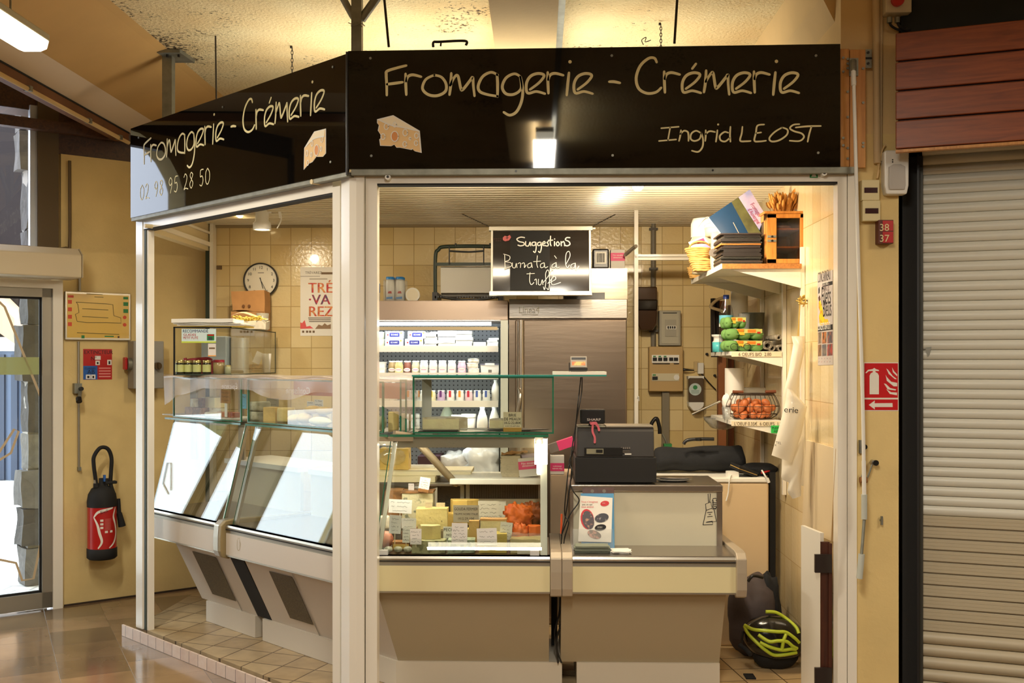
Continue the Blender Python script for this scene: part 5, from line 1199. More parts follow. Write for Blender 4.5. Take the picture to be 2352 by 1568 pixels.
def tub(name,label,cx,Y,z,r,h,mt,lid=None,group=None,sq=False):
    t = T(name,label,'tub',(cx,Y,z),0,group)
    m = MB()
    if sq:m.prism([(-r*.88,0),(r*.88,0),(r,h*.86),(-r,h*.86)],mt,2*r,FR((0,r,0)))
    else: m.lathe([(0,0),(r * .86,0),(r,h * .86),(0,h * .86)],mt,(0,0,0),22)
    part('body',m,t,local=True)
    m = MB()
    if sq: m.box(-r * 1.06,r * 1.06,-r * 1.06,r * 1.06,h * .86,h,lid or mt)
    else: m.lathe([(r * 1.06,h * .86),(r * 1.06,h),(0,h)],lid or mt,(0,0,0),22)
    part('lid',m,t,local=True)
for i in range(2):tub('yellow_tub',('lower','upper')[i]+' pale yellow tub beside the butter packs',shx(162),6.70,z1+i*.047,.026,.046,YT,WHP,'pale yellow tubs')
def packet_stack(where,x0,x1,n,h,z,Y=6.66,seed=0):
    rnd = random.Random(seed);w_ = shx(x1,Y) - shx(x0,Y);cx = (shx(x0,Y) + shx(x1,Y)) / 2
    for i in range(n):
        m=MB();dx=rnd.uniform(-.006,.006);m.lump(cx-w_/2+dx,cx+w_/2+dx,Y+rnd.uniform(0,.015),Y+.12,z+i*h+.001,z+(i+1)*h,WHP,.0022,30,seed*9+i,4)
        solo('wrapped_packet',ORD[n-1-i]+' white packet, '+where,'packet',m,group='white wrapped packets in the chiller')
packet_stack('stack right of the butter packs',655,800,6,.0155,z1,seed=1);packet_stack('tall middle stack on the top shelf',805,1015,5,.0200,z1,seed=2)
packet_stack('leaning stack right of the tall middle stack',1015,1200,5,.0195,z1,seed=3);packet_stack('pile at the right end of the top shelf',1372,1492,4,.0135,z1,seed=4)
m=MB();m.box(shx(1212),shx(1355),6.655,6.75,z1,z1+.027,WHT);solo('small_white_box','small low white box between two packet stacks on the top shelf','box',m,bevel=.003)
m=MB();c=P6(983,757,6.60);m.tube([c+Vector((.018*math.cos(k*math.pi/6),0,.018*math.sin(k*math.pi/6)))for k in range(6,13)],.0025,BLK,n=6);solo('dark_ring','dark half ring dangling under the chiller canopy lamp','ring',m)
z2 = SHZ[1]
for i in range(2):tub('white_tub',('lower','upper')[i]+' square white tub at the left of the jar row',shx(165),6.70,z2+i*.036,.032,.0355,WHP,WHP,'square white tubs',True)
def jar(label,cx,Y,z,r,h,col,group,stripe=None,lid=WHP,oval=True):
    t = T('yoghurt_jar',label,'jar',(cx,Y,z),0,group)
    m=MB();m.lathe([(0,0),(r,0.001),(r,h*.62),(r*.80,h*.86),(r*.80,h*.9),(0,h*.9)],col,(0,0,0),20);part('body',m,t,local=True)
    m=MB();m.lathe([(r*.86,h*.88),(r*.86,h),(0,h)],lid,(0,0,0),20);part('lid',m,t,local=True)
    if oval:
        m=MB();m.prism([(r*.8*math.cos(a*math.pi/8),h*.27+h*.15*math.sin(a*math.pi/8))for a in range(16)],PAPER,.0015,FR((0,-r*.98,0)));m.box(-r*.6,r*.6,-r*.98-.0022,-r*.98-.0015,h*.25,h*.30,mat('label_rose',(226,130,170),.6));part('label',m,t,local=True)
    if stripe:
        m=MB();m.box(-r*.36,r*.2,-r*1.03,-r*.94,h*.38,h*.98,stripe);part('label',m,t,local=True)
JC=[('tan',(176,150,104),300,6.75),('custard yellow',(232,214,150),375,6.68),('brown',(150,96,84),470,6.72),('beige',(214,206,176),565,6.70)]
for nm,c,x,Y in JC:jar(nm+' dessert jar on the second chiller shelf',shx(x,Y),Y,z2,.0265,.079,mat('jar_'+nm.replace(' ','_'),c,.25,coat=.4),'jars on the second shelf')
WJ = ['first','second','third','fourth']
for i,x in enumerate((657,760,865,970)):jar(WJ[i]+' white yoghurt jar from the left in the second shelf row',shx(x),6.68,z2,.0275,.081,mat('jar_white',(238,236,232),.25,coat=.4),'jars on the second shelf')
jar('pink yoghurt jar at the right end of the second shelf row',shx(1082),6.68,z2,.0265,.079,mat('jar_pink',(232,196,222),.25,coat=.4),'jars on the second shelf')
for i,h in enumerate((.031,.034,.030)):
    t=T('cheese_tin',('bottom','middle','top')[i]+' round tin in the stack right of the jar row','tin',(shx(1208+(4,-6,4)[i]),6.69,z2+(0,.031,.065)[i]),0,'stacked round tins')
    m=MB();m.lathe([(0,0),(.036,0),(.036,h*.95),(0,h*.95)],mat('tin_body',(226,220,206),.35,var=.15,vscale=40),(0,0,0),24);part('tin',m,t,local=True)
    m=MB();m.lathe([(.0375,h*.8),(.0375,h*.99),(0,h*.99)],GALV if i==2 else WHP,(0,0,0),24);part('lid',m,t,local=True)
t=T('lidded_tub','wide white tub with dark rim at the right end of the second shelf','tub',(shx(1396),6.70,z2))
m=MB();w_=(shx(1502)-shx(1290))/2;m.prism([(-w_*.92,0),(w_*.92,0),(w_,.058),(-w_,.058)],WHP,.10,FR((0,.09,0)));part('body',m,t,local=True)
m=MB();m.box(-w_*1.03,w_*1.03,-.014,.095,.052,.06,mat('rim_slate',(110,112,130),.5));m.box(-w_*.5,w_*.5,-.016,.05,.05,.064,WHP);m.box(-.01,.012,-.0115,-.010,.004,.022,GREYI);part('lid',m,t,local=True)
z3 = SHZ[2]
STR=[('brown',(130,90,70),440),('lime',(200,220,80),520),('pale orange',(240,170,70),655),('yellow',(240,210,40),745),('purple',(110,50,130),850),('red',(210,40,60),955),('orange',(240,160,60),1062),('crimson',(200,40,70),1160),('left blue',(70,100,180),1256),('right blue',(70,100,181),1358)]
for nm,c,x in STR:
    col={'purple':(204,180,214),'yellow':(240,234,190),'crimson':(232,206,214)}.get(nm,(236,236,230))
    jar('small yoghurt pot with '+nm+' label strip on the third shelf',shx(x,6.67),6.67,z3,.0255,.068,mat('pot_'+nm.replace(' ','_'),col,.25,coat=.4),'small yoghurt pots on the third shelf',mat('strip_'+nm.replace(' ','_'),c,.5),oval=False)
def bigbottle(label,x,Y,z,r,h,mt,band=None,cap=WHP,grp=None):
    t = T('milk_bottle',label,'bottle',(shx(x,Y),Y,z),0,grp)
    m=MB();m.lathe([(0,0),(r,0),(r,h*.5),(r*.85,h*.66),(r*.4,h*.88),(r*.36,h*.94),(0,h*.94)],mt,(0,0,0),22);part('body',m,t,local=True)
    m=MB();m.lathe([(r*.45,h*.91),(r*.45,h),(0,h)],cap,(0,0,0),16);part('cap',m,t,local=True)
    if band:m=MB();m.lathe([(r*1.01,h*.18),(r*1.01,h*.22)],band,(0,0,0),22);m.lathe([(r*1.01,h*.28),(r*1.01,h*.34)],band,(0,0,0),22);part('red_band',m,t,local=True)
MILK = mat('milk',(240,236,224),.3,coat=.3)
bigbottle('white drink bottle at the right end of the third shelf',1462,6.70,z3,.027,.135,MILK); 
for i in range(3):bigbottle(('leftmost','middle','right')[i]+' dark-capped bottle behind the film sheet on the third shelf',160+75*i,6.74,z3,.028,.125,mat('bottle_dull',(210,200,180),.4))
t=T('red_capped_jar','greyish jar with a red top behind the coloured pots','jar',(shx(688,6.8),6.80,z3));m=MB();m.lathe([(0,0),(.03,0),(.03,.09),(0,.09)],mat('jar_dull',(150,134,118),.4));part('body',m,t,local=True);m=MB();m.box(.004,.03,-.034,-.028,.06,.11,REDP);part('red_tag',m,t,local=True)
z4 = SHZ[3]
bigbottle('left tall milk bottle with red print on the fourth shelf',1312,6.68,z4,.036,.215,MILK,REDP,grp='tall milk bottles');bigbottle('right tall milk bottle with red print on the fourth shelf',1448,6.68,z4,.036,.215,MILK,REDP,grp='tall milk bottles')
bigbottle('greenish plastic jug at the back of the fourth shelf',915,6.85,z4,.05,.22,mat('jug_green',(196,206,180),.4),cap=mat('jug_cap',(170,190,150),.5))
tub('white_bucket','left white bucket behind the cut brie',shx(1040,6.70),6.70,z4,.042,.155,WHP,WHT,'white buckets');tub('white_bucket','right white bucket behind the cut brie',shx(1160,6.72),6.72,z4,.046,.16,WHP,WHT,'white buckets')
m=MB();m.box(shx(818),shx(1030),6.64,6.655,z4+.004,z4+.05,mat('dark_plum',(56,30,44),.4));solo('plum_box','flat dark plum box standing on the fourth shelf','box',m)
m=MB();m.box(shx(760),shx(812),6.645,6.67,z4+.002,z4+.05,REDP);solo('red_carton','small red carton beside the plum box','carton',m)
for i,x in enumerate((380,520,660)):
    m=MB();m.box(shx(x-60),shx(x+62),6.70,6.86,z4,z4+.05+.02*(i%2),mat('carton_pale',(222,214,196),.5));solo('pale_carton',('leftmost','middle','right')[i]+' pale carton at the left of the fourth shelf','carton',m,bevel=.003,group='pale cartons on the fourth shelf')
z5 = SHZ[4]
m=MB();m.lump(shx(600),shx(850),6.62,6.85,z5,z5+.165,mat('plum_dark',(66,40,56),.5),.006,6,4);solo('plum_crate','dark plum carton at the bottom of the chiller','carton',m)
m=MB();q=P6(1120,1078,6.6);m.blob((shx(1330,6.6),6.66,z5+.10),(.13,.10,.14),mat('bag_white',(232,234,234),.35,coat=.2),.5,3.2,8,16,2.4,flat=.72)
solo('plastic_bag','crumpled white plastic bag at the bottom right of the chiller','bag',m)
m=MB();m.blob((shx(1000,6.6),6.70,z5+.06),(.12,.09,.12),mat('bag_grey',(190,184,176),.4,coat=.2),.4,2.6,3,14,2.4,flat=.5);solo('plastic_bag','grey plastic bag slumped left of the white bag','bag',m)
# ---------------------------------------------------------------- white post frame, back wall fittings
YP = 6.95;pw = lambda px,py: onY(px,py,YP)
t=T('white_post_frame','slim white post with crossbar behind the cash register','post frame',(pw(1461,0).x,YP,.07))
m=MB();a,b=pw(1457,0).x,pw(1466,0).x;m.box(a,b,YP,YP+.03,.07,2.705,FRW);part('post',m,t)
m=MB();z=pw(1500,590).z;m.box(b,1.395,YP,YP+.03,z-.02,z-.002,FRW);m.box(b,1.395,YP,YP+.03,z+.002,z+.018,FRW);part('crossbar',m,t)
m=MB();q=pw(1464,915);m.tube([q,q+Vector((.006,-.01,.015)),q+Vector((.01,0,-.015))],.004,WHP);part('hook',m,t)
BW = YB - .001
def bw(px,py): return onY(px,py,BW)
def bb(m,px0,py0,px1,py1,d0,d1,mt):a=bw(px0,py1);b=bw(px1,py0);m.box(a.x,b.x,BW-d1,BW-d0,a.z,b.z,mt)
m=MB();m.tube([bw(1500,510)-Vector((0,.02,0)),bw(1500,820)-Vector((0,.02,0))],.019,mat('pvc_grey',(118,110,94),.5),smooth=False)
for py in(527,618,760):a=bw(1500,py);m.box(a.x-.03,a.x+.03,BW-.045,BW,a.z-.008,a.z+.008,mat('clip_dark',(70,62,50),.5))
solo('pvc_conduit','grey pvc conduit with dark clips running up the back wall','conduit',m)
t=T('paper_towel_dispenser','smoked brown dispenser on the back wall behind the white post','dispenser',tuple(bw(1478,762)))
m = MB();a = bw(1457,760);b = bw(1504,662);cx = (a.x + b.x) / 2;w_ = (b.x - a.x) / 2
m.prism([(-w_*.6,0),(w_*.6,0),(w_*.95,.05),(w_,.12),(w_,.31),(-w_,.31),(-w_,.12),(-w_*.95,.05)],mat('smoked_brown',(66,44,26),.15,coat=.5),.16,FR((cx,BW,a.z)));part('cover',m,t,bevel=.01)
m=MB();m.box(cx-w_*1.02,cx+w_*1.02,BW-.17,BW-.1,a.z+.14,a.z+.22,mat('smoked_dark',(30,22,16),.12,coat=.5));part('window_band',m,t,bevel=.01)
t=T('breaker_box','grey breaker box above the beige fuse box on the back wall','breaker box',tuple(bw(1534,795)))
m=MB();bb(m,1511,714,1560,794,0,.09,mat('breaker_grey',(164,158,140),.45));part('casing',m,t,bevel=.006)
m=MB();bb(m,1516,719,1555,789,.09,.094,mat('breaker_face',(180,174,152),.4));bb(m,1519,719,1551,721,.094,.096,INK);part('cover',m,t)
m=MB();bb(m,1524,735,1549,773,.094,.10,mat('breaker_grey',(164,158,140),.45));bb(m,1527,749,1549,757,.10,.104,PAPER)
for px in (1529,1534,1539,1544): bb(m,px,750,px + 3,755,.104,.112,INK)
part('breaker_switch',m,t)
t=T('fuse_box','wide beige fuse box with two breaker rows on the back wall','fuse box',tuple(bw(1526,898)))
BG = mat('fuse_beige',(188,156,100),.5)
m = MB();bb(m,1488,796,1565,898,0,.09,BG);part('casing',m,t,bevel=.006)
m=MB();bb(m,1494,815,1556,833,.09,.094,PAPER);bb(m,1496,834,1535,836,.09,.094,INK);bb(m,1544,834,1556,836,.09,.094,INK);part('breaker_row',m,t)
for i,px in enumerate((1496,1508,1520,1533,1544)):
    m = MB();bb(m,px,821,px + 9,828,.094,.105,INK)
    if i < 3: bb(m,px + 1,817,px + 7,820,.094,.096,GREENP)
    part('breaker',m,t)
m=MB();bb(m,1494,857,1556,874,.09,.094,mat('fuse_strip',(206,196,164),.5));bb(m,1495,864,1507,871,.094,.104,INK);bb(m,1496,859,1503,862,.094,.096,GREENP);a=bw(1550,866);m.cyl((a.x,BW-.094,a.z),(a.x,BW-.098,a.z),.02,WHP);part('lower_row',m,t)
m=MB();bb(m,1519,898,1535,1030,0,.06,mat('duct_grey',(128,118,96),.5));solo('cable_duct','grey cable duct running down from the fuse box','duct',m)
t=T('wall_socket','white wall socket with a plugged cord right of the fuse box','socket',tuple(bw(1607,858)))
m=MB();bb(m,1593,830,1606,853,0,.01,mat('socket_tan',(190,166,116),.5));bb(m,1601,833,1614,858,.0,.05,WHP);part('casing',m,t,bevel=.003)
m=MB();m.tube([bw(1563,848)-Vector((0,.05,0)),bw(1575,849)-Vector((0,.06,0)),bw(1592,850)-Vector((0,.04,0))],.012,BLK,rr=.004);m.tube([bw(1610,858)-Vector((0,.03,0)),bw(1625,876)-Vector((0,.03,0)),bw(1643,895)-Vector((0,.02,0))],.004,BLK);part('plug_cord',m,t)
t=T('soap_dispenser','smoky soap dispenser with round green label on the back wall','soap dispenser',tuple(bw(1593,942)))
m=MB();a=bw(1577,942);b=bw(1612,863);cx=(a.x+b.x)/2;w_=(b.x-a.x)/2;h=b.z-a.z
m.box(cx-w_,cx+w_,BW-.10,BW,a.z+h*.24,a.z+h*.95,mat('smoky',(88,74,60),.2,coat=.4));part('tank',m,t,bevel=.012)
m=MB();m.box(cx-w_*1.02,cx+w_*1.02,BW-.09,BW,a.z+h*.92,a.z+h,WHP);part('top_cap',m,t);m=MB();m.prism([(-w_*.4,0),(w_*.4,0),(w_*.95,h*.14),(w_,h*.25),(-w_,h*.25),(-w_*.95,h*.14)],WHP,.11,FR((cx,BW,a.z)));part('push_lever',m,t,bevel=.006)
m=MB();c=bw(1592,893);m.cyl((c.x,BW-.10,c.z),(c.x,BW-.1015,c.z),.044,mat('label_pale',(190,206,200),.5),n=24);m.cyl((c.x,BW-.1015,c.z+.014),(c.x,BW-.1022,c.z+.014),.016,GREENP,n=12)
for k in range(3):m.box(c.x-.028,c.x+.028,BW-.1022,BW-.1015,c.z-.010-.009*k,c.z-.006-.009*k,mat('label_line',(130,160,150),.6))
part('round_label',m,t)
for py,lab in((813,'upper small dark wall peg beside the shelves'),(862,'lower small dark wall peg beside the shelves')):
    m=MB();p=bw(1623 if py==813 else 1641,py);m.cyl(p,p-Vector((0,.03,0)),.009,BLKM);solo('wall_peg',lab,'peg',m,group='dark wall pegs')
m=MB();m.tube([bw(1478,975)-Vector((0,.5,0)),bw(1480,962)-Vector((0,.5,0)),bw(1490,952)-Vector((0,.5,0)),bw(1496,970)-Vector((0,.5,0)),bw(1497,985)-Vector((0,.5,0))],.013,BLK);m.tube([bw(1468,990)-Vector((0,.5,0)),bw(1478,975)-Vector((0,.5,0))],.012,BLK,smooth=False)
m.tube([bw(1503,985)-Vector((0,.5,0)),bw(1512,1005)-Vector((0,.5,0)),bw(1518,1030)-Vector((0,.5,0))],.007,GALV);solo('sink_tap','dark curved sink tap behind the cash register','tap',m)
m=MB();m.lump(bw(1505,0).x,bw(1521,0).x,7.1,7.16,bw(0,1032).z,bw(0,1010).z+.02,GREENP,.004,9,2);solo('green_sponge','green scouring sponge beside the black bag','sponge',m)
# poster, clock, plate on the back wall at left
t=T('poster','white poster with large floral letters on the back wall behind the post','poster',tuple(bw(735,770)))
m = MB();bb(m,690,613,800,771,0,.002,PAPER);part('sheet',m,t)
FLO=mat('floral_print',(206,52,58),.6,col2=(232,160,90),thr=(.42,.62),vscale=26,detail=4);FLO2=mat('floral_dark',(70,70,110),.6,col2=(200,60,70),thr=(.42,.6),vscale=24)
m = MB()
for s,py,mt in(('TRÉ',672,FLO),('·VA',699,FLO2),('REZ',726,FLO)):p=bw(708,py);m.text(s,.104,mt,FR((p.x,BW-.002,p.z)),sx=1.02)
for dx in (.002,-.002):
    for s,py,mt in(('TRÉ',672,FLO),('·VA',699,FLO2),('REZ',726,FLO)):p=bw(708,py);m.text(s,.104,mt,FR((p.x+dx,BW-.0022-dx*.1,p.z)),sx=1.02)
part('floral_lettering',m,t)
m=MB();p=bw(701,629);m.text('TRÉVAREZ',.026,mat('ink_grey',(110,104,96),.7),FR((p.x,BW-.002,p.z)));bb(m,738,625,770,630,.002,.003,mat('ink_brown',(120,96,70),.7));bb(m,690,634,735,635,.002,.003,GREYI);bb(m,711,639,752,642,.002,.003,mat('ink_pale',(186,178,166),.7))
for k in range(3): bb(m,708 + k,729 + 4 * k,760,731 + 4 * k,.002,.003,GREYI)
for px in(694,703,710,718):bb(m,px,759,px+5,764,.002,.003,mat('ink_brown',(120,96,70),.7))
part('small_print',m,t)
m = MB();rnd = random.Random(4)
m.prism([bwp for bwp in[(lambda q:(q.x,q.z))(bw(*p))for p in((690,755),(720,754),(712,748),(704,750),(700,735),(694,742),(690,740))]],mat('flower_red',(226,90,90),.6),.001,FR((0,BW-.002,0)))
m.prism([(lambda q:(q.x,q.z))(bw(*p))for p in((724,755),(760,755),(760,744),(752,747),(746,742),(740,748),(732,745))],mat('castle_tan',(150,120,90),.6),.001,FR((0,BW-.002,0)));part('flower_print',m,t)
c = bw(601,644);r = .127
t=T('wall_clock','round white wall clock with black rim on the back wall','clock',tuple(c-Vector((0,0,r))))
m = MB();n = 48; 
M = Matrix.Translation(c) @ Matrix.Rotation(R(90),4,'X')
m.lathe([(r*.95,0),(r,0),(r,.035),(r*.96,.045),(r*.93,.040),(r*.93,.02)],BLK,(0,0,0),48,M);part('rim',m,t)
m=MB();m.cyl((c.x,BW,c.z),(c.x,BW-.02,c.z),r*.94,mat('clock_face',(240,234,214),.4),n=48);part('face',m,t)
m = MB()
for i in range(1,13):
    a=R(90-30*i);m.text(str(i),.030,INK,FR((c.x+r*.74*math.cos(a),BW-.021,c.z+r*.74*math.sin(a)-.011)),'CENTER')
m.box(c.x-.022,c.x+.022,BW-.022,BW-.021,c.z+.052,c.z+.056,GREYI);part('numerals',m,t)
for nm,ang,L,w_ in (('hour_hand',90 - 165,.062,.006),('minute_hand',90 - 153,.095,.004)):
    m=MB();d=Vector((math.cos(R(ang)),0,math.sin(R(ang))));m.tube([c-d*.02-Vector((0,.024,0)),c+d*L-Vector((0,.024,0))],w_/2,BLK,n=6,smooth=False);part(nm,m,t)
m=MB();bb(m,492,610,510,619,0,.006,mat('plate_brown',(112,90,60),.5));solo('wall_plate','small brown metal plate on the tiles left of the clock','plate',m)
# ceiling spots
def bulb(label,c,r,tgt):
    t=T('spot_bulb',label,'spot lamp',c);m=MB();m.blob((0,0,0),(r,r,r),BULB,0,1,0,8);part('bulb',m,t,local=True);m=MB();m.lathe([(r*.8,.01),(r*1.2,.05),(r*.8,.09),(0,.09)],WHP,(0,0,0),18);m.cyl((0,0,.09),(0,0,2.70-c[2]),.014,WHP);part('holder',m,t,local=True)
c=onY(1465,426,5.42);bulb('glowing spot bulb under the ceiling behind the front header',tuple(c),.030,0)
c=onL(551,491,.9);bulb('glowing spot bulb under the ceiling in the slanted opening',tuple(c),.028,0)
c = onY(602,528,6.95)
t=T('track_spotlight','white cylindrical spotlight with cord under the stall ceiling','spot lamp',(c.x,6.95,c.z))
m=MB();m.lathe([(.03,.16),(.042,.15),(.044,.06),(.058,.045),(.060,.0),(.052,.0),(.05,.03),(0,.03)],WHP,(0,0,0),24);part('shade',m,t,local=True)
m = MB();m.lathe([(.05,.004),(0,.004)],BULB,(0,0,0),20);part('bulb',m,t,local=True)
m=MB();m.box(.035,.06,-.008,.008,.11,2.70-c.z,WHP);m.tube([(.05,0,.14),(.10,0,.15),(.12,.01,.10),(.125,0,.06),(.10,0,.01)],.004,WHP);m.cyl((.115,0,.13),(.125,0,.08),.010,WHP);part('bracket',m,t,local=True)
# tubes behind the front header
for lab,x0_,x1_ in(('left fluorescent tube behind the front header rail',-.74,-.16),('right fluorescent tube behind the front header rail',.02,1.08)):
    t=T('tube_lamp',lab,'lamp',((x0_+x1_)/2,5.10,2.60));m=MB();L=(x1_-x0_)/2;m.cyl((-L,0,0),(L,0,0),.013,TUBEW);part('tube',m,t,local=True);m=MB();m.box(-L-.02,L+.02,-.03,.03,.02,.10,WHT);m.box(-L-.02,-L,-.015,.015,-.015,.02,WHT);m.box(L,L+.02,-.015,.015,-.015,.02,WHT);part('housing',m,t,local=True)
# ---------------------------------------------------------------- cheeses and cards of the front counter
def cmat(n,c,c2=None,sc=22,thr=(.5,.62),rough=.5,bump=.25):return mat('cheese_'+n,c,rough,sss=.12,col2=c2,thr=thr,vscale=sc,var=0 if c2 else .06,bump=bump,bscale=50)
CPALE=cmat('pale',(226,206,140));CYEL=cmat('yellow',(226,190,104));CBLUE=cmat('blue_vein',(206,196,160),(112,118,104),26,(.56,.66));CGREEN=cmat('green_speck',(186,184,138),(126,128,92),40,(.5,.62))
CBROWN=cmat('brown_rind',(150,104,60),(110,76,44),20);CORANGE=cmat('orange',(226,110,34),(206,84,20),16);CORD=cmat('orange_dark',(168,86,36),(120,60,26),24);CWHITE=cmat('white_rind',(232,222,196),(206,190,156),16)
CPINK=cmat('pink_rind',(196,128,100),(160,90,70),18);CTRUF=cmat('truffle',(228,206,134),(90,74,52),34,(.68,.71));CASH=cmat('ash_rind',(150,148,124),(190,186,160),22);CCREAM=cmat('cream',(240,226,176))
DK0,DK1 = ZR + .0015,.8465
def chunk(label,px0,px1,pyt,Y,dep,z0,m_,kind='lump',name='cheese_piece',rind=None,amp=.004):
    a=onY(px0,HY,Y).x;b=onY(px1,HY,Y).x;zt=onY(px0,pyt,Y).z;cx=(a+b)/2;h=zt-z0
    t = T(name,label,'cheese',(cx,Y + dep / 2,z0));m = MB();w_ = (b - a) / 2
    if kind == 'lump': m.lump(-w_,w_,-dep / 2,dep / 2,0,h,m_,amp,14,hash_(label),5)
    elif kind=='wheel':m.lathe([(0,0),(w_*.93,0),(w_,h*.15),(w_,h*.85),(w_*.93,h),(0,h)],m_,(0,0,0),28)
    elif kind == 'wedge':
        m.prism([(-w_,dep/2),(-w_*.8,-dep/2*.6),(w_*.2,-dep/2),(w_,dep/2*.2),(w_*.7,dep/2)],m_,h,((0,0,0),(1,0,0),(0,1,0)))
    elif kind=='ball':m.blob((0,0,h/2),(w_,min(w_,dep/2),h/2),m_,.10,2.2,hash_(label),12)
    elif kind=='crag':m.blob((0,0,h/2),(w_*1.02,dep/2,h/2),m_,.5,4.2,hash_(label),18,3.0)
    elif kind == 'brie':   # half wheel, cut face to the front
        n=14;pts=[(-w_,-dep/2)]+[(w_*math.cos(math.pi-math.pi*i/n),-dep/2+dep*math.sin(math.pi*i/n))for i in range(1,n)]+[(w_,-dep/2)]
        m.prism(pts,m_,h,((0,0,0),(1,0,0),(0,1,0)))
    part('body',m,t,local=True,bevel=.004 if kind in ('wedge','brie') else 0)
    if rind:
        m = MB()
        if kind == 'brie':
            m.lump(-w_*.98,w_*.62,-dep/2-.004,-dep/2-.0005,.006,h-.007,rind,.0012,20,2,4);part('cut_face',m,t,local=True)
        else:m.lump(-w_-.003,w_+.003,-dep/2-.003,dep/2+.003,h-.005,h+.004,rind,.003,16,3,5);part('rind',m,t,local=True)
    return t
def hash_(s): return sum(ord(c) * (i % 7 + 1) for i,c in enumerate(s)) % 97
def card(label,px0,py0,px1,py1,Y,lines=None,mt=None,ink=None,stick=True,tilt=0,scr=3,base=None,z_to=None):
    a = onY(px0,py1,Y);b = onY(px1,py0,Y);w_ = b.x - a.x;h = b.z - a.z;cx = (a.x + b.x) / 2
    t = T('price_card',label,'price card',(cx,Y,a.z),0,'price cards')
    M = Matrix.Rotation(R(tilt),4,'Y');ink = ink or INK
    m=MB();m.box(-w_/2,w_/2,0,.0015,0,h,mt or PAPER,M);part('board',m,t,local=True)
    m=MB();u=M @ Vector((1,0,0));v=M @ Vector((0,0,1));rnd=random.Random(hash_(label))
    if lines:
        for s,fy,sz in lines:
            # fit the line into the card width
            tm=MB();tm.text(s,h*sz,ink,FR((0,0,0)),'CENTER');tw=max(q.x for q in tm.v)-min(q.x for q in tm.v);k=min(1,w_*.92/max(tw,1e-6))
            m.text(s,h * sz,ink,(M @ Vector((0,-.0004,h * fy)),u,v),'CENTER',sx=k)
    else:
        for i in range(scr):
            y=h*(.80-.62*i/max(scr-1,1))if scr>1 else h*.5;q=rnd.uniform(.55,.85)*w_/2
            m.ribbon(scribble(-q,q,y,h*.04,rnd,w_*.05),min(.0010,h*.02),ink,(M @ Vector((0,-.0002,0)),u,v),.0005)
    part('lettering',m,t,local=True)
    if base:m=MB();m.box(-w_*.5,w_*.5,-.004,.012,-.004,h*.17,base,M);part('clip',m,t,local=True)
    if stick:
        zd=z_to if z_to is not None else a.z-.05;m=MB();m.cyl((0,.002,.01),(0,.004,zd-a.z),.0022,mat('stick_cream',(226,214,180),.5),n=6);part('stick',m,t,local=True)
    return t
# back row on the raised deck
chunk('brown crusty cheese block at the far back left of the display',884,924,1126,5.46,.10,DK1,CBROWN)
chunk('blue-veined grey cheese block at the back, under the tall tag',923,994,1130,5.44,.11,DK1,CBLUE,rind=CBROWN)
chunk('tall golden cheese slab behind the grey gouda card',1032,1100,1148,5.46,.06,DK1,CYEL,'wedge')
chunk('pale truffle cheese block with dark specks in the middle of the display',955,1027,1168,5.34,.08,DK1,CTRUF)
chunk('small yellow cheese piece between truffle block and grey card',1028,1046,1180,5.38,.06,DK1,CYEL)
chunk('bright orange cheese chunk at the right back',1160,1220,1162,5.38,.08,DK1,CORANGE,'crag')
chunk('darker orange cheese chunk leaning at the right end bar',1198,1244,1158,5.475,.08,DK1,CORD,'crag')
chunk('white cylinder cheese at the left, by the slanted bar',870,893,1186,5.32,.06,DK1,CWHITE,'wheel')
# front row on the deck
chunk('pinkish washed-rind cheese at the front left corner',868,901,1221,5.19,.07,DK0,CPINK,'ball')
for i,(a,b)in enumerate(((880,901),(903,923),(925,946))):chunk(('leftmost','middle','right')[i]+' small green-grey ball cheese at the front left',a,b,1256,5.095,.045,DK0,CASH,'ball')
m=MB();a=onY(901,HY,5.17).x;b=onY(942,HY,5.17).x;z=onY(0,1240,5.17).z;m.box(a,b,5.165,5.23,DK0,z,CBROWN);m.box(a+.006,b-.006,5.16,5.165,DK0+.01,z-.012,CYEL);solo('wooden_punnet','small brown wooden punnet behind the green ball cheeses','punnet',m)
chunk('large grey-green speckled cheese block at the front, left of centre',946,1022,1242,5.10,.09,DK0,CGREEN)
chunk('blue-green speckled cheese block at the front centre',1028,1090,1240,5.10,.08,DK0,cmat('blue_green',(170,180,150),(110,124,104),44,(.52,.6)))
chunk('yellow wrapped cheese block at the front, right of centre',1100,1164,1226,5.11,.08,DK0,cmat('straw',(206,182,92)))
chunk('pale rinded wedge lying on the grey-green block',962,1012,1207,5.135,.05,onY(0,1241,5.10).z+.004,CPALE,'wedge',rind=None)
chunk('pale soft cheese block with orange top in the second row',1104,1163,1193,5.235,.05,DK0,CCREAM,rind=cmat('orange_top',(222,170,110)))
chunk('narrow orange-rinded slice in the second row',1077,1100,1196,5.23,.05,DK0,cmat('slice',(220,180,110),(190,130,70),14))
chunk('left wrapped orange piece below the orange chunk',1178,1212,1205,5.235,.05,DK0,CORANGE,'crag');chunk('right wrapped orange piece beside the end bar',1212,1244,1208,5.225,.06,DK0,CORANGE,'wedge')
chunk('cling-wrapped straw-coloured cheese at the front right corner',1173,1242,1238,5.105,.09,DK0,CPALE,amp=.008)
m=MB();a=onY(1172,HY,5.1).x;b=onY(1243,HY,5.1).x;m.lump(a,b,5.095,5.205,DK0+.001,onY(0,1226,5.1).z,CLEARP,.008,26,4,8);solo('cling_wrap','crinkled cling film over the cheese at the front right corner','wrap',m)
chunk('cut cheese in the second row behind the front cards',1040,1076,1215,5.235,.05,DK0,CPALE);chunk('brown-rinded cheese piece right of the wooden punnet',925,957,1212,5.24,.055,DK0,CBROWN)
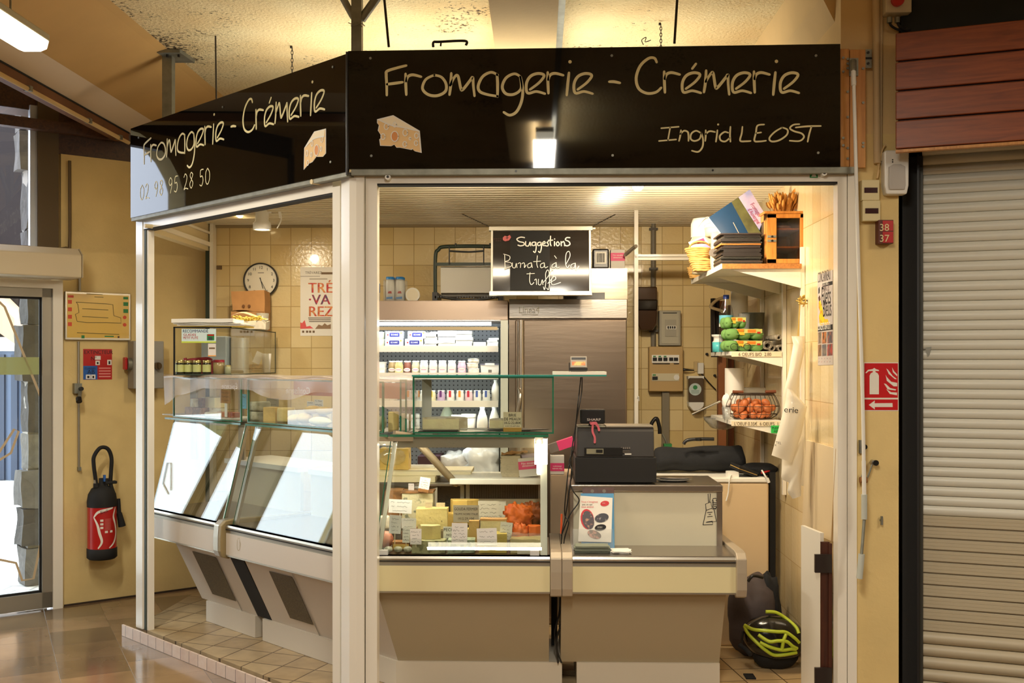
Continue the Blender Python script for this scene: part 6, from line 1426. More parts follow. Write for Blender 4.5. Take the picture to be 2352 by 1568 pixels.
KC=mat('card_cream',(234,226,204),.7);GC=mat('card_grey',(150,144,128),.6);BC=mat('card_white',(246,244,238),.7)
card('grey GOUDA FERMIER price card in the middle of the display',1041,1160,1100,1199,5.31,[('GOUDA FERMIER',.70,.24),('TRUFFE NOIRE ITALIE',.43,.16),('1KG:29,10€',.15,.20)],mat('card_taupe',(176,168,150),.6),z_to=.80)
card('cream handwritten card behind the gouda card, at its right',1098,1150,1146,1194,5.41,None,KC,scr=4,z_to=.85);card('cream card standing against the display back wall',1106,1150,1162,1192,5.57,None,KC,scr=2,stick=False)
card('tall white tag clipped upright on the blue-veined block',960,1096,984,1128,5.42,None,PAPER,tilt=10,scr=5,base=CBROWN,stick=False);card('small pale card at the back, left of the tall tag',938,1110,951,1129,5.5,None,mat('card_lilac',(206,196,190),.7),scr=2,z_to=1.0)
card('wide white card in front of the blue-veined block',892,1147,945,1178,5.36,None,BC,tilt=3,scr=3,z_to=.85);card('white price card standing at the left by the pink cheese',893,1183,920,1225,5.16,None,BC,tilt=3,scr=4,z_to=.78)
card('white handwritten card right of the left tall price card',922,1190,956,1213,5.22,None,BC,scr=2,z_to=.83);card('narrow white card above the green ball cheeses',924,1210,941,1246,5.15,None,BC,tilt=2,scr=4,z_to=.79)
card('broad white card in front of the grey-green block',942,1214,968,1250,5.085,None,BC,scr=4,z_to=.80);card('PECO price card behind the blue-grey front card',1018,1209,1044,1246,5.20,[('PECO',.72,.26),('NO',.42,.2),('1KG',.14,.26)],BC,z_to=.78)
card('blue-white front card before the blue-green block',1037,1201,1073,1249,5.085,None,BC,tilt=1,scr=5,z_to=.85);card('front white card before the yellow wrapped block',1096,1213,1142,1251,5.085,None,BC,tilt=-2,scr=3,z_to=.83)
card('white card tucked between yellow block and orange pieces',1146,1199,1174,1238,5.16,None,BC,tilt=6,scr=4,z_to=.78);card('small card at the foot of the front right cheese',1188,1259,1230,1272,5.082,None,KC,scr=2,stick=False)
card('small pale card on top of the truffle cheese block',977,1153,993,1166,5.36,None,mat('card_tan',(206,186,150),.7),scr=2,tilt=-4,z_to=.93);card('tiny beige card right of the truffle block top',1002,1154,1022,1166,5.40,None,mat('card_tan',(206,186,150),.7),scr=1,z_to=.9)
# ---------------------------------------------------------------- brie box and corner box
area('added_display_light',(FC.x + .30,FC.y + .225,1.285),.55,.02,6.0,NEUT,(R(-8),0,0))  # light added under the shelf glass to brighten the cheeses
zb = BZ0 + .0065;YB1 = 5.31
m=MB();a=onY(962,HY,YB1).x;b=onY(1052,HY,YB1).x;m.box(a,b,5.28,5.48,zb,zb+.004,BLK);solo('dark_board','dark serving board under the large brie piece','board',m)
chunk('large cut brie half with yellow face in the front glass box',970,1074,959,5.31,.15,zb+.0055,CWHITE,'brie',rind=cmat('brie_paste',(252,238,190)))
m=MB();a=onY(1072,HY,YB1).x;b=onY(1268,HY,YB1).x;m.lathe([(0,0),(.10,0),(.20,.007),(.20,.009),(0,.004)],BLK,((a+b)/2,5.38,zb),32,sx=1,sy=.45);solo('black_plate','flat black plate under the small brie piece','plate',m)
chunk('small brie wedge behind the price card in the front glass box',1124,1175,962,5.33,.10,zb+.010,CWHITE,'brie',rind=cmat('brie_paste',(252,238,190)))
m=MB();m.lump(onY(1058,HY,5.30).x,onY(1120,HY,5.30).x,5.29,5.35,zb+.011,zb+.016,PAPER,.002,30,2,4);solo('paper_slip','white paper slip between the two brie pieces','paper',m)
card('BRIE DE MEAUX price card in the front glass box',1156,946,1198,989,5.275,[('BRIE',.76,.22),('DE MEAUX',.55,.22),('1KG:22,80€',.36,.19),('A.O.P. 75 LAIT CRU',.22,.09)],mat('card_pale_yellow',(226,216,180),.7),base=mat('clip_ochre',(196,150,60),.6),stick=False)
chunk('grey ash round cheese in the corner glass box',864,886,955,5.33,.06,zb+.0,CASH,'ball');chunk('left pale wedge in the corner glass box',888,914,946,5.38,.07,zb,CPALE,'wedge');chunk('right pale wedge in the corner glass box',916,942,950,5.36,.07,zb,CWHITE,'wedge')
m = MB();m.box(onY(864,HY,5.30).x,onY(944,HY,5.30).x,5.29,5.46,zb - .0005,zb + .0,BLK)
# ---------------------------------------------------------------- goods in the slanted glass boxes
LM2 = Matrix.Translation(Vector(lr)) @ Matrix.Rotation(LROT,4,'Z');zl = 1.3485
def lchunk(label,px0,px1,pyt,d,dep,m_,kind='lump',z0=zl,pyb=None):
    a=fxl(px0,d);b=fxl(px1,d);zt=onL((px0+px1)/2,pyt,.2+d).z;h=max(zt-z0,.012);w_=(b-a)/2
    t=T('cheese_piece',label,'cheese',tuple(LM2 @ Vector(((a+b)/2,d,z0))),LROT);m=MB()
    if kind == 'lump': m.lump(-w_,w_,-dep / 2,dep / 2,0,h,m_,.003,14,hash_(label),5)
    elif kind=='wheel':m.lathe([(0,0),(w_*.92,0),(w_,h*.15),(w_,h*.85),(w_*.92,h),(0,h)],m_,(0,0,0),24)
    elif kind=='ball':m.blob((0,0,h/2),(w_,min(w_,dep),h/2),m_,.06,2,hash_(label),10)
    elif kind=='wedge':m.prism([(-w_,dep/2),(-w_*.7,-dep/2),(w_,-dep/2*.4),(w_*.8,dep/2)],m_,h,((0,0,0),(1,0,0),(0,1,0)))
    part('body',m,t,local=True);return t
m=MB();m.box(fxl(405,.3),fxl(548,.3),.20,.42,zl-.001,zl+.006,WHT,LM2);solo('white_board','thin white board under the cheeses in the left glass box','board',m)
zl1 = zl + .0075
lchunk('brown cheese block at the left in the left glass box',437,474,935,.30,.08,CBROWN,z0=zl1);lchunk('brown cheese slab stacked on the brown block',450,468,914,.31,.06,CBROWN,z0=onL(455,934,.5).z);lchunk('white cheese slab standing beside the stacked brown slab',446,452,915,.27,.05,CWHITE,z0=onL(448,934,.47).z)
lchunk('white cheese block in the left glass box, under the upper cream one',476,508,936,.36,.08,CWHITE,z0=zl1);lchunk('upper cream cheese block with brown sides in the left glass box',476,506,912,.36,.08,CCREAM,z0=onL(490,935,.56).z)
lchunk('front round white cheese in the left glass box',483,508,946,.25,.06,CWHITE,'wheel',zl1);lchunk('back round white cheese in the left glass box',487,513,938,.335,.03,CWHITE,'lump',zl1);lchunk('long flat beige cheese at the right of the left glass box',510,545,946,.29,.07,CPINK,z0=zl1)
lchunk('lower grey-green cylinder cheese in the right glass box',583,609,944,.30,.06,CASH,'wheel');lchunk('upper grey-green cylinder cheese stacked on its twin',584,610,922,.30,.06,CASH,'wheel',onL(596,943,.5).z)
lchunk('yellow wedge right of the grey-green cylinders',611,636,935,.29,.06,CYEL,'wedge');lchunk('thin grey slice leaning right of the yellow wedge',632,642,938,.34,.06,CASH);lchunk('round cream cheese with swirled face in the right glass box',646,669,936,.30,.05,CPALE,'wheel')
SB = [(668,690,951,.27),(690,712,947,.28),(725,748,950,.32)]
for i,q in enumerate(SB):lchunk(('leftmost','middle','right')[i]+' lower small yellow round cheese in the right glass box',q[0],q[1],q[2],q[3],.05,CYEL,'ball')
zt2 = onL(712,951,.5).z
lchunk('left upper small yellow round cheese in the right glass box',706,729,931,.31,.05,CYEL,'ball',zt2);lchunk('right upper small yellow round cheese beside the corner post',732,757,934,.31,.05,CYEL,'ball',zt2)
lchunk('long pale loaf-shaped cheese at the right of the glass box',711,760,957,.235,.03,CCREAM,'ball')
def lcard(label,px0,py0,px1,py1,d,mt,scr=3,clip=None):
    a = onL(px0,py1,.2 + d);b = onL(px1,py0,.2 + d);w_ = (b - a).dot(LU) / 2;h = b.z - a.z
    t=T('price_card',label,'price card',tuple((a+Vector((b.x,b.y,a.z)))/2),LROT,'price cards');m=MB();m.box(-w_,w_,0,.0015,0,h,mt);part('board',m,t,local=True)
    m = MB();rnd = random.Random(hash_(label))
    for i in range(scr):m.ribbon(scribble(-w_*.75,w_*.75,h*(.8-.6*i/max(1,scr-1)),h*.05,rnd,.005),.0018,INK,FR((0,-.0002,0)),.0005)
    part('lettering',m,t,local=True)
    if clip:m=MB();m.box(-w_*.2,w_*.2,.002,.008,-.085,0,clip);part('clip',m,t,local=True)
lcard('kraft card on a white clip in the left glass box',506,896,529,925,.24,KRAFT,3,WHP);lcard('blue card wedged between the two slanted glass boxes',556,905,566,938,.25,mat('card_blue',(110,176,206),.6),2)
lcard('pale card behind the small yellow rounds at left',705,922,721,936,.40,BC,2);lcard('blue-white card behind the small yellow rounds at right',722,918,742,932,.40,BC,2);lcard('dark green card behind the grey-green cylinders',612,915,640,932,.42,GC,2)
# another shop's sign reflected in the glass, painted as reversed lettering and band
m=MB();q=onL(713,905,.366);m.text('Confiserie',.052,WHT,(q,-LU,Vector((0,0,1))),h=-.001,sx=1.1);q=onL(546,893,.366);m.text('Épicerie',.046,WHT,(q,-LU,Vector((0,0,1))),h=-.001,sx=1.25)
part('reflection_lettering',m,BOX2)
m=MB();m.box(bl[2]+.05,-.25,.455,.46,1.50,1.585,mat('reflection_salmon',(226,160,136),.6),LM2);part('reflection_band',m,BOX2)
# film sheet over the boxes
def filmL(u,v):
    x = (bl[0] - .10) + (-.10 - bl[0] + .0) * u;s = v * .62
    y=.47-s if s<.315 else .155-.004*math.sin(x*9);z=1.612+.008*math.sin(x*11+s*8)
    if s >= .315:
        drop=(s-.315)/.305;Ld=.075+.05*max(0,math.sin(x*5.2+.6))+(.09*max(0,1-(x-bl[0]+.10)/.16))
        z = 1.610 - Ld * drop;y -= .012 * drop * math.sin(x * 14)
    return LM2 @ Vector((x,y,z))
def filmF(u,v):
    x = -.02 + (bx0 - .0 - (-.02)) * u;s = v * .55;y = .50 - s if s < .29 else .205
    z = 1.622 + .004 * math.sin(x * 14)
    if s >= .29: z = 1.619 - (s - .29) / .26 * (.12 + .10 * u)
    return Vector(lr) + Vector((x,y,z))
m=MB();m.grid(filmL,40,16,FILM);m.grid(filmF,14,12,FILM);solo('film_sheet','thin translucent plastic sheet draped over the glass boxes left of the brie box','plastic sheet',m,kind='thing')
# ---------------------------------------------------------------- upper glass cabinet at left
Y0,Y1 = 6.47,7.58;ca = onY(398,860,Y0);cb_ = onY(531,750,Y0);zc0,zc1 = 1.615,cb_.z
t=GC4=T('glass_cabinet','dark-edged glass cabinet with jars standing behind the slanted counter','glass cabinet',((ca.x+cb_.x)/2,Y0,zc0))
m = MB();x0,x1 = ca.x,cb_.x
for z in(zc0,zc1-.008):m.box(x0,x1,Y0,Y0+.010,z,z+.008,BLK if z>1.7 else GASK);m.box(x1-.006,x1,Y0,Y1,z,z+.006,GASK)
m.box(x0,x0+.009,Y0,Y0+.01,zc0,zc1,BLK);m.box(x1-.004,x1,Y1-.005,Y1,zc0,zc1,GASK);part('edge_strip',m,t)
m=MB();m.box(x0+.009,x1-.006,Y0+.003,Y0+.006,zc0+.008,zc1-.008,GLS);part('front_pane',m,t)
m=MB();m.box(x1-.005,x1-.002,Y0+.01,Y1,zc0+.006,zc1-.006,GLS);part('side_pane',m,t)
m=MB();m.box(x0,x1-.006,Y0+.01,Y1,zc1-.006,zc1-.002,GLS);m.box(x0,x1-.006,Y0+.01,Y1,zc0,zc0+.006,mat('cabinet_floor',(150,150,140),.4));part('shelf_pane',m,t)
for px_ in (440,600):
    m=MB();c=onY(px_,HY,Y0+.4 if px_==440 else 7.4).x;m.box(c-.02,c+.02,6.9,6.94,1.05,zc0,ALUD);part('support_leg',m,t)
m=MB();sa=onY(417,787,Y0);sb=onY(496,755,Y0);m.box(sa.x,sb.x,Y0+.0005,Y0+.0025,sa.z,sb.z,mat('sticker_pale',(206,226,226),.5));part('sticker',m,t)
m=MB();w_=sb.x-sa.x;h=sb.z-sa.z;f=lambda fx_,fz:FR((sa.x+w_*fx_,Y0,sa.z+h*fz))
NAVY=mat('navy_ink',(34,44,100),.6);m.text('RECOMMANDÉ',h*.30,NAVY,f(.03,.74),sx=.90);m.text('GUIDES',h*.22,REDP,f(.05,.50),sx=1.25);m.text('PETIT FUTÉ',h*.25,REDP,f(.05,.27),sx=.86)
m.box(sa.x+w_*.74,sa.x+w_*.95,Y0-.0012,Y0-.0002,sa.z+h*.18,sa.z+h*.62,GREENP);m.box(sa.x+w_*.76,sa.x+w_*.94,Y0-.0018,Y0-.0012,sa.z+h*.50,sa.z+h*.60,REDP);m.box(sa.x+w_*.78,sa.x+w_*.9,Y0-.0018,Y0-.0012,sa.z+h*.2,sa.z+h*.42,mat('fox_dark',(40,66,60),.6));m.box(sa.x,sb.x,Y0-.0012,Y0-.0002,sa.z,sa.z+h*.11,mat('strip_lime',(210,206,60),.6));part('sticker_lettering',m,t)
m=MB();p=onY(478,818,Y0);q=onY(496,789,Y0);m.box(p.x,q.x,Y0-.001,Y0+.001,p.z,q.z,mat('notice_white',(222,216,208),.6));m.box(p.x+.006,q.x-.006,Y0-.0016,Y0-.001,p.z+.045,p.z+.055,mat('ink_brown',(120,96,70),.7));m.box(p.x,q.x,Y0-.0016,Y0-.001,p.z,p.z+.006,mat('strip_orange',(226,130,90),.6));part('small_notice',m,t)
zf = zc0 + .0065
def fjar(name,label,px,py,Y,r,mt,lid,grp=None,lab=None,z0=zf):
    p=onY(px,py,Y);h=p.z-z0;t=T(name,label,'jar',(p.x,Y,z0),0,grp);m=MB();m.lathe([(0,0),(r,0),(r,h*.78),(r*.85,h*.85),(0,h*.85)],mt,(0,0,0),20);part('body',m,t,local=True)
    m=MB();m.lathe([(r*.95,h*.82),(r*.95,h),(0,h)],lid,(0,0,0),20);part('lid',m,t,local=True)
    if lab:m=MB();m.lathe([(r*1.02,h*.15),(r*1.02,h*.68)],lab,(0,0,0),20);part('label',m,t,local=True)
JD=mat('jar_dark',(50,44,30),.12,coat=.5);GOLD=mat('lid_gold',(190,170,110),.3,.7);LBY=mat('label_yellow',(214,210,140),.6)
for i,px in enumerate((413,433,453,475)):fjar('preserve_jar',('first','second','third','fourth')[i]+' dark jar with pale label from the left in the glass cabinet',px,827,6.54 if i!=1 else 6.56,.0265,JD,GOLD,'dark preserve jars',LBY)
fjar('spread_jar','brown spread jar with wide red lid in the glass cabinet',503,826,6.56,.036,mat('jar_tan',(170,130,80),.2,coat=.5),mat('lid_red',(176,40,56),.4));fjar('small_jar','small clear jar right of the red-lidded one',524,838,6.54,.018,mat('jar_pale',(190,186,150),.15,coat=.5),GOLD)
m=MB();m.tube([onY(425,822,6.68),onY(428,828,6.68),onY(445,826,6.68),onY(476,824,6.68),onY(486,828,6.68)],.012,mat('ribbon_red',(150,34,46),.5));m.box(onY(425,0,6.68).x,onY(486,0,6.68).x,6.70,6.72,zf,zf+.085,mat('ribbon_red',(150,34,46),.5));solo('red_tray','dark red tray standing behind the dark jars','tray',m)
m=MB();a=onY(462,855,6.95).x;b=onY(520,855,6.95).x;m.box(a,b,6.95,7.2,zf,onY(0,772,6.95).z,mat('machine_grey',(150,156,160),.4));m.cyl((b+.06,7.05,zf),(b+.06,7.05,onY(0,772,6.95).z-.01),.06,mat('machine_steel',(170,176,178),.3,.6),n=28);m.box(b-.01,b+.1,6.98,7.2,zf,zf+.02,BLK);solo('vacuum_machine','grey machine with round steel column inside the glass cabinet','machine',m,bevel=.006)
Yb = 7.42
m=MB();c=onY(560,826,Yb);m.blob((c.x,Yb,zf+.075),(.068,.05,.085),CLEARP,.35,3,5,12,flat=.88);solo('clear_bag','clear plastic bag standing beside the grey machine','bag',m)
m=MB();a=onY(549,0,Yb-.06).x;m.cyl((a,Yb-.07,zf),(a,Yb-.07,zf+.11),.022,WHP);solo('white_tumbler','white beaker left of the clear bag in the cabinet','beaker',m)
t=T('biscuit_pack','pack of brown biscuits with a leaning white card in the cabinet','biscuits',(onY(588,0,Yb).x,Yb,zf))
m = MB()
for i in range(5):m.box(-.048,.048,-.03,.03,.012*i,.012*i+.010,mat('biscuit',(150,96,50),.7,col2=(90,56,30),thr=(.45,.55),vscale=40))
part('biscuits',m,t,local=True,bevel=.003)
m=MB();Mx=Matrix.Translation((0,-.01,.066))@ Matrix.Rotation(R(24),4,'Y');m.box(-.026,.026,0,.002,0,.085,PAPER,Mx);part('card',m,t,local=True)
m=MB();c=onY(612,0,Yb);m.lathe([(0,0),(.026,0),(.034,.135),(.031,.135),(.024,.004)],WHP,(c.x,Yb,zf),22);solo('white_cup','tall white plastic cup at the right end of the cabinet','cup',m)
# on top of the cabinet
zk = zc1 + .001;P7 = lambda px,py,Y: onY(px,py,Y)
m=MB();a=P7(416,0,6.6).x;b=P7(562,0,6.6).x;m.box(a,b,6.58,6.82,zk,zk+.010,mat('folder_yellow',(222,190,90),.6));solo('yellow_folder','yellow folder at the bottom of the paper pile on the cabinet','folder',m)
PN=[(P7(410,0,6.6).x,P7(566,0,6.6).x,.010,.018),(P7(402,0,6.6).x,P7(556,0,6.6).x,.019,.026),(P7(400,0,6.6).x,P7(540,0,6.6).x,.027,.052)]
for i,(a,b,q0,q1)in enumerate(PN):m=MB();m.lump(a,b,6.57-.01*i,6.80,zk+q0+.0005,zk+q1,PAPER,.003,9,i,6);solo('paper_sheaf',('lowest','middle','thick top')[i]+' white paper sheaf of the pile on the cabinet','paper',m,group='white paper sheaves')
m=MB();c=P7(577,0,7.05);m.lump(c.x-.11,c.x+.11,7.0,7.12,zk,zk+.055,mat('net_white',(206,196,172),.6),.008,12,4,6);rnd=random.Random(6)
for i in range(46):
    p=Vector((c.x-.02+rnd.uniform(-.085,.095),6.995+rnd.uniform(0,.08),zk+.055+rnd.uniform(0,.02)));m.tube([p,p+Vector((rnd.uniform(-.03,.03),rnd.uniform(-.02,.01),rnd.uniform(.0,.02))),p+Vector((rnd.uniform(-.05,.05),rnd.uniform(-.02,.02),rnd.uniform(-.01,.012)))],.0035,mat('shred_yellow',(206,176,74),.6),n=5)
m.grid(lambda u,v:Vector((c.x-.15+.25*u,7.13-.06*v,zk+.08+.015*math.sin(u*5)-.012*v+.03*(1-abs(u-.3)))),8,4,mat('wax_paper',(196,180,146),.6));solo('straw_tub','white tub heaped with yellow paper straw on the cabinet','tub',m)
m=MB();c=P7(603,0,7.30);m.lathe([(0,0),(.036,0),(.044,.12),(.041,.12),(.033,.006),(0,.006)],mat('glass_grey',(160,156,140),.15,coat=.4),(c.x,7.30,zk),24);solo('grey_tumbler','grey glass tumbler at the right end of the cabinet top','tumbler',m)
c = P7(574,0,7.45)
for i,(w_,z0_,z1_,lab)in enumerate(((.118,zk,zk+.14,'lower cardboard box behind the straw tub on the cabinet'),(.115,zk+.141,zk+.262,'upper crumpled cardboard box with smiling slot on the cabinet'))):
    m=MB();m.lump(c.x-w_,c.x+w_,7.40,7.56,z0_,z1_+.02*i,KRAFT,.006+.006*i,7,i+2,7)
    for s in(-.02,.02):m.cyl((c.x+s-.01,7.394,z0_+.035),(c.x+s-.01,7.39,z0_+.035),.010,mat('slot_dark',(110,70,36),.8),n=12)
    solo('cardboard_box',lab,'box',m,group='cardboard boxes on the glass cabinet')
# ---------------------------------------------------------------- worktop goods behind the front display
zw = 1.0905
proto = None;c = onY(1173,HY,5.60)
for i in range(12):
    z = zw + i * .0078
    if proto is None:
        proto=T('card_punnet','grey cardboard punnet in the nested stack on the white worktop','punnet',(c.x,5.60,z),0,'nested cardboard punnets')
        m = MB();w_ = .052;b_ = .044;h = .026
        for s in (0,1): pass
        P0=[(-b_,-b_,0),(b_,-b_,0),(b_,b_,0),(-b_,b_,0),(-w_,-w_,h),(w_,-w_,h),(w_,w_,h),(-w_,w_,h),(-w_+.003,-w_+.003,h),(w_-.003,-w_+.003,h),(w_-.003,w_-.003,h),(-w_+.003,w_-.003,h),(-b_+.002,-b_+.002,.002),(b_-.002,-b_+.002,.002),(b_-.002,b_-.002,.002),(-b_+.002,b_-.002,.002)]
        F0=[(3,2,1,0)]+[(i_,(i_+1)%4,4+(i_+1)%4,4+i_)for i_ in range(4)]+[(4+i_,4+(i_+1)%4,8+(i_+1)%4,8+i_)for i_ in range(4)]+[(8+i_,8+(i_+1)%4,12+(i_+1)%4,12+i_)for i_ in range(4)]+[(12,13,14,15)]
        m.add(P0,F0,CARDB);part('tray',m,proto,local=True)
    else: copy_tree(proto,loc=(c.x + .003 * math.sin(i * 2),5.60,z))
rnd = random.Random(9);m = MB()
m.grid(lambda u,v:Vector((c.x-.05+.14*u,5.56+.08*v,zw+.118+.02*noise.noise(Vector((u*4,v*4,1)))+.012*u)),10,8,KRAFT);solo('kraft_sheets','crumpled kraft sheets on top of the punnet stack','paper',m)
c=onY(1216,HY,5.535);filmbox('tilted pink and grey cling film carton on the white worktop',(c.x,5.535,zw+.004),0,.105,.06,.10,tilt=(R(-6),R(-5),0))
m=MB();m.tube([onY(1196,1052,5.60),onY(1240,1049,5.64)],.022,mat('roll_lilac',(190,176,190),.6),n=18,smooth=False);e=onY(1196,1052,5.60);m.cyl(e,e-Vector((.001,.0,0)),.017,mat('tube_inside',(96,84,64),.8),n=16);solo('lilac_roll','lilac wrapping roll lying across the cling film carton','roll',m)
t=T('side_cabinet','plain beige narrow cabinet in the gap between display and cash desk','cabinet',(onY(1290,HY,5.72).x,5.72,.072))
m=MB();m.box(onY(1266,HY,5.68).x,onY(1316,HY,5.68).x,5.68,6.05,.60,1.085,mat('side_beige',(186,160,128),.5));m.box(onY(1270,HY,5.9).x,onY(1280,HY,5.9).x,5.9,5.94,.072,.60,BLKM);part('body',m,t)
c=onY(1280,HY,5.72);t=filmbox('dark pink cling film carton turned upside down beside the cables',(c.x,5.72,1.0865+.104),0,.075,.07,.104);t.rotation_euler=(0,R(180),0)
m=MB();p0=onY(1262,1033,5.74);p1=onY(1322,1013,5.74);d=(p1-p0).normalized();Mx=Matrix(((d.x,0,-d.z,p0.x),(0,1,0,p0.y),(d.z,0,d.x,p0.z),(0,0,0,1)))
m.box(0,.14,0,.06,-.02,.028,mat('carton_grey_dark',(110,100,92),.6),Mx);m.box(.05,.141,-.0008,.0605,-.021,.0285,PINKP,Mx);solo('film_carton','long grey and pink cling film carton lying tilted on the upside-down one','carton',m,group='pink cling film cartons')
zs = 1.0565
m=MB();m.lump(onY(780,HY,5.62).x,onY(1000,HY,5.62).x,5.60,5.95,zs,zs+.028,mat('board_cream',(236,220,176),.5),.0,1,1,1);solo('cutting_board','thick cream cutting board lying at the left behind the display','cutting board',m,bevel=.006,group='cutting boards')
m=MB();m.lump(onY(870,HY,5.70).x,onY(1082,HY,5.70).x,5.68,5.98,zs+.0285,zs+.048,mat('board_ivory',(242,230,196),.5),0,1,1,1);solo('cutting_board','wider ivory cutting board stacked on the cream one','cutting board',m,bevel=.006,group='cutting boards')
chunk('orange cheese block wrapped in film on the cutting board',872,938,1030,5.76,.12,zs+.0495,CYEL,amp=.003)
m=MB();m.blob((onY(905,HY,5.80).x,5.80,zs+.12),(.085,.07,.05),CLEARP,.3,4,3,12,2.4,flat=.95);solo('film_wrap','clear film gathered on the orange cheese block','wrap',m)
m=MB();m.box(onY(935,HY,6.0).x,onY(1003,HY,6.0).x,5.86,5.965,zs+.0495,zs+.0545,WHP);m.box(onY(940,HY,6.0).x,onY(1001,HY,6.0).x,5.88,5.96,zs+.055,zs+.060,WHP);solo('white_trays','flat white trays on the ivory cutting board','tray',m)
# ---------------------------------------------------------------- payment terminal, cables, cash desk goods
c = onY(1329,HY,5.33);zp = BZ1 + .0245
t=T('payment_terminal','small black card terminal standing on the white shelf','terminal',(c.x,5.33,zp))
m = MB();m.box(-.045,.045,-.02,.04,0,.022,BLK);part('base',m,t,local=True,bevel=.006)
m=MB();Mx=Matrix.Translation((0,.0,.018))@ Matrix.Rotation(R(-14),4,'X');m.box(-.041,.041,-.012,.016,0,.058,mat('terminal_grey',(150,142,130),.4),Mx);m.box(-.034,.034,-.0125,-.012,.010,.030,mat('screen_mix',(206,180,110),.4,col2=(190,110,70),vscale=30),Mx);m.box(-.036,.036,-.0125,-.012,.040,.052,BLK,Mx);part('display',m,t,local=True,bevel=.002)
m = MB();m.box(-.049,-.045,-.01,.02,0,.045,BLK);part('card_slot',m,t,local=True)
for lab,pts in(('left thin black cable dropping from the payment shelf',[(1334,866),(1330,905),(1327,930),(1322,980),(1318,1030),(1307,1070),(1300,1130),(1297,1180),(1306,1200),(1296,1240),(1291,1300)]),
                 ('right thin black cable dropping from the payment shelf',[(1337,866),(1336,900),(1329,940),(1320,990),(1312,1045),(1312,1090),(1304,1150),(1298,1190),(1290,1230),(1290,1300)]),
                 ('tangled black cable at the side of the cash desk',[(1316,1035),(1308,1060),(1315,1085),(1310,1110),(1318,1130),(1330,1150),(1310,1180),(1295,1215),(1289,1230)])):
    m=MB();m.tube([onY(px,py,5.26+.012*(i%2))for i,(px,py)in enumerate(pts)],.0032,BLK,n=6);solo('cable',lab,'cable',m,group='black cables between the counters')
for lab,pts in(('left black cable hanging in the floor gap between the counters',[(1289,1372),(1284,1410),(1274,1450),(1278,1480),(1282,1522)]),('right black cable hanging in the floor gap between the counters',[(1290,1372),(1288,1400),(1291,1425),(1280,1460),(1279,1490),(1290,1522)])):
    m=MB();m.tube([onY(px,py,5.24)for px,py in pts],.0045,BLK,n=6);solo('cable',lab,'cable',m,group='black cables between the counters')
m=MB();m.tube([onY(1290,1180,5.27),onY(1289,1225,5.27)],.005,mat('strap_orange',(226,90,40),.5),smooth=False);solo('orange_strap','short orange strap between display and cash desk','strap',m)
zd = 1.0795;Yd = 5.36;D_ = lambda px,py,Y=Yd: onY(px,py,Y)
t=T('cash_register','black cash register seen from behind on the cash desk','cash register',(D_(1415,0).x,Yd+.2,zd))
REG = mat('register_grey',(52,48,44),.45);REGD = mat('register_dark',(30,28,26),.5)
a,b = D_(1321,0).x,D_(1508,0).x
m=MB();m.box(a,b,Yd,Yd+.38,zd+.006,D_(0,1047).z,REGD);m.box(a+.02,b-.02,Yd+.02,Yd+.3,zd,zd+.006,BLK);part('drawer',m,t,bevel=.004)
a,b = D_(1326,0).x,D_(1503,0).x;z0_,z1_ = D_(0,1047).z + .001,D_(0,980).z
m=MB();pr=[(Yd+.005,z0_),(Yd+.02,z1_-.02),(Yd+.03,z1_),(Yd+.28,z1_-.01),(Yd+.36,z0_+.02),(Yd+.36,z0_)]
m.ext(pr,a,b,REG);part('body',m,t,bevel=.004)
m=MB();m.box(D_(1392,0).x,b-.002,Yd+.022,Yd+.2,z1_,z1_+.010,ALU);m.box(a+.002,D_(1392,0).x,Yd+.022,Yd+.2,z1_,z1_+.006,GALV);part('top_cover',m,t,bevel=.003)
m=MB();q0,q1=D_(1342,1045),D_(1430,1028);m.box(q0.x,q1.x,Yd-.003,Yd+.012,q0.z,q1.z,BLK);part('connector_bay',m,t)
m=MB();q0,q1=D_(1347,1042),D_(1386,1030);m.box(q0.x,q1.x,Yd-.005,Yd-.003,q0.z,q1.z,mat('socket_ivory',(150,146,120),.5));q0,q1=D_(1369,1039),D_(1384,1032);m.box(q0.x,q1.x,Yd-.008,Yd-.005,q0.z,q1.z,BLK);part('power_socket',m,t)
m = MB()
for i in range(5):q0,q1=D_(1426+i*4.6,1031),D_(1429+i*4.6,1027);m.box(q0.x,q1.x,Yd-.002,Yd+.02,q0.z,q1.z,GREYI)
q0,q1 = D_(1435,1044),D_(1450,1041);m.box(q0.x,q1.x,Yd - .002,Yd + .02,q0.z,q1.z,PAPER)
for i in range(3):q0,q1=D_(1428,1036+2.4*i-1),D_(1447,1034+2.4*i);m.box(q0.x,q1.x,Yd-.002,Yd+.02,q0.z,q1.z,GREYI)
part('rating_plate',m,t)
m=MB();q0,q1=D_(1334,973),D_(1393,942);Mz=(Yd+.10);m.box(q0.x,q1.x,Mz,Mz+.05,q0.z-.004,q1.z,BLK);m.cyl(((q0.x+q1.x)/2,Mz+.03,z1_),((q0.x+q1.x)/2,Mz+.03,q0.z),.02,BLK);part('customer_display',m,t,bevel=.006)
m=MB();q=D_(1364,966,Mz);m.text('SHARP',.018,WHT,FR((q.x,Mz-.0006,q.z)),'CENTER',sx=1.35);part('lettering',m,t)
m = MB();PR = mat('ribbon_pink',(226,110,124),.5);yy = Yd - .006
for st in([(1362,971),(1361,990),(1366,1004),(1366,1016)],[(1366,972),(1373,978),(1376,988)]):
    m.ribbon([[(lambda p:(p.x,p.z))(D_(x,y,yy))for x,y in st]],.011,PR,FR((0,yy,0)),.001)
m.box(D_(1356,0).x,D_(1372,0).x,yy-.004,Mz,D_(0,973,yy).z,D_(0,969,yy).z,PR);solo('pink_ribbon','short pink ribbon hanging on the cash register back','ribbon',m)
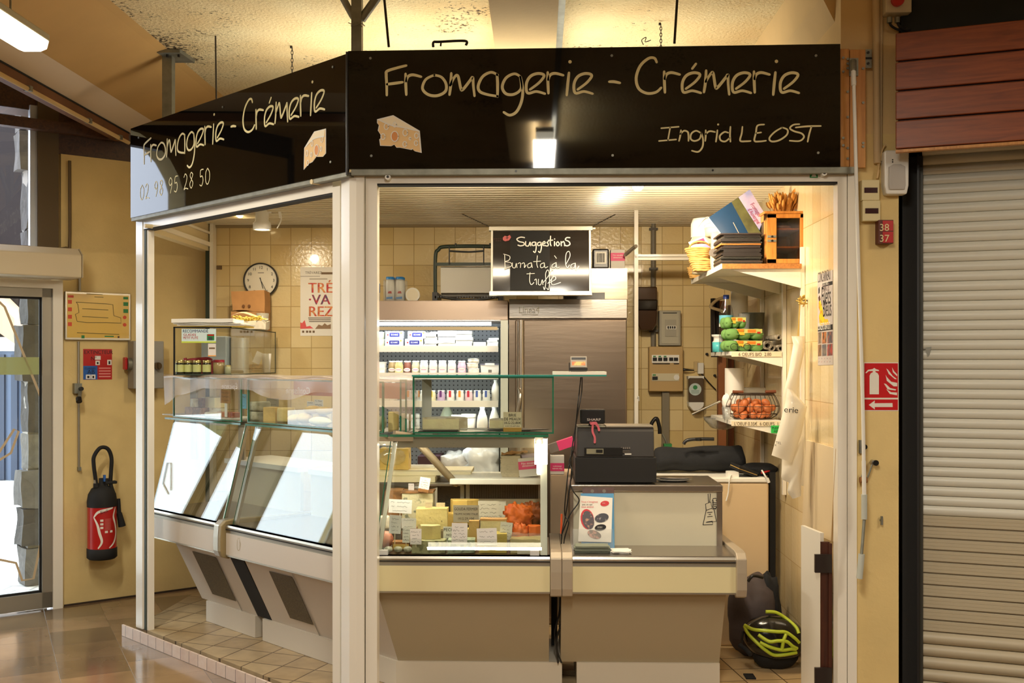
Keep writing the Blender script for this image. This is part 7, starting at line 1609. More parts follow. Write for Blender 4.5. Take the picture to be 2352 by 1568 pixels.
for i,(px,z_) in enumerate(((1546,0),(1550,.012))):
    m=MB();c=D_(px,0,5.48);m.lathe([(0,0),(.07,0),(.095,.009),(.097,.011),(.07,.004),(0,.003)],STEEL if i else WHP,(c.x,5.48,zd+z_+.0006),36,sy=.55);solo('round_dish',('lower white','upper steel')[i]+' round dish right of the cash register','dish',m,group='round dishes on the cash desk')
# brochure holder
Yh = 5.20;H_ = lambda px,py,Y=Yh: onY(px,py,Y)
t=T('brochure_holder','clear holder with a cheese raclette flyer leaning on the cash desk front','brochure holder',(H_(1368,0).x,Yh+.03,.7725))
m=MB();a,b=H_(1316,0).x,H_(1409,0).x;m.box(a,b,Yh-.02,Yh+.10,.773,.777,CLEARP);m.add([(a,Yh-.004,.777),(b,Yh-.004,.777),(b,Yh+.026,.87),(a,Yh+.026,.87)],[(0,1,2,3)],CLEARP);part('holder',m,t)
def tilted(px,py): # point on the leaning flyer plane
    return onP(px,py,(0,Yh + .005,.777),(0,-1,.30))
LN_=Vector((0,-1,.30)).normalized();fu=Vector((1,0,0));fv=LN_.cross(fu).normalized();fv=fv if fv.z>0 else-fv;FO=tilted(1370,1200)
def f2(px,py): p = tilted(px,py) - FO;return (p.dot(fu),p.dot(fv))
ff = (FO,fu,fv)
for i,(pl,mt,lab)in enumerate((([(1336,1270),(1412,1270),(1410,1132),(1334,1132)],mat('flyer_blue',(80,150,196),.5),'blue brochure behind'),)):
    m = MB();m.prism([f2(*p) for p in pl],mt,.003,ff,z0=-.012);part('blue_brochure',m,t)
m=MB();m.prism([f2(*p)for p in((1338,1133),(1411,1133),(1411,1118),(1338,1118))],DKWOOD,.002,ff,z0=-.02);c_=f2(1361,1125); 
for px in(1361,1388):q=f2(px,1126);m.prism([(q[0]+.009*math.cos(k*math.pi/6),q[1]+.009*math.sin(k*math.pi/6))for k in range(12)],GREYI,.001,ff,z0=-.018)
part('dark_brochure',m,t)
m=MB();m.prism([f2(*p)for p in((1328,1243),(1404,1245),(1407,1143),(1333,1138))],PAPER,.002,ff,z0=-.002);part('flyer',m,t)
m = MB();q = f2(1335,1153);RK = mat('flyer_red',(206,40,48),.5)
for s,px,py in(("Vous n'imaginez",1335,1154),('pas ce qui',1337,1160),('vous attend.',1335,1165.5)):q=f2(px,py);m.text(s,.0135,RK if py!=1160 else INK,(FO+fu*q[0]+fv*q[1]+LN_*.0006,fu,fv),sx=.95)
part('flyer_lettering',m,t)
def oval(c,rx,ry,rot,mt,z): 
    q = f2(*c);ca_,sa_ = math.cos(R(rot)),math.sin(R(rot));sx_,sy_ = rx * .00222,ry * .00222
    return m.prism([(q[0]+sx_*math.cos(k*math.pi/9)*ca_-sy_*math.sin(k*math.pi/9)*sa_,q[1]+sx_*math.cos(k*math.pi/9)*sa_+sy_*math.sin(k*math.pi/9)*ca_)for k in range(18)],mt,z,ff)
m=MB();oval((1389,1156),10,6,10,RK,.0012);oval((1349,1192),15,23,8,RK,.0010);oval((1351,1194),13,21,12,mat('photo_dark',(60,44,50),.4,col2=(190,140,110),thr=(.55,.7),vscale=60),.0014);oval((1382,1189),16,10,15,mat('photo_dish',(40,36,44),.4,col2=(150,140,140),thr=(.55,.65),vscale=70),.0012);oval((1379,1211),13,7,10,INK,.0012);oval((1365,1227),16,9,-20,mat('photo_food',(110,96,80),.4,col2=(206,150,130),vscale=60),.0012)
part('flyer_pictures',m,t)
m = MB()
for k,dy in enumerate((0,2.2)):q=f2(1372,1210+dy);m.text('venez déguster',.0052,PAPER,(FO+fu*q[0]+fv*q[1]+LN_*.0014,fu,fv),sx=.8)
q=f2(1383,1156);m.text('nouveau',.0075,PAPER,(FO+fu*q[0]+fv*q[1]+LN_*.0014,fu,fv),sx=.6);part('small_print',m,t)
rnd = random.Random(11)
for i in range(4):
    m=MB();z=.7785+i*.0085;m.lump(H_(1318,0,5.10).x+rnd.uniform(0,.01),H_(1402,0,5.10).x+rnd.uniform(-.01,.01),5.09+rnd.uniform(0,.02),5.18,z-.005,z+.003,mat('leaflet_grey',(128,134,116),.6),.0015,20,i,4);solo('leaflet',('bottom','second from bottom','third from bottom','top')[i]+' grey leaflet in the flat pile under the brochure holder','leaflet',m,group='grey leaflets')
m = MB()
for i in range(5):
    Mx=Matrix.Translation((H_(1427,0,5.12).x,5.14,.7735+i*.002))@ Matrix.Rotation(R(rnd.uniform(-14,6)),4,'Z');m.box(-.045,.045,-.05,.05,0,.0012,PAPER,Mx)
m2 = MB();solo('loose_papers','loose cream paper slips beside the grey leaflets','paper',m)
# ---------------------------------------------------------------- right wall: shelves and goods
t=T('wall_shelving','white wall shelving with three bracketed shelves on the right wall','shelving',(XR-.01,6.2,1.0))
for Y in(5.56,5.97,6.55):m=MB();m.box(XR-.022,XR-.002,Y-.013,Y+.013,.95 if Y>5.6 else 1.05,2.30 if Y<5.6 else 2.2,FRW);part('upright',m,t)
ST=[(.96,5.53,6.62,2.185,.026,0),(1.085,5.96,6.63,1.735,.022,1),(1.085,5.96,6.63,1.345,.022,1)]
for x,ya,yb,z,h,k in ST:
    m = MB();m.box(x,XR - .023,ya,yb,z,z + h,WHT)
    if not k:m.box(x+.004,XR-.023,ya-.002,ya,z,z+h,mat('chipboard',(182,120,60),.8,var=.25,vscale=90))
    part('shelf',m,t)
    for yy in ((ya + .015,ya + .5,yb - .1) if not k else (ya,yb - .1)):
        m=MB();m.prism([(x+.05 if not k else x+.03,z-.001),(XR-.023,z-.001),(XR-.023,z-(.10 if not k else .065)),(x+.12,z-.022)],WHT,.012,FR((0,yy+.012,0)));part('bracket',m,t)
SH0,SH1,SH2 = 2.2115,1.7575,1.3675
for z,lines in ((SH1,'6 OEUFS BIO  2.80'),(SH2,"L'OEUF 0.35€  6 OEUFS  1.80€")):
    m=MB();m.box(1.09,XR-.03,5.955,5.958,z-.030,z-.002,mat('price_strip',(230,216,186),.6));px=1696 if z==SH1 else 1686
    m.text(lines,.027 if z==SH1 else .026,mat('strip_ink',(96,80,62),.7),FR((onY(px,HY,5.955).x,5.9546,z-.026)),sx=.86);part('price_strip',m,t)
R_Y = lambda px,py,Y: onY(px,py,Y)
# top shelf
YT_ = 5.60;a = R_Y(1757,0,YT_);b = R_Y(1849,0,YT_);zt = R_Y(0,491,YT_).z
t=T('cheese_safe','honey wood cheese safe with mesh door on the top shelf','cheese safe',((a.x+b.x)/2,YT_+.16,SH0))
x0,x1 = a.x,b.x - .005;y0,y1 = YT_,YT_ + .34
m=MB();m.box(x0,x1,y0,y1,SH0,SH0+.014,OAK);m.box(x0-.006,x1+.003,y0-.006,y1,zt-.014,zt,OAK);m.box(x1-.014,x1,y0,y1,SH0,zt,OAK);m.box(x0,x1,y1-.01,y1,SH0,zt,OAK);m.box(x0,x0+.012,y0,y0+.03,SH0,zt,OAK);m.box(x0,x0+.012,y1-.04,y1,SH0,zt,OAK);m.box(x0,x0+.012,y0,y1,zt-.05,zt,OAK);m.box(x0,x0+.012,y0,y1,SH0,SH0+.04,OAK);part('body',m,t,bevel=.002)
m=MB();m.box(x0+.004,x0+.006,y0+.03,y1-.04,SH0+.04,zt-.05,mat('mesh_dark',(70,52,30),.7));part('side_mesh',m,t)
dx0 = x0 + .006;dz = (zt - SH0)
m = MB();st_ = [(dx0,dx0 + .052),(x1 - .024,x1 - .002)]
for q in st_: m.box(q[0],q[1],y0 - .014,y0,SH0 + .006,zt - .016,OAK)
m.box(dx0,x1,y0-.014,y0,SH0+.006,SH0+.030,OAK);m.box(dx0,x1,y0-.014,y0,zt-.038,zt-.016,OAK);part('door',m,t,bevel=.002)
m=MB();m.box(dx0+.052,x1-.024,y0-.006,y0-.004,SH0+.03,zt-.038,glassmat('mesh_smoke',(.72,.64,.54),f0=.02));part('mesh_pane',m,t)
for k in(.34,.68):m=MB();m.box(x0+.012,x1-.014,y0+.02,y1-.01,SH0+dz*k-.005,SH0+dz*k+.003,OAK);part('inner_shelf',m,t)
m = MB()
for z in(SH0+dz*.42,SH0+dz*.50):m.box(dx0+.004,dx0+.05,y0-.017,y0-.014,z,z+.012,GALV);m.cyl((dx0+.028,y0-.017,z+.006),(dx0+.028,y0-.022,z+.006),.006,BLK,n=8)
part('hinge_latch',m,t)
for k,(r_,h_,mt,lab)in enumerate(((.03,.02,KRAFT,'small round box on the bottom board inside the cheese safe'),(.042,.05,CLEARP,'clear tub on the middle board inside the cheese safe'),(.045,.022,OAK,'wooden round box on the top board inside the cheese safe'))):
    m=MB();zz=SH0+(.0145,dz*.34+.0035,dz*.68+.0035)[k];m.lathe([(0,0),(r_,0),(r_,h_),(0,h_)],mt,((x0+x1)/2+.015,y0+.12,zz),20);solo('round_box',lab,'box',m)
# dried wheat
t=T('wheat_bundle','bundle of dried golden wheat ears standing on the cheese safe','dried wheat',((x0+x1)/2+.02,YT_+.14,zt+.001));WHE=mat('wheat',(196,136,60),.8,var=.2,vscale=30);rnd=random.Random(21)
m = MB();e = MB();c = Vector(((x0 + x1) / 2 + .02,YT_ + .14,zt + .001))
for i in range(110):
    an=rnd.uniform(0,6.28);sp_=.10*rnd.random()**.6;top=c+Vector((sp_*math.cos(an),sp_*.7*math.sin(an),.045+rnd.uniform(0,.085)*(1-sp_*3)))
    if i < 5: top = c + Vector((.06 + .012 * i,.03,.12 + .016 * i))
    st=c+Vector((sp_*.55*math.cos(an),sp_*.4*math.sin(an),0));d=(top-st).normalized();m.tube([st,top],.0016,WHE,n=4,smooth=False)
    q=top-d*.014;Me=Matrix.Translation(q)@ d.to_track_quat('Z','Y').to_matrix().to_4x4();e.blob((0,0,0),(.0075,.0065,.021),WHE,.35,6,i,6,2,Me)
part('stalks',m,t);part('ears',e,t)
# magazine pile
yM=5.58;a=R_Y(1655,0,yM).x;b=R_Y(1752,0,yM).x;z=SH0+.0005;rnd=random.Random(31);MGC=[mat('mag_%d'%i,c,.5)for i,c in enumerate(((44,44,40),(70,66,58),(38,30,26),(90,84,72),(54,40,34),(190,120,50)))]
zend = R_Y(0,540,yM).z;n = 0
hs = []
while z < zend:
    h = rnd.uniform(.0055,.0125);n += 1;hs.append((z,h));z += h
for i,(z,h) in enumerate(hs):
    m=MB();ci=5 if i==len(hs)-7 else rnd.randrange(5);q0,q1=a+rnd.uniform(0,.022),b-rnd.uniform(0,.012);m.lump(q0,q1,yM+rnd.uniform(0,.02),yM+.24,z+.0006,z+h,MGC[ci],.0012,24,i,5)
    lab='topmost dark magazine of the pile beside the cheese safe' if i==len(hs)-1 else('lowest magazine of the pile beside the cheese safe' if i==0 else('orange-edged magazine in the pile beside the cheese safe' if ci==5 else 'dark magazine inside the pile beside the cheese safe'))
    solo('magazine',lab,'magazine',m,group='magazine pile on the top shelf')
zpile = hs[-1][0] + hs[-1][1]
# leaning book: dark blue cover, landscape strip, lilac title
YBk = 5.70
def bk(px,py): return onP(px,py,(0,YBk,zpile),(0,-1,.12))
c4 = [bk(1703,590 - 46),bk(1628,502),bk(1722,435),bk(1757,500)]
t=T('cookbook','large blue and lilac cheese book leaning tilted on the magazine pile','book',tuple(bk(1690,543)))
bu=(bk(1722,435)-bk(1632,500)).normalized();bn=Vector((0,-1,.12)).normalized();bv=bn.cross(bu).normalized();B0=bk(1632,500)
def b2(px,py): p = bk(px,py) - B0;return (p.dot(bu),p.dot(bv))
bf = (B0,bu,bv)
outline = [b2(*p) for p in ((1628,499),(1722,435),(1758,493),(1741,540),(1662,543))]
m = MB();m.prism(outline,PAPER,.022,bf,z0=-.024);part('pages',m,t)
m=MB();m.prism(outline,mat('book_blue',(28,62,96),.25,coat=.4,var=.12,vscale=5),.002,bf,z0=-.0018);part('cover',m,t)
m=MB();m.prism([b2(*p)for p in((1680,464),(1696,453),(1748,536),(1722,541))],mat('book_land',(86,84,44),.5,var=.35,vscale=18),.001,bf);m.prism([b2(*p)for p in((1696,453),(1722,435),(1758,493),(1744,528))],mat('book_lilac',(196,176,200),.4,col2=(140,150,200),thr=(.4,.62),vscale=9),.001,bf);part('cover_picture',m,t)
m = MB();tu = (bk(1752,505) - bk(1722,462)).normalized();tv = bn.cross(tu).normalized()
for s,p in(('Fromages',(1722,470)),("d'Auvergne",(1716,482))):q=bk(*p)+bn*.0016;m.text(s,.034,mat('book_ink',(150,50,90),.6),(q,tu,tv),sx=.62)
m.ribbon([[b2(1684,511),b2(1697,536)]],.0035,mat('book_streak',(190,170,150),.6),bf,.0018,smooth=False);part('cover_lettering',m,t)
# white round boxes, bags, raffia baskets at the far end of the top shelf
CRM = mat('carton_white',(238,224,190),.6)
for i,(px,py,Y,r_,h_,z0_,lab)in enumerate(((1616,508,6.18,.080,.20,SH0,'tall round cream carton at the back of the top shelf'),(1645,478,6.05,.075,.07,SH0+.205,'cream round lidded carton stacked behind the blue book'))):
    c=R_Y(px,0,Y);zz=R_Y(0,py,Y).z;h_=zz-z0_ if i==0 else h_;cx=max(c.x,.99+r_)if False else c.x+.01
    t=T('round_carton',lab,'carton',(cx,Y,z0_));m=MB();m.lathe([(0,0),(r_*.95,0),(r_,h_*.7),(0,h_*.7)],CRM,(0,0,0),28);part('body',m,t,local=True)
    m=MB();m.lathe([(r_*1.05,h_*.66),(r_*1.05,h_*.9),(r_*.9,h_),(0,h_)],WHP,(0,0,0),28);part('lid',m,t,local=True)
    m=MB();m.tube([(-r_*1.05,0,h_*.6),(-r_*.6,-r_*.9,h_*.85),(0,-r_*1.0,h_*1.0),(r_*.8,-r_*.7,h_*.9)],.003,WHP,n=5);part('string',m,t,local=True)
m=MB();c=R_Y(1640,0,5.92);m.lump(c.x-.02,c.x+.04,5.86,5.92,SH0,R_Y(0,540,5.9).z,CRM,.008,9,3,5);m.cyl((c.x-.018,5.85,SH0+.09),(c.x-.018,5.846,SH0+.09),.022,GREYI,n=18);solo('paper_pouch','cream paper pouch with round grey label beside the magazines','pouch',m)
RAF = mat('raffia',(206,162,92),.85,var=.25,vscale=40)
def basket(lab,px,py,Y,r_,z0_,seed):
    t=T('raffia_basket',lab,'basket',(R_Y(px,0,Y).x+.02,Y,z0_),0,'small raffia baskets');m=MB();rnd=random.Random(seed)
    for k in range(6):
        rr_=r_*(.8+.07*k);z=.008+.011*k;m.tube([(rr_*math.cos(a_*math.pi/6)*(1+.04*rnd.random()),rr_*.8*math.sin(a_*math.pi/6),z+.003*rnd.uniform(-1,1))for a_ in range(13)],.0075,RAF,n=5)
    m.cyl((0,0,.002),(0,0,.006),r_ * .78,RAF);part('weave',m,t,local=True)
    m=MB();m.tube([(-r_,0,.05),(-r_*.7,-r_*.5,.09),(0,-r_*.8,.10),(r_*.7,-r_*.5,.085),(r_,0,.05)],.005,RAF,n=5);part('handle',m,t,local=True)
basket('lower small raffia basket at the shelf edge beside the magazines',1606,615,6.02,.062,SH0,1);basket('upper raffia basket stacked on the lower one, holding a leaflet',1598,590,6.02,.066,SH0+.066,2);basket('small raffia bundle at the far corner of the top shelf',1592,635,6.52,.045,SH0,3)
m=MB();q=[R_Y(1581,556,6.0),R_Y(1618,542,6.0),R_Y(1634,572,5.99),R_Y(1596,586,5.99)];n_=Vector((0,-.003,0));m.add(q+[p-n_ for p in q],[(3,2,1,0),(4,5,6,7),(0,1,5,4),(1,2,6,5),(2,3,7,6),(3,0,4,7)],PAPER)
q2=[q[0].lerp(q[1],.45),q[0].lerp(q[1],.9)];dn=(q[3]-q[0])*.22;m.add([p+n_*.4+(q[3]-q[0])*.1 for p in q2]+[p+n_*.4+(q[3]-q[0])*.1+dn for p in reversed(q2)],[(3,2,1,0)],PINKP)
q3=[q[3].lerp(q[2],.35),q[3].lerp(q[2],.98)];m.add([p+n_*.4-(q[3]-q[0])*.42 for p in q3]+[p+n_*.4-(q[3]-q[0])*.12 for p in reversed(q3)],[(3,2,1,0)],mat('lilac_print',(176,140,206),.6));solo('leaflet','white leaflet with pink and lilac print stuck in the upper raffia basket','leaflet',m)
# middle shelf
EGG = mat('eggbox_green',(112,156,84),.85,var=.08,vscale=25)
def eggbox(lab,cx,Y,z0_,w_):
    t=T('egg_carton',lab,'egg carton',(cx,Y,z0_),R(6),'green egg cartons');m=MB();h=.034
    for i in range(3):
        for j in range(2):m.blob((-w_/3*2+i*w_*.667,-.034+j*.068,h*.9),(w_*.37,.038,h*.95),EGG,.03,3,i,10,2.6)
    m.box(-w_ * .98,w_ * .98,-.07,.07,h * .82,h * .98,EGG);part('shell',m,t,local=True)
    m=MB();m.box(-w_*.1,w_*.9,-.0745,-.071,h*1.05,h*1.75,mat('eggbox_pale',(206,206,120),.5));m.prism([(-w_*.5,h*1.75),(-w_*.06,h*1.75),(-w_*.06,h*.75),(-w_*.3,h*.75)],YELP,.003,FR((0,-.071,0)));m.box(w_*.1,w_*.55,-.0755,-.0745,h*1.15,h*1.65,mat('eggbox_orange',(230,130,40),.5));m.box(-w_*.42,-w_*.12,-.0765,-.0745,h*1.35,h*1.7,mat('eggbox_orange',(230,130,40),.5));m.box(w_*.62,w_*.8,-.0755,-.0745,h*1.0,h*1.3,REDP);part('label',m,t,local=True)
ce = R_Y(1704,0,6.06).x
eggbox('bottom green egg carton on the middle shelf',ce-.002,6.06,SH1+.001,.108);eggbox('middle green egg carton of the stack on the shelf',ce,6.06,SH1+.067,.106);eggbox('short topmost green egg carton in front of the water bottle',ce-.05,6.07,SH1+.133,.060)
t=T('water_bottle','clear water bottle with dark blue cap and blue label behind the egg cartons','bottle',(R_Y(1668,0,6.24).x,6.24,SH1+.0005));zz=R_Y(0,680,6.24).z-SH1
m=MB();m.lathe([(0,0),(.041,0),(.041,zz*.66),(.036,zz*.76),(.016,zz*.93),(.016,zz*.95)],glassmat('bottle_clear',(.9,.94,.95),f0=.07),(0,0,0),24);part('body',m,t,local=True)
m=MB();m.lathe([(.0415,zz*.50),(.0415,zz*.64)],mat('label_sky',(110,190,214),.4),(0,0,0),24);m.lathe([(.0417,zz*.44),(.0417,zz*.5)],PAPER,(0,0,0),24);part('label',m,t,local=True)
m=MB();m.lathe([(.018,zz*.93),(.018,zz),(0,zz)],mat('cap_navy',(30,60,140),.4),(0,0,0),18);part('cap',m,t,local=True)
c=R_Y(1645,0,6.45);t=T('turquoise_pot','turquoise pot with white lid at the end of the middle shelf','pot',(c.x+.012,6.45,SH1+.0005));m=MB();m.lathe([(0,0),(.036,0),(.036,.06),(0,.06)],mat('turquoise',(90,200,206),.35),(0,0,0),22);part('body',m,t,local=True);m=MB();m.lathe([(.036,.06),(.028,.07),(.028,.09),(.040,.096),(.040,.106),(0,.106)],WHP,(0,0,0),22);part('lid',m,t,local=True)
m=MB();c=R_Y(1730,0,6.42);zz=R_Y(0,720,6.4).z;m.lathe([(0,0),(.05,0),(.068,zz-SH1),(.072,zz-SH1),(.064,zz-SH1-.004),(.046,.006),(0,.006)],GALV,(c.x,6.42,SH1+.0005),28);solo('tin_bucket','small galvanised tin bucket behind the egg cartons','bucket',m)
m=MB();c=R_Y(1709,0,6.30);zz=R_Y(0,722,6.3).z;m.lathe([(0,0),(.026,0),(.036,zz-SH1),(.033,zz-SH1),(.024,.006)],CLEARP,(c.x,6.30,SH1+.0005),22);solo('clear_cup','clear cup between water bottle and tin bucket','cup',m)
NEWS = mat('newspaper',(176,164,142),.8,col2=(120,112,100),thr=(.45,.6),vscale=60)
for i,(px,py,r_,el)in enumerate(((1763,771,.026,1.0),(1773,785,.020,2.0),(1793,793,.020,1.0),(1788,775,.018,1.6))):
    m = MB();p = R_Y(px,py,6.00);pts = []
    for k in range(22):
        a_=k*.72;rr_=r_*(1-k*.022);pts.append((rr_*math.cos(a_)*(1 if el<1.5 else .55*el),rr_*math.sin(a_)*(1 if el<1.5 else .8)))
    rot=R(48)if el>1.2 else 0;pts=[(x*math.cos(rot)-y*math.sin(rot),x*math.sin(rot)+y*math.cos(rot))for x,y in pts];zmin=min(y for x,y in pts)
    if i in (0,1,2): zc = SH1 + .001 - zmin + (.0 if i != 0 else .012)
    else: zc = p.z
    A=[Vector((p.x+x,5.985,zc+y))for x,y in pts];Bk=[q+Vector((0,.30,0))for q in A];m.add(A+Bk,[(k,k+1,len(A)+k+1,len(A)+k)for k in range(len(A)-1)],NEWS,True)
    o=solo('rolled_newspaper',('upper left','flattened slanting','small lower right','upper right')[i]+' rolled newspaper at the right of the middle shelf','newspaper',m,group='rolled newspapers');s=o.modifiers.new('solid','SOLIDIFY');s.thickness=.002
m = MB()
for cx_ in(1686,1716):c=R_Y(cx_,796,5.972);m.tube([c+Vector((.020*math.cos(k*math.pi/6),0,.018*math.sin(k*math.pi/6)))for k in range(13)],.0018,BLK,n=5)
c=R_Y(1701,797,5.97);m.tube([c+Vector((-.012,0,0)),c+Vector((0,0,.006)),c+Vector((.012,0,0))],.0018,BLK,n=5);solo('spectacles','thin dark-framed spectacles lying before the bottom egg carton','spectacles',m)
# lower shelf: wire basket of eggs, paper roll, glasses
cb2 = R_Y(1729,0,6.10);rx,ry = .150,.085;bx_,by_ = cb2.x,6.10
t=T('wire_basket','dark wire basket with wooden grips full of brown eggs on the lower shelf','basket',(bx_,by_,SH2+.001));WIRE=mat('wire_dark',(62,50,38),.5,.4);zh=R_Y(0,902,6.02).z-SH2
m = MB()
def ringp(z,s):return[(bx_+rx*s*math.cos(k*math.pi/12),by_+ry*s*math.sin(k*math.pi/12),SH2+.001+z)for k in range(25)]
for z,s,r_ in((.005,.72,.0028),(.03,.95,.002),(.075,1.02,.002),(zh-.004,.80,.0032),(zh-.012,.82,.002)):m.tube(ringp(z,s),r_,WIRE,n=5)
for k in range(14):
    a_=k*math.pi/7;m.tube([(bx_+rx*s*math.cos(a_),by_+ry*s*math.sin(a_),SH2+.001+z)for z,s in((.005,.72),(.03,.95),(.075,1.02),(zh*.8,.9),(zh-.004,.80))],.0018,WIRE,n=5)
part('wire_body',m,t)
for sx_ in(-1,1):m=MB();q=Vector((bx_+sx_*rx*.62,by_-ry*.5,SH2+zh+.008));m.cyl(q-Vector((.03,0,0)),q+Vector((.03,0,.002*sx_)),.009,mat('grip_wood',(110,58,30),.5));part('wooden_grip',m,t)
EG=mat('egg_brown',(196,112,62),.5,sss=.1,var=.1,vscale=8);proto=None;rnd=random.Random(17)
spots = []
for lay,(zz,s,n_) in enumerate(((.026,.62,11),(.062,.72,12),(.092,.5,6))):
    for k in range(n_):
        a_=2*math.pi*(k+.37*lay)/n_;q=s*(1 if k%4 else .55);spots.append((bx_+rx*q*math.cos(a_),by_+ry*q*math.sin(a_),SH2+zz+rnd.uniform(0,.006)))
for x,y,z in spots:
    if proto is None:
        m=MB();m.lathe([(.0,-.027),(.011,-.0255),(.0185,-.016),(.0215,-.004),(.0205,.007),(.0165,.018),(.0095,.026),(0,.029)],EG,(0,0,0),16)
        proto=bpy.data.objects.new('egg',mesh('egg',m));COL.objects.link(proto);proto['label']='brown egg lying in the wire basket on the lower shelf';proto['category']='egg';proto['group']='brown eggs in the wire basket';o=proto
    else: o = copy_tree(proto)
    o.location=(x,y,z);o.rotation_euler=(rnd.uniform(0,1.5),rnd.uniform(0,1.5),rnd.uniform(0,6))
m=MB();c=R_Y(1679,0,6.40);m.cyl((c.x+.02,6.40,SH2+.0005),(c.x+.02,6.40,R_Y(0,845,6.38).z),.057,PAPER,n=32);solo('paper_towel','white paper towel roll standing behind the egg basket','paper towel',m)
m=MB();c=R_Y(1667,915,6.13);m.blob((c.x+.012,6.16,c.z-.02),(.028,.03,.045),PAPER,.35,5,2,10);solo('crumpled_tissue','crumpled white tissue stuck beside the egg basket','tissue',m)
for i,(px,zz) in enumerate(((1664,0),(1662,.028))):
    m=MB();c=R_Y(px,0,6.05);m.lathe([(.0,0),(.018,0),(.024,.07),(.022,.07),(.016,.005)],CLEARP,(c.x+.012*i+.015,6.05+.08*i,SH2+.0005),20);solo('drinking_glass',('front','rear')[i]+' small clear glass left of the egg basket','glass',m)
m=MB();a=R_Y(1706,0,6.5).x;b=R_Y(1762,0,6.5).x;z=R_Y(0,889,6.5).z;m.box(a,b,6.5,6.6,SH2+.0005,z,WHT);solo('white_carton','white carton behind the egg basket','carton',m,bevel=.003)
m=MB();m.tube([R_Y(1590,951,6.60),R_Y(1635,930,6.56),R_Y(1655,921,6.54)],.007,ALU,smooth=False);solo('steel_spatula','steel spatula poking out left of the lower shelf','spatula',m)
m=MB();c=R_Y(1655,962,6.60);m.lathe([(.02,-.06),(.07,-.045),(.11,.0),(.115,.02),(.108,.0),(.06,-.05),(.01,-.058)],CLEARP,(c.x,6.55,SH2-.03),24);solo('clear_scoop','clear plastic bowl hung under the left end of the lower shelf','bowl',m)
m=MB();q=R_Y(1780,986,5.953);m.box(q.x-.022,q.x+.03,5.950,5.954,q.z-.02,q.z+.022,mat('label_neon',(40,190,80),.5));m.text('PLEIN',.018,INK,FR((q.x-.018,5.9494,q.z+.003)));m.text('AIR',.018,INK,FR((q.x-.008,5.9494,q.z-.015)));solo('plein_air_tag','small neon green tag under the lower shelf price strip','tag',m)
# pipes, curtain, coat hanger at the far right corner
PIP = mat('pipe_brown',(120,66,38),.5);ys = 7.55
for i,px in enumerate((1664,1676,1686,1696,1706,1718)):
    m=MB();x=R_Y(px,0,ys).x;m.cyl((min(x,1.37),ys-.05*(i%2),.08),(min(x,1.37),ys-.05*(i%2),2.1),.014+.006*(i==5),PIP,n=12);solo('copper_pipe',('first','second','third','fourth','fifth','thickest')[i]+' brown pipe of the row in the far right corner','pipe',m,group='brown pipes in the corner')
m=MB();x0_,x1_=R_Y(1650,0,7.3).x,R_Y(1668,0,7.3).x;m.box(x0_,x1_,7.3,7.36,.9,2.12,mat('coat_rack_wood',(140,84,44),.5));solo('wooden_board','brown upright wooden board in the corner behind the shelves','board',m)
m=MB();m.grid(lambda u,v:Vector((R_Y(1633,0,7.2).x+.055*u,7.2+.02*math.sin(u*9+v*2),1.73+.40*v)),10,10,mat('dark_curtain',(40,30,24),.8));solo('dark_cloth','dark cloth hanging behind the left end of the shelves','cloth',m)
m=MB();q=[(1664,683),(1648,688),(1634,700),(1634,706),(1652,712),(1662,716)];m.tube([R_Y(px,py,7.0)for px,py in q],.010,mat('hanger_cream',(222,200,160),.5));solo('coat_hanger','cream coat hanger edge sticking out behind the water bottle','hanger',m)
m=MB();c=R_Y(1698,0,6.9);m.cyl((c.x,6.9,1.80),(c.x,6.9,R_Y(0,668,6.9).z),.055,PAPER,n=28);m.cyl((c.x,6.9,1.70),(c.x,6.9,1.80),.01,GALV);m.box(c.x,1.39,6.895,6.905,1.70,1.71,GALV);solo('paper_roll','tall white paper roll behind the water bottle','paper roll',m)
# hanging gold ribbon, plastic bags, poster on the right wall
m=MB();GR=mat('ribbon_gold',(206,176,96),.3,.5);X_=XR-.03;ox=lambda px,py,d=0:onX(px,py,X_-d)
m.tube([onY(1838,680,5.5),onY(1836,720,5.5),onY(1833,770,5.5),onY(1832,800,5.5)],.004,GR,n=5);rnd=random.Random(3);c=onY(1841,690,5.5)
for k in range(9):m.tube([c,c+Vector((rnd.uniform(-.035,.03),-.01,rnd.uniform(-.02,.035))),c+Vector((rnd.uniform(-.03,.03),0,rnd.uniform(-.04,.01)))],.0035,GR,n=5)
m.cyl(c,Vector((XR,5.5,c.z)),.004,GALV,n=8);solo('gold_ribbon','curled gold ribbon hanging on the shelf upright','ribbon',m)
BAGM = mat('bag_glossy_white',(236,228,208),.3,coat=.3,bump=.3,bscale=12)
def bag(lab,poly,Y,dep,seed,marks=None):
    P_=[onY(px,py,Y)for px,py in poly];k=len(P_)// 2;lft=P_[:k];rgt=P_[k:][::-1];t=T('plastic_bag',lab,'bag',tuple(lft[-1]),0,'white plastic bags on the right wall')
    def fn(sgn):
        def g(u,v):
            q=v*(k-1);i=min(int(q),k-2);f_=q-i;a=lft[i].lerp(lft[i+1],f_);b=rgt[i].lerp(rgt[i+1],f_);p=a.lerp(b,u)
            bul=math.sin(math.pi*u)**.6*math.sin(math.pi*min(max(v,.04),.96))**.4;w2=noise.noise(Vector((u*3+seed,v*5,seed)))*.25
            return p + Vector((0,-sgn * dep * bul * (1 + w2),0))
        return g
    m = MB();m.grid(fn(1),10,18,BAGM);m.grid(fn(-1),10,18,BAGM);part('bag_body',m,t)
    if marks:
        m = MB()
        for s,px,py,sz,rot in marks:p=onY(px,py,Y-dep*1.25);u=Vector((math.cos(R(rot)),0,math.sin(R(rot))));m.text(s,sz,INK,(p,u,Vector((-u.z,0,u.x))),sx=1.1)
        part('lettering',m,t)
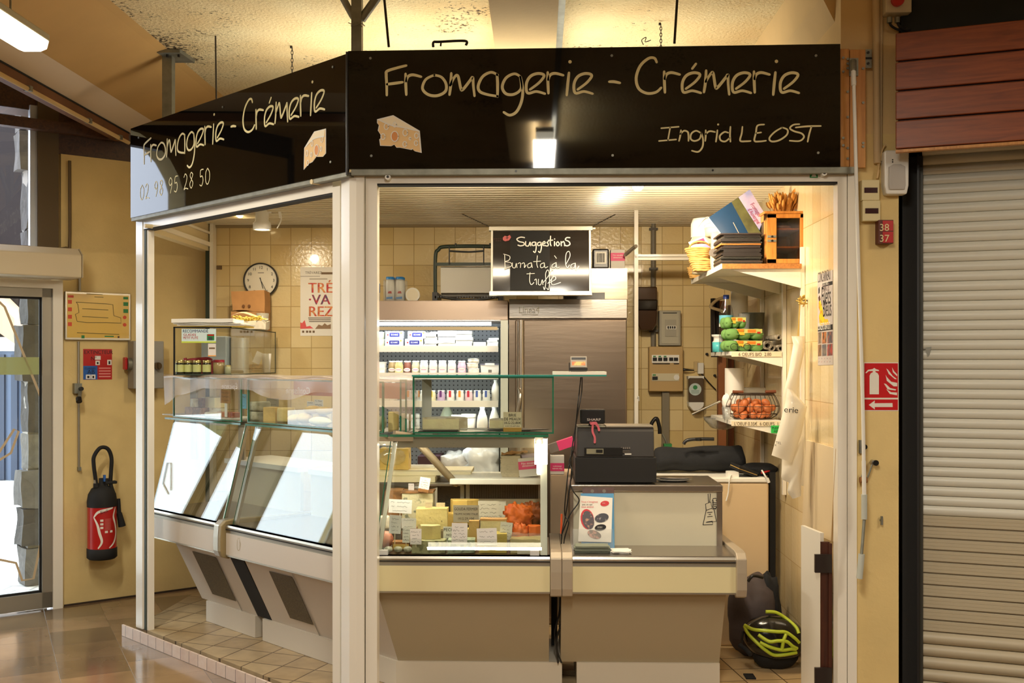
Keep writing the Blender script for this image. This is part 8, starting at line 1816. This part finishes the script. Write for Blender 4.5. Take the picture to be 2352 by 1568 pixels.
bag('long white plastic bag twisted on the shelf upright',[(1818,772),(1822,790),(1812,850),(1798,912),(1832,910),(1838,850),(1848,805),(1848,772)],5.42,.02,3)
bag('folded white carrier bag with black lettering on the right wall',[(1808,892),(1805,920),(1788,985),(1772,1045),(1818,1062),(1840,1000),(1854,934),(1818,895)],5.30,.03,7,(('erie',1800,946,.042,-4),('TEL',1781,1018,.016,-8),('R',1779,1024,.014,-8)))
bag('limp white bag drooping under the folded carrier bag',[(1797,1050),(1794,1100),(1812,1108),(1808,1128),(1820,1145),(1840,1138),(1840,1100),(1846,1050),(1848,1000),(1815,1010)],5.36,.025,11)
t=T('festival_poster','narrow grey festival poster with yellow figure and six photos on the right wall','poster',(XR,5.2,1.66))
XP=XR-.001;zr=lambda x,y:(lambda p:(p.y,p.z))(onX(1840+x/6.033,600+y/6.033,XP));pf=(Vector((XP,0,0)),Vector((0,-1,0)),Vector((0,0,1)))
def pr(m,pts,mt,h): m.prism([(-zr(*p)[0],zr(*p)[1]) for p in pts],mt,h,pf)
m=MB();pr(m,((228,190),(440,118),(446,1432),(236,1440)),mat('poster_grey',(196,186,180),.5),.0008);part('sheet',m,t)
m=MB();pr(m,((236,905),(440,870),(442,945),(236,972)),INK,.0012);pr(m,((300,306),(438,272),(438,322),(300,356)),INK,.0012);part('black_band',m,t)
PHM=[mat('photo_%d'%i,c,.4,col2=d,thr=(.45,.6),vscale=30)for i,(c,d)in enumerate((((150,130,110),(90,80,76)),((196,120,70),(80,60,50)),((70,74,90),(150,90,80)),((140,100,70),(90,70,60)),((120,110,104),(70,80,100)),((170,60,60),(70,60,70))))]
for i in range(6):
    q=i%3;r0=i // 3;x0_=(238,294,366)[q];x1_=(284,354,438)[q];y0_=985+r0*172-(x0_-238)*.06;m=MB();pr(m,((x0_,y0_),(x1_,y0_-8),(x1_,y0_+152),(x0_,y0_+160)),PHM[i],.0012);part('photo',m,t)
m=MB();pr(m,((248,560),(270,540),(300,660),(312,740),(330,800),(370,800),(395,870),(330,880),(318,830),(300,885),(262,888),(250,760),(268,700),(246,640)),mat('figure_yellow',(230,196,40),.5,col2=(226,130,40),thr=(.5,.65),vscale=40),.0014);pr(m,((244,380),(256,350),(262,400),(258,440),(244,450)),INK,.0014);pr(m,((240,500),(262,470),(274,530),(252,560)),mat('figure_brown',(90,60,50),.6),.0014);part('figure_print',m,t)
m = MB()
def ptxt(s,x,y,sz,mt,sx_,dz=.0016):p=zr(x,y);m.text(s,sz,mt,(Vector((XP,p[0],p[1])),Vector((0,-1,0)),Vector((0,0,1))),h=dz,sx=sx_)
ptxt('CONCARNEAU',234,300,.075,mat('poster_ink',(80,72,74),.6),.44);ptxt('FESTIVAL DES',296,425,.05,mat('poster_pale',(150,132,134),.6),.42);ptxt('Filets',284,610,.13,INK,.62);ptxt('Bleus',304,770,.12,INK,.60);ptxt('CONCERTS GRATUITS',240,955,.05,PAPER,.44,.0022);ptxt('DU 12 AU 17 AOUT 2018' if False else '13 AU 17 AOÛT',304,340,.024,PAPER,.6,.0022)
for k in range(5):ptxt('·–·',246+k*38,1370,.03,INK if k%2 else REDP,.6);ptxt('–··',246+k*38,1415,.03,REDP if k%2 else INK,.6)
part('lettering',m,t)
# freezer, long bag, pouch, backpack, helmet, leaning boards
YF2 = 6.05;a = R_Y(1500,0,YF2).x;b = R_Y(1766,0,YF2).x;zz = R_Y(0,1092,YF2).z
t=T('chest_freezer','plain cream chest freezer behind the cash desk with clutter on top','freezer',((a+b)/2,6.2,.0722));m=MB();m.box(a,b,YF2,6.55,.0722,zz-.03,mat('freezer_cream',(214,188,148),.45));part('body',m,t,bevel=.01);m=MB();m.box(a,b,YF2-.006,6.55,zz-.028,zz,WHT);part('lid',m,t,bevel=.006)
zz += .001
m=MB();BAGB=mat('black_nylon',(26,27,30),.9,bump=.5,bscale=18);a=R_Y(1497,0,6.24);b=R_Y(1722,0,6.24);zt2=R_Y(0,1020,6.24).z;L_=b.x-a.x
def bagfn(u,v):
    x=a.x+L_*u;th=2*math.pi*v;end=min(1,(min(u,1-u)/.06+.001)**.5);hh=(zt2-zz)/2*(.92+.10*u)*end;q=.9+.12*noise.noise(Vector((u*6,math.cos(th)*1.5,math.sin(th)*1.5)))
    return Vector((x,6.34+.12*end*math.cos(th)*q,zz+hh+max(-hh*.98,hh*math.sin(th)*q)))
m.grid(bagfn,36,20,BAGB);solo('long_bag','long black nylon bag lying on the freezer','bag',m)
m=MB();m.tube([R_Y(1570,1020,6.2),R_Y(1578,1011,6.2),R_Y(1604,1008,6.2),R_Y(1640,1008,6.2)],.010,BLK);m.cyl(R_Y(1604,1006,6.2),R_Y(1604,1012,6.2),.02,BLK);solo('bag_handle','black carrying handle on top of the long nylon bag','handle',m)
m=MB();Mx=Matrix.Translation((R_Y(1712,0,6.13).x,6.13,zz+.015))@ Matrix.Rotation(R(20),4,'Y')@ Matrix.Rotation(R(12),4,'Z');m.box(-.075,.05,-.06,.08,0,.012,BLKM,Mx);m.box(-.073,.048,-.058,.078,.0125,.018,mat('pages_tan',(196,160,90),.7),Mx);m.box(-.075,.05,-.06,.08,.0185,.032,BLKM,Mx);solo('black_wallet','black folding wallet lying on the freezer edge','wallet',m,bevel=.003)
t=T('black_pouch','black pouch with red zip stripe at the right end of the freezer','pouch',(R_Y(1752,0,6.2).x,6.2,zz));m=MB();m.blob((R_Y(1744,0,6.2).x,6.2,zz+.033),(.10,.09,.036),BAGB,.12,2.5,4,14,2.6,flat=.9);part('body',m,t);m=MB();p=R_Y(1760,1083,6.11);m.tube([p+Vector((-.03,0,-.008)),p+Vector((.0,.0,0)),p+Vector((.03,.02,.004))],.006,REDP);part('zip_stripe',m,t)
m=MB();c=R_Y(1679,0,6.1);m.lump(c.x-.025,c.x+.04,6.07,6.13,zz,zz+.03,WHP,.003,20,2,5);m.tube([c+Vector((0,-.02,zz-c.z+.012)),R_Y(1676,1098,6.035),R_Y(1673,1130,6.038),R_Y(1668,1150,6.038)],.004,WHP);solo('charger','white charger with drooping white cord on the freezer','charger',m)
m=MB();m.tube([R_Y(1750,1080,6.07),R_Y(1756,1090,6.035),R_Y(1764,1104,6.035)],.005,WHP);m.cyl(R_Y(1762,1098,6.035),R_Y(1766,1108,6.035),.009,WHP);solo('white_plug','white plug end dangling over the freezer edge','plug',m)
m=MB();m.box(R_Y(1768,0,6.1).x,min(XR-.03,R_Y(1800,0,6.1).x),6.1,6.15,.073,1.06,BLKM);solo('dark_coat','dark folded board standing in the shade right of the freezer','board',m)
GRB=mat('backpack_grey',(76,66,66),.75,bump=.3,bscale=20);t=T('backpack','dark grey backpack slumped on the floor behind the cash desk','backpack',(R_Y(1740,0,5.8).x,5.86,.0722))
a = R_Y(1698,0,5.78);b = R_Y(1795,0,5.78);cz = R_Y(0,1322,5.78).z
m=MB();m.blob(((a.x+b.x)/2-.03,5.87,.07+(cz-.07)/2),(.125,.11,(cz-.07)/2),GRB,.16,1.8,6,16,2.8,flat=.97);part('body',m,t)
m=MB();m.blob((b.x-.055,5.90,.30),(.075,.09,.22),BAGB,.2,2,9,14,2.4);part('side_pocket',m,t)
m=MB();q=[R_Y(1698,1480,5.52),R_Y(1712,1490,5.5),R_Y(1724,1503,5.46)];m.tube(q,.013,BAGB,n=6);part('strap',m,t);m=MB();p=q[-1];m.box(p.x-.03,p.x+.02,5.42,5.5,.0725,.080,BAGB);part('strap_end',m,t);m=MB();m.tube([R_Y(1718,1335,5.58),R_Y(1730,1322,5.58),R_Y(1752,1326,5.6)],.008,BLK);part('carry_loop',m,t)
# helmet
t=T('bike_helmet','black bicycle helmet with neon yellow vents on the floor','helmet',(R_Y(1778,0,5.5).x,5.62,.0722))
NEO=mat('neon_yellow',(196,214,60),.35,coat=.3);HB=mat('helmet_black',(18,18,18),.18,coat=.6)
hc=Vector((R_Y(1781,0,5.55).x+.01,5.62,R_Y(0,1512,5.55).z));zt3=R_Y(0,1408,5.55).z;hx,hy,hz=.162,.10,(zt3-hc.z)/2
Mh = Matrix.Translation(hc + Vector((0,0,hz * 1.0))) @ Matrix.Rotation(R(10),4,'Y')
m = MB();m.blob((0,0,0),(hx,hy,hz * .95),HB,.05,1.6,5,20,2.2,Mh);part('shell',m,t)
m=MB();m.blob((hc.x+.01,5.64,.0722+.07),(.12,.07,.075),BLKM,.05,2,3,12,2.4,flat=.93);part('liner',m,t)
def hp(px,py): # onto the helmet's front surface
    p=onY(px,py,5.53);l=Mh.inverted()@ Vector((p.x,5.62,p.z));rr_=min(.985,(abs(l.x)/hx)**2.2+(abs(l.z)/(hz*.95))**2.2);yy_=-hy*(1-rr_)**(1/2.2)-.006;return Mh @ Vector((l.x,yy_,l.z))
HZ = lambda x,y: (1600 + x / 3.0275,1050 + y / 3.0275)
for st in([(352,1190),(400,1205),(470,1205),(560,1210),(620,1215),(680,1255),(715,1290)],[(352,1195),(370,1240),(420,1290),(480,1340),(540,1375),(620,1370),(700,1360)],[(430,1235),(500,1275),(560,1270),(620,1275),(665,1310),(700,1330)],[(440,1285),(510,1315),(590,1335),(650,1330),(690,1335)],[(620,1225),(600,1270),(590,1330)],[(500,1095),(570,1100),(640,1140),(700,1190),(716,1230)]):
    m = MB();m.tube([hp(*HZ(*p)) for p in st],.0095,NEO,n=7);part('neon_rib',m,t)
m=MB();m.tube([hp(*HZ(340,1230)),hp(*HZ(330,1290))+Vector((0,-.01,-.02))],.006,BLK);part('chin_strap',m,t)
# leaning panels by the right post
t=T('folding_door','white folding door panels with dark brown edges and hinges at the right post','door panel',(1.33,5.0,.0722))
zA,zB = R_Y(0,1213,5.03).z,R_Y(0,1240,4.97).z
m = MB();x0_,x1_ = R_Y(1838,0,5.25).x,R_Y(1886,0,4.98).x
P_=[(R_Y(1840,0,5.22).x,5.22),(R_Y(1884,0,4.985).x,4.985),(R_Y(1884,0,4.985).x+.018,4.99),(R_Y(1840,0,5.22).x+.018,5.225)]
m.prism(P_,WHT,zA - .0722,((0,0,.0722),(1,0,0),(0,1,0)));part('panel',m,t)
m=MB();m.box(P_[1][0],P_[1][0]+.04,4.975,4.995,.0722,zA-.04,DKWOOD);m.box(R_Y(1903,0,4.97).x,1.378,4.965,5.01,.0722,R_Y(0,1240,4.97).z,DKWOOD);part('dark_edge',m,t)
for y_ in(1292,1552):m=MB();p=R_Y(1882,y_,4.965);m.box(p.x-.022,p.x+.055,4.955,4.972,p.z-.045,p.z+.04,mat('hinge_dark',(40,30,26),.4));part('hinge',m,t)
t=T('leaning_panel','plain white panel hung on the tiled right wall above the folding door','panel',(XR-.01,5.2,.9))
q=[onX(1850,1010,XR-.016),onX(1921,1030,XR-.016),onX(1910,1243,XR-.016),onX(1842,1210,XR-.016)];n_=Vector((.012,0,0))
m=MB();m.add(q+[p+n_ for p in q],[(0,1,2,3),(7,6,5,4),(0,4,5,1),(1,5,6,2),(2,6,7,3),(3,7,4,0)],mat('panel_white',(226,206,170),.45));part('sheet',m,t)
m=MB();e=[onX(1921,1030,XR-.018),onX(1910,1243,XR-.018)];m.tube(e,.004,mat('panel_edge',(190,158,110),.6),n=4,smooth=False);part('edge_strip',m,t)
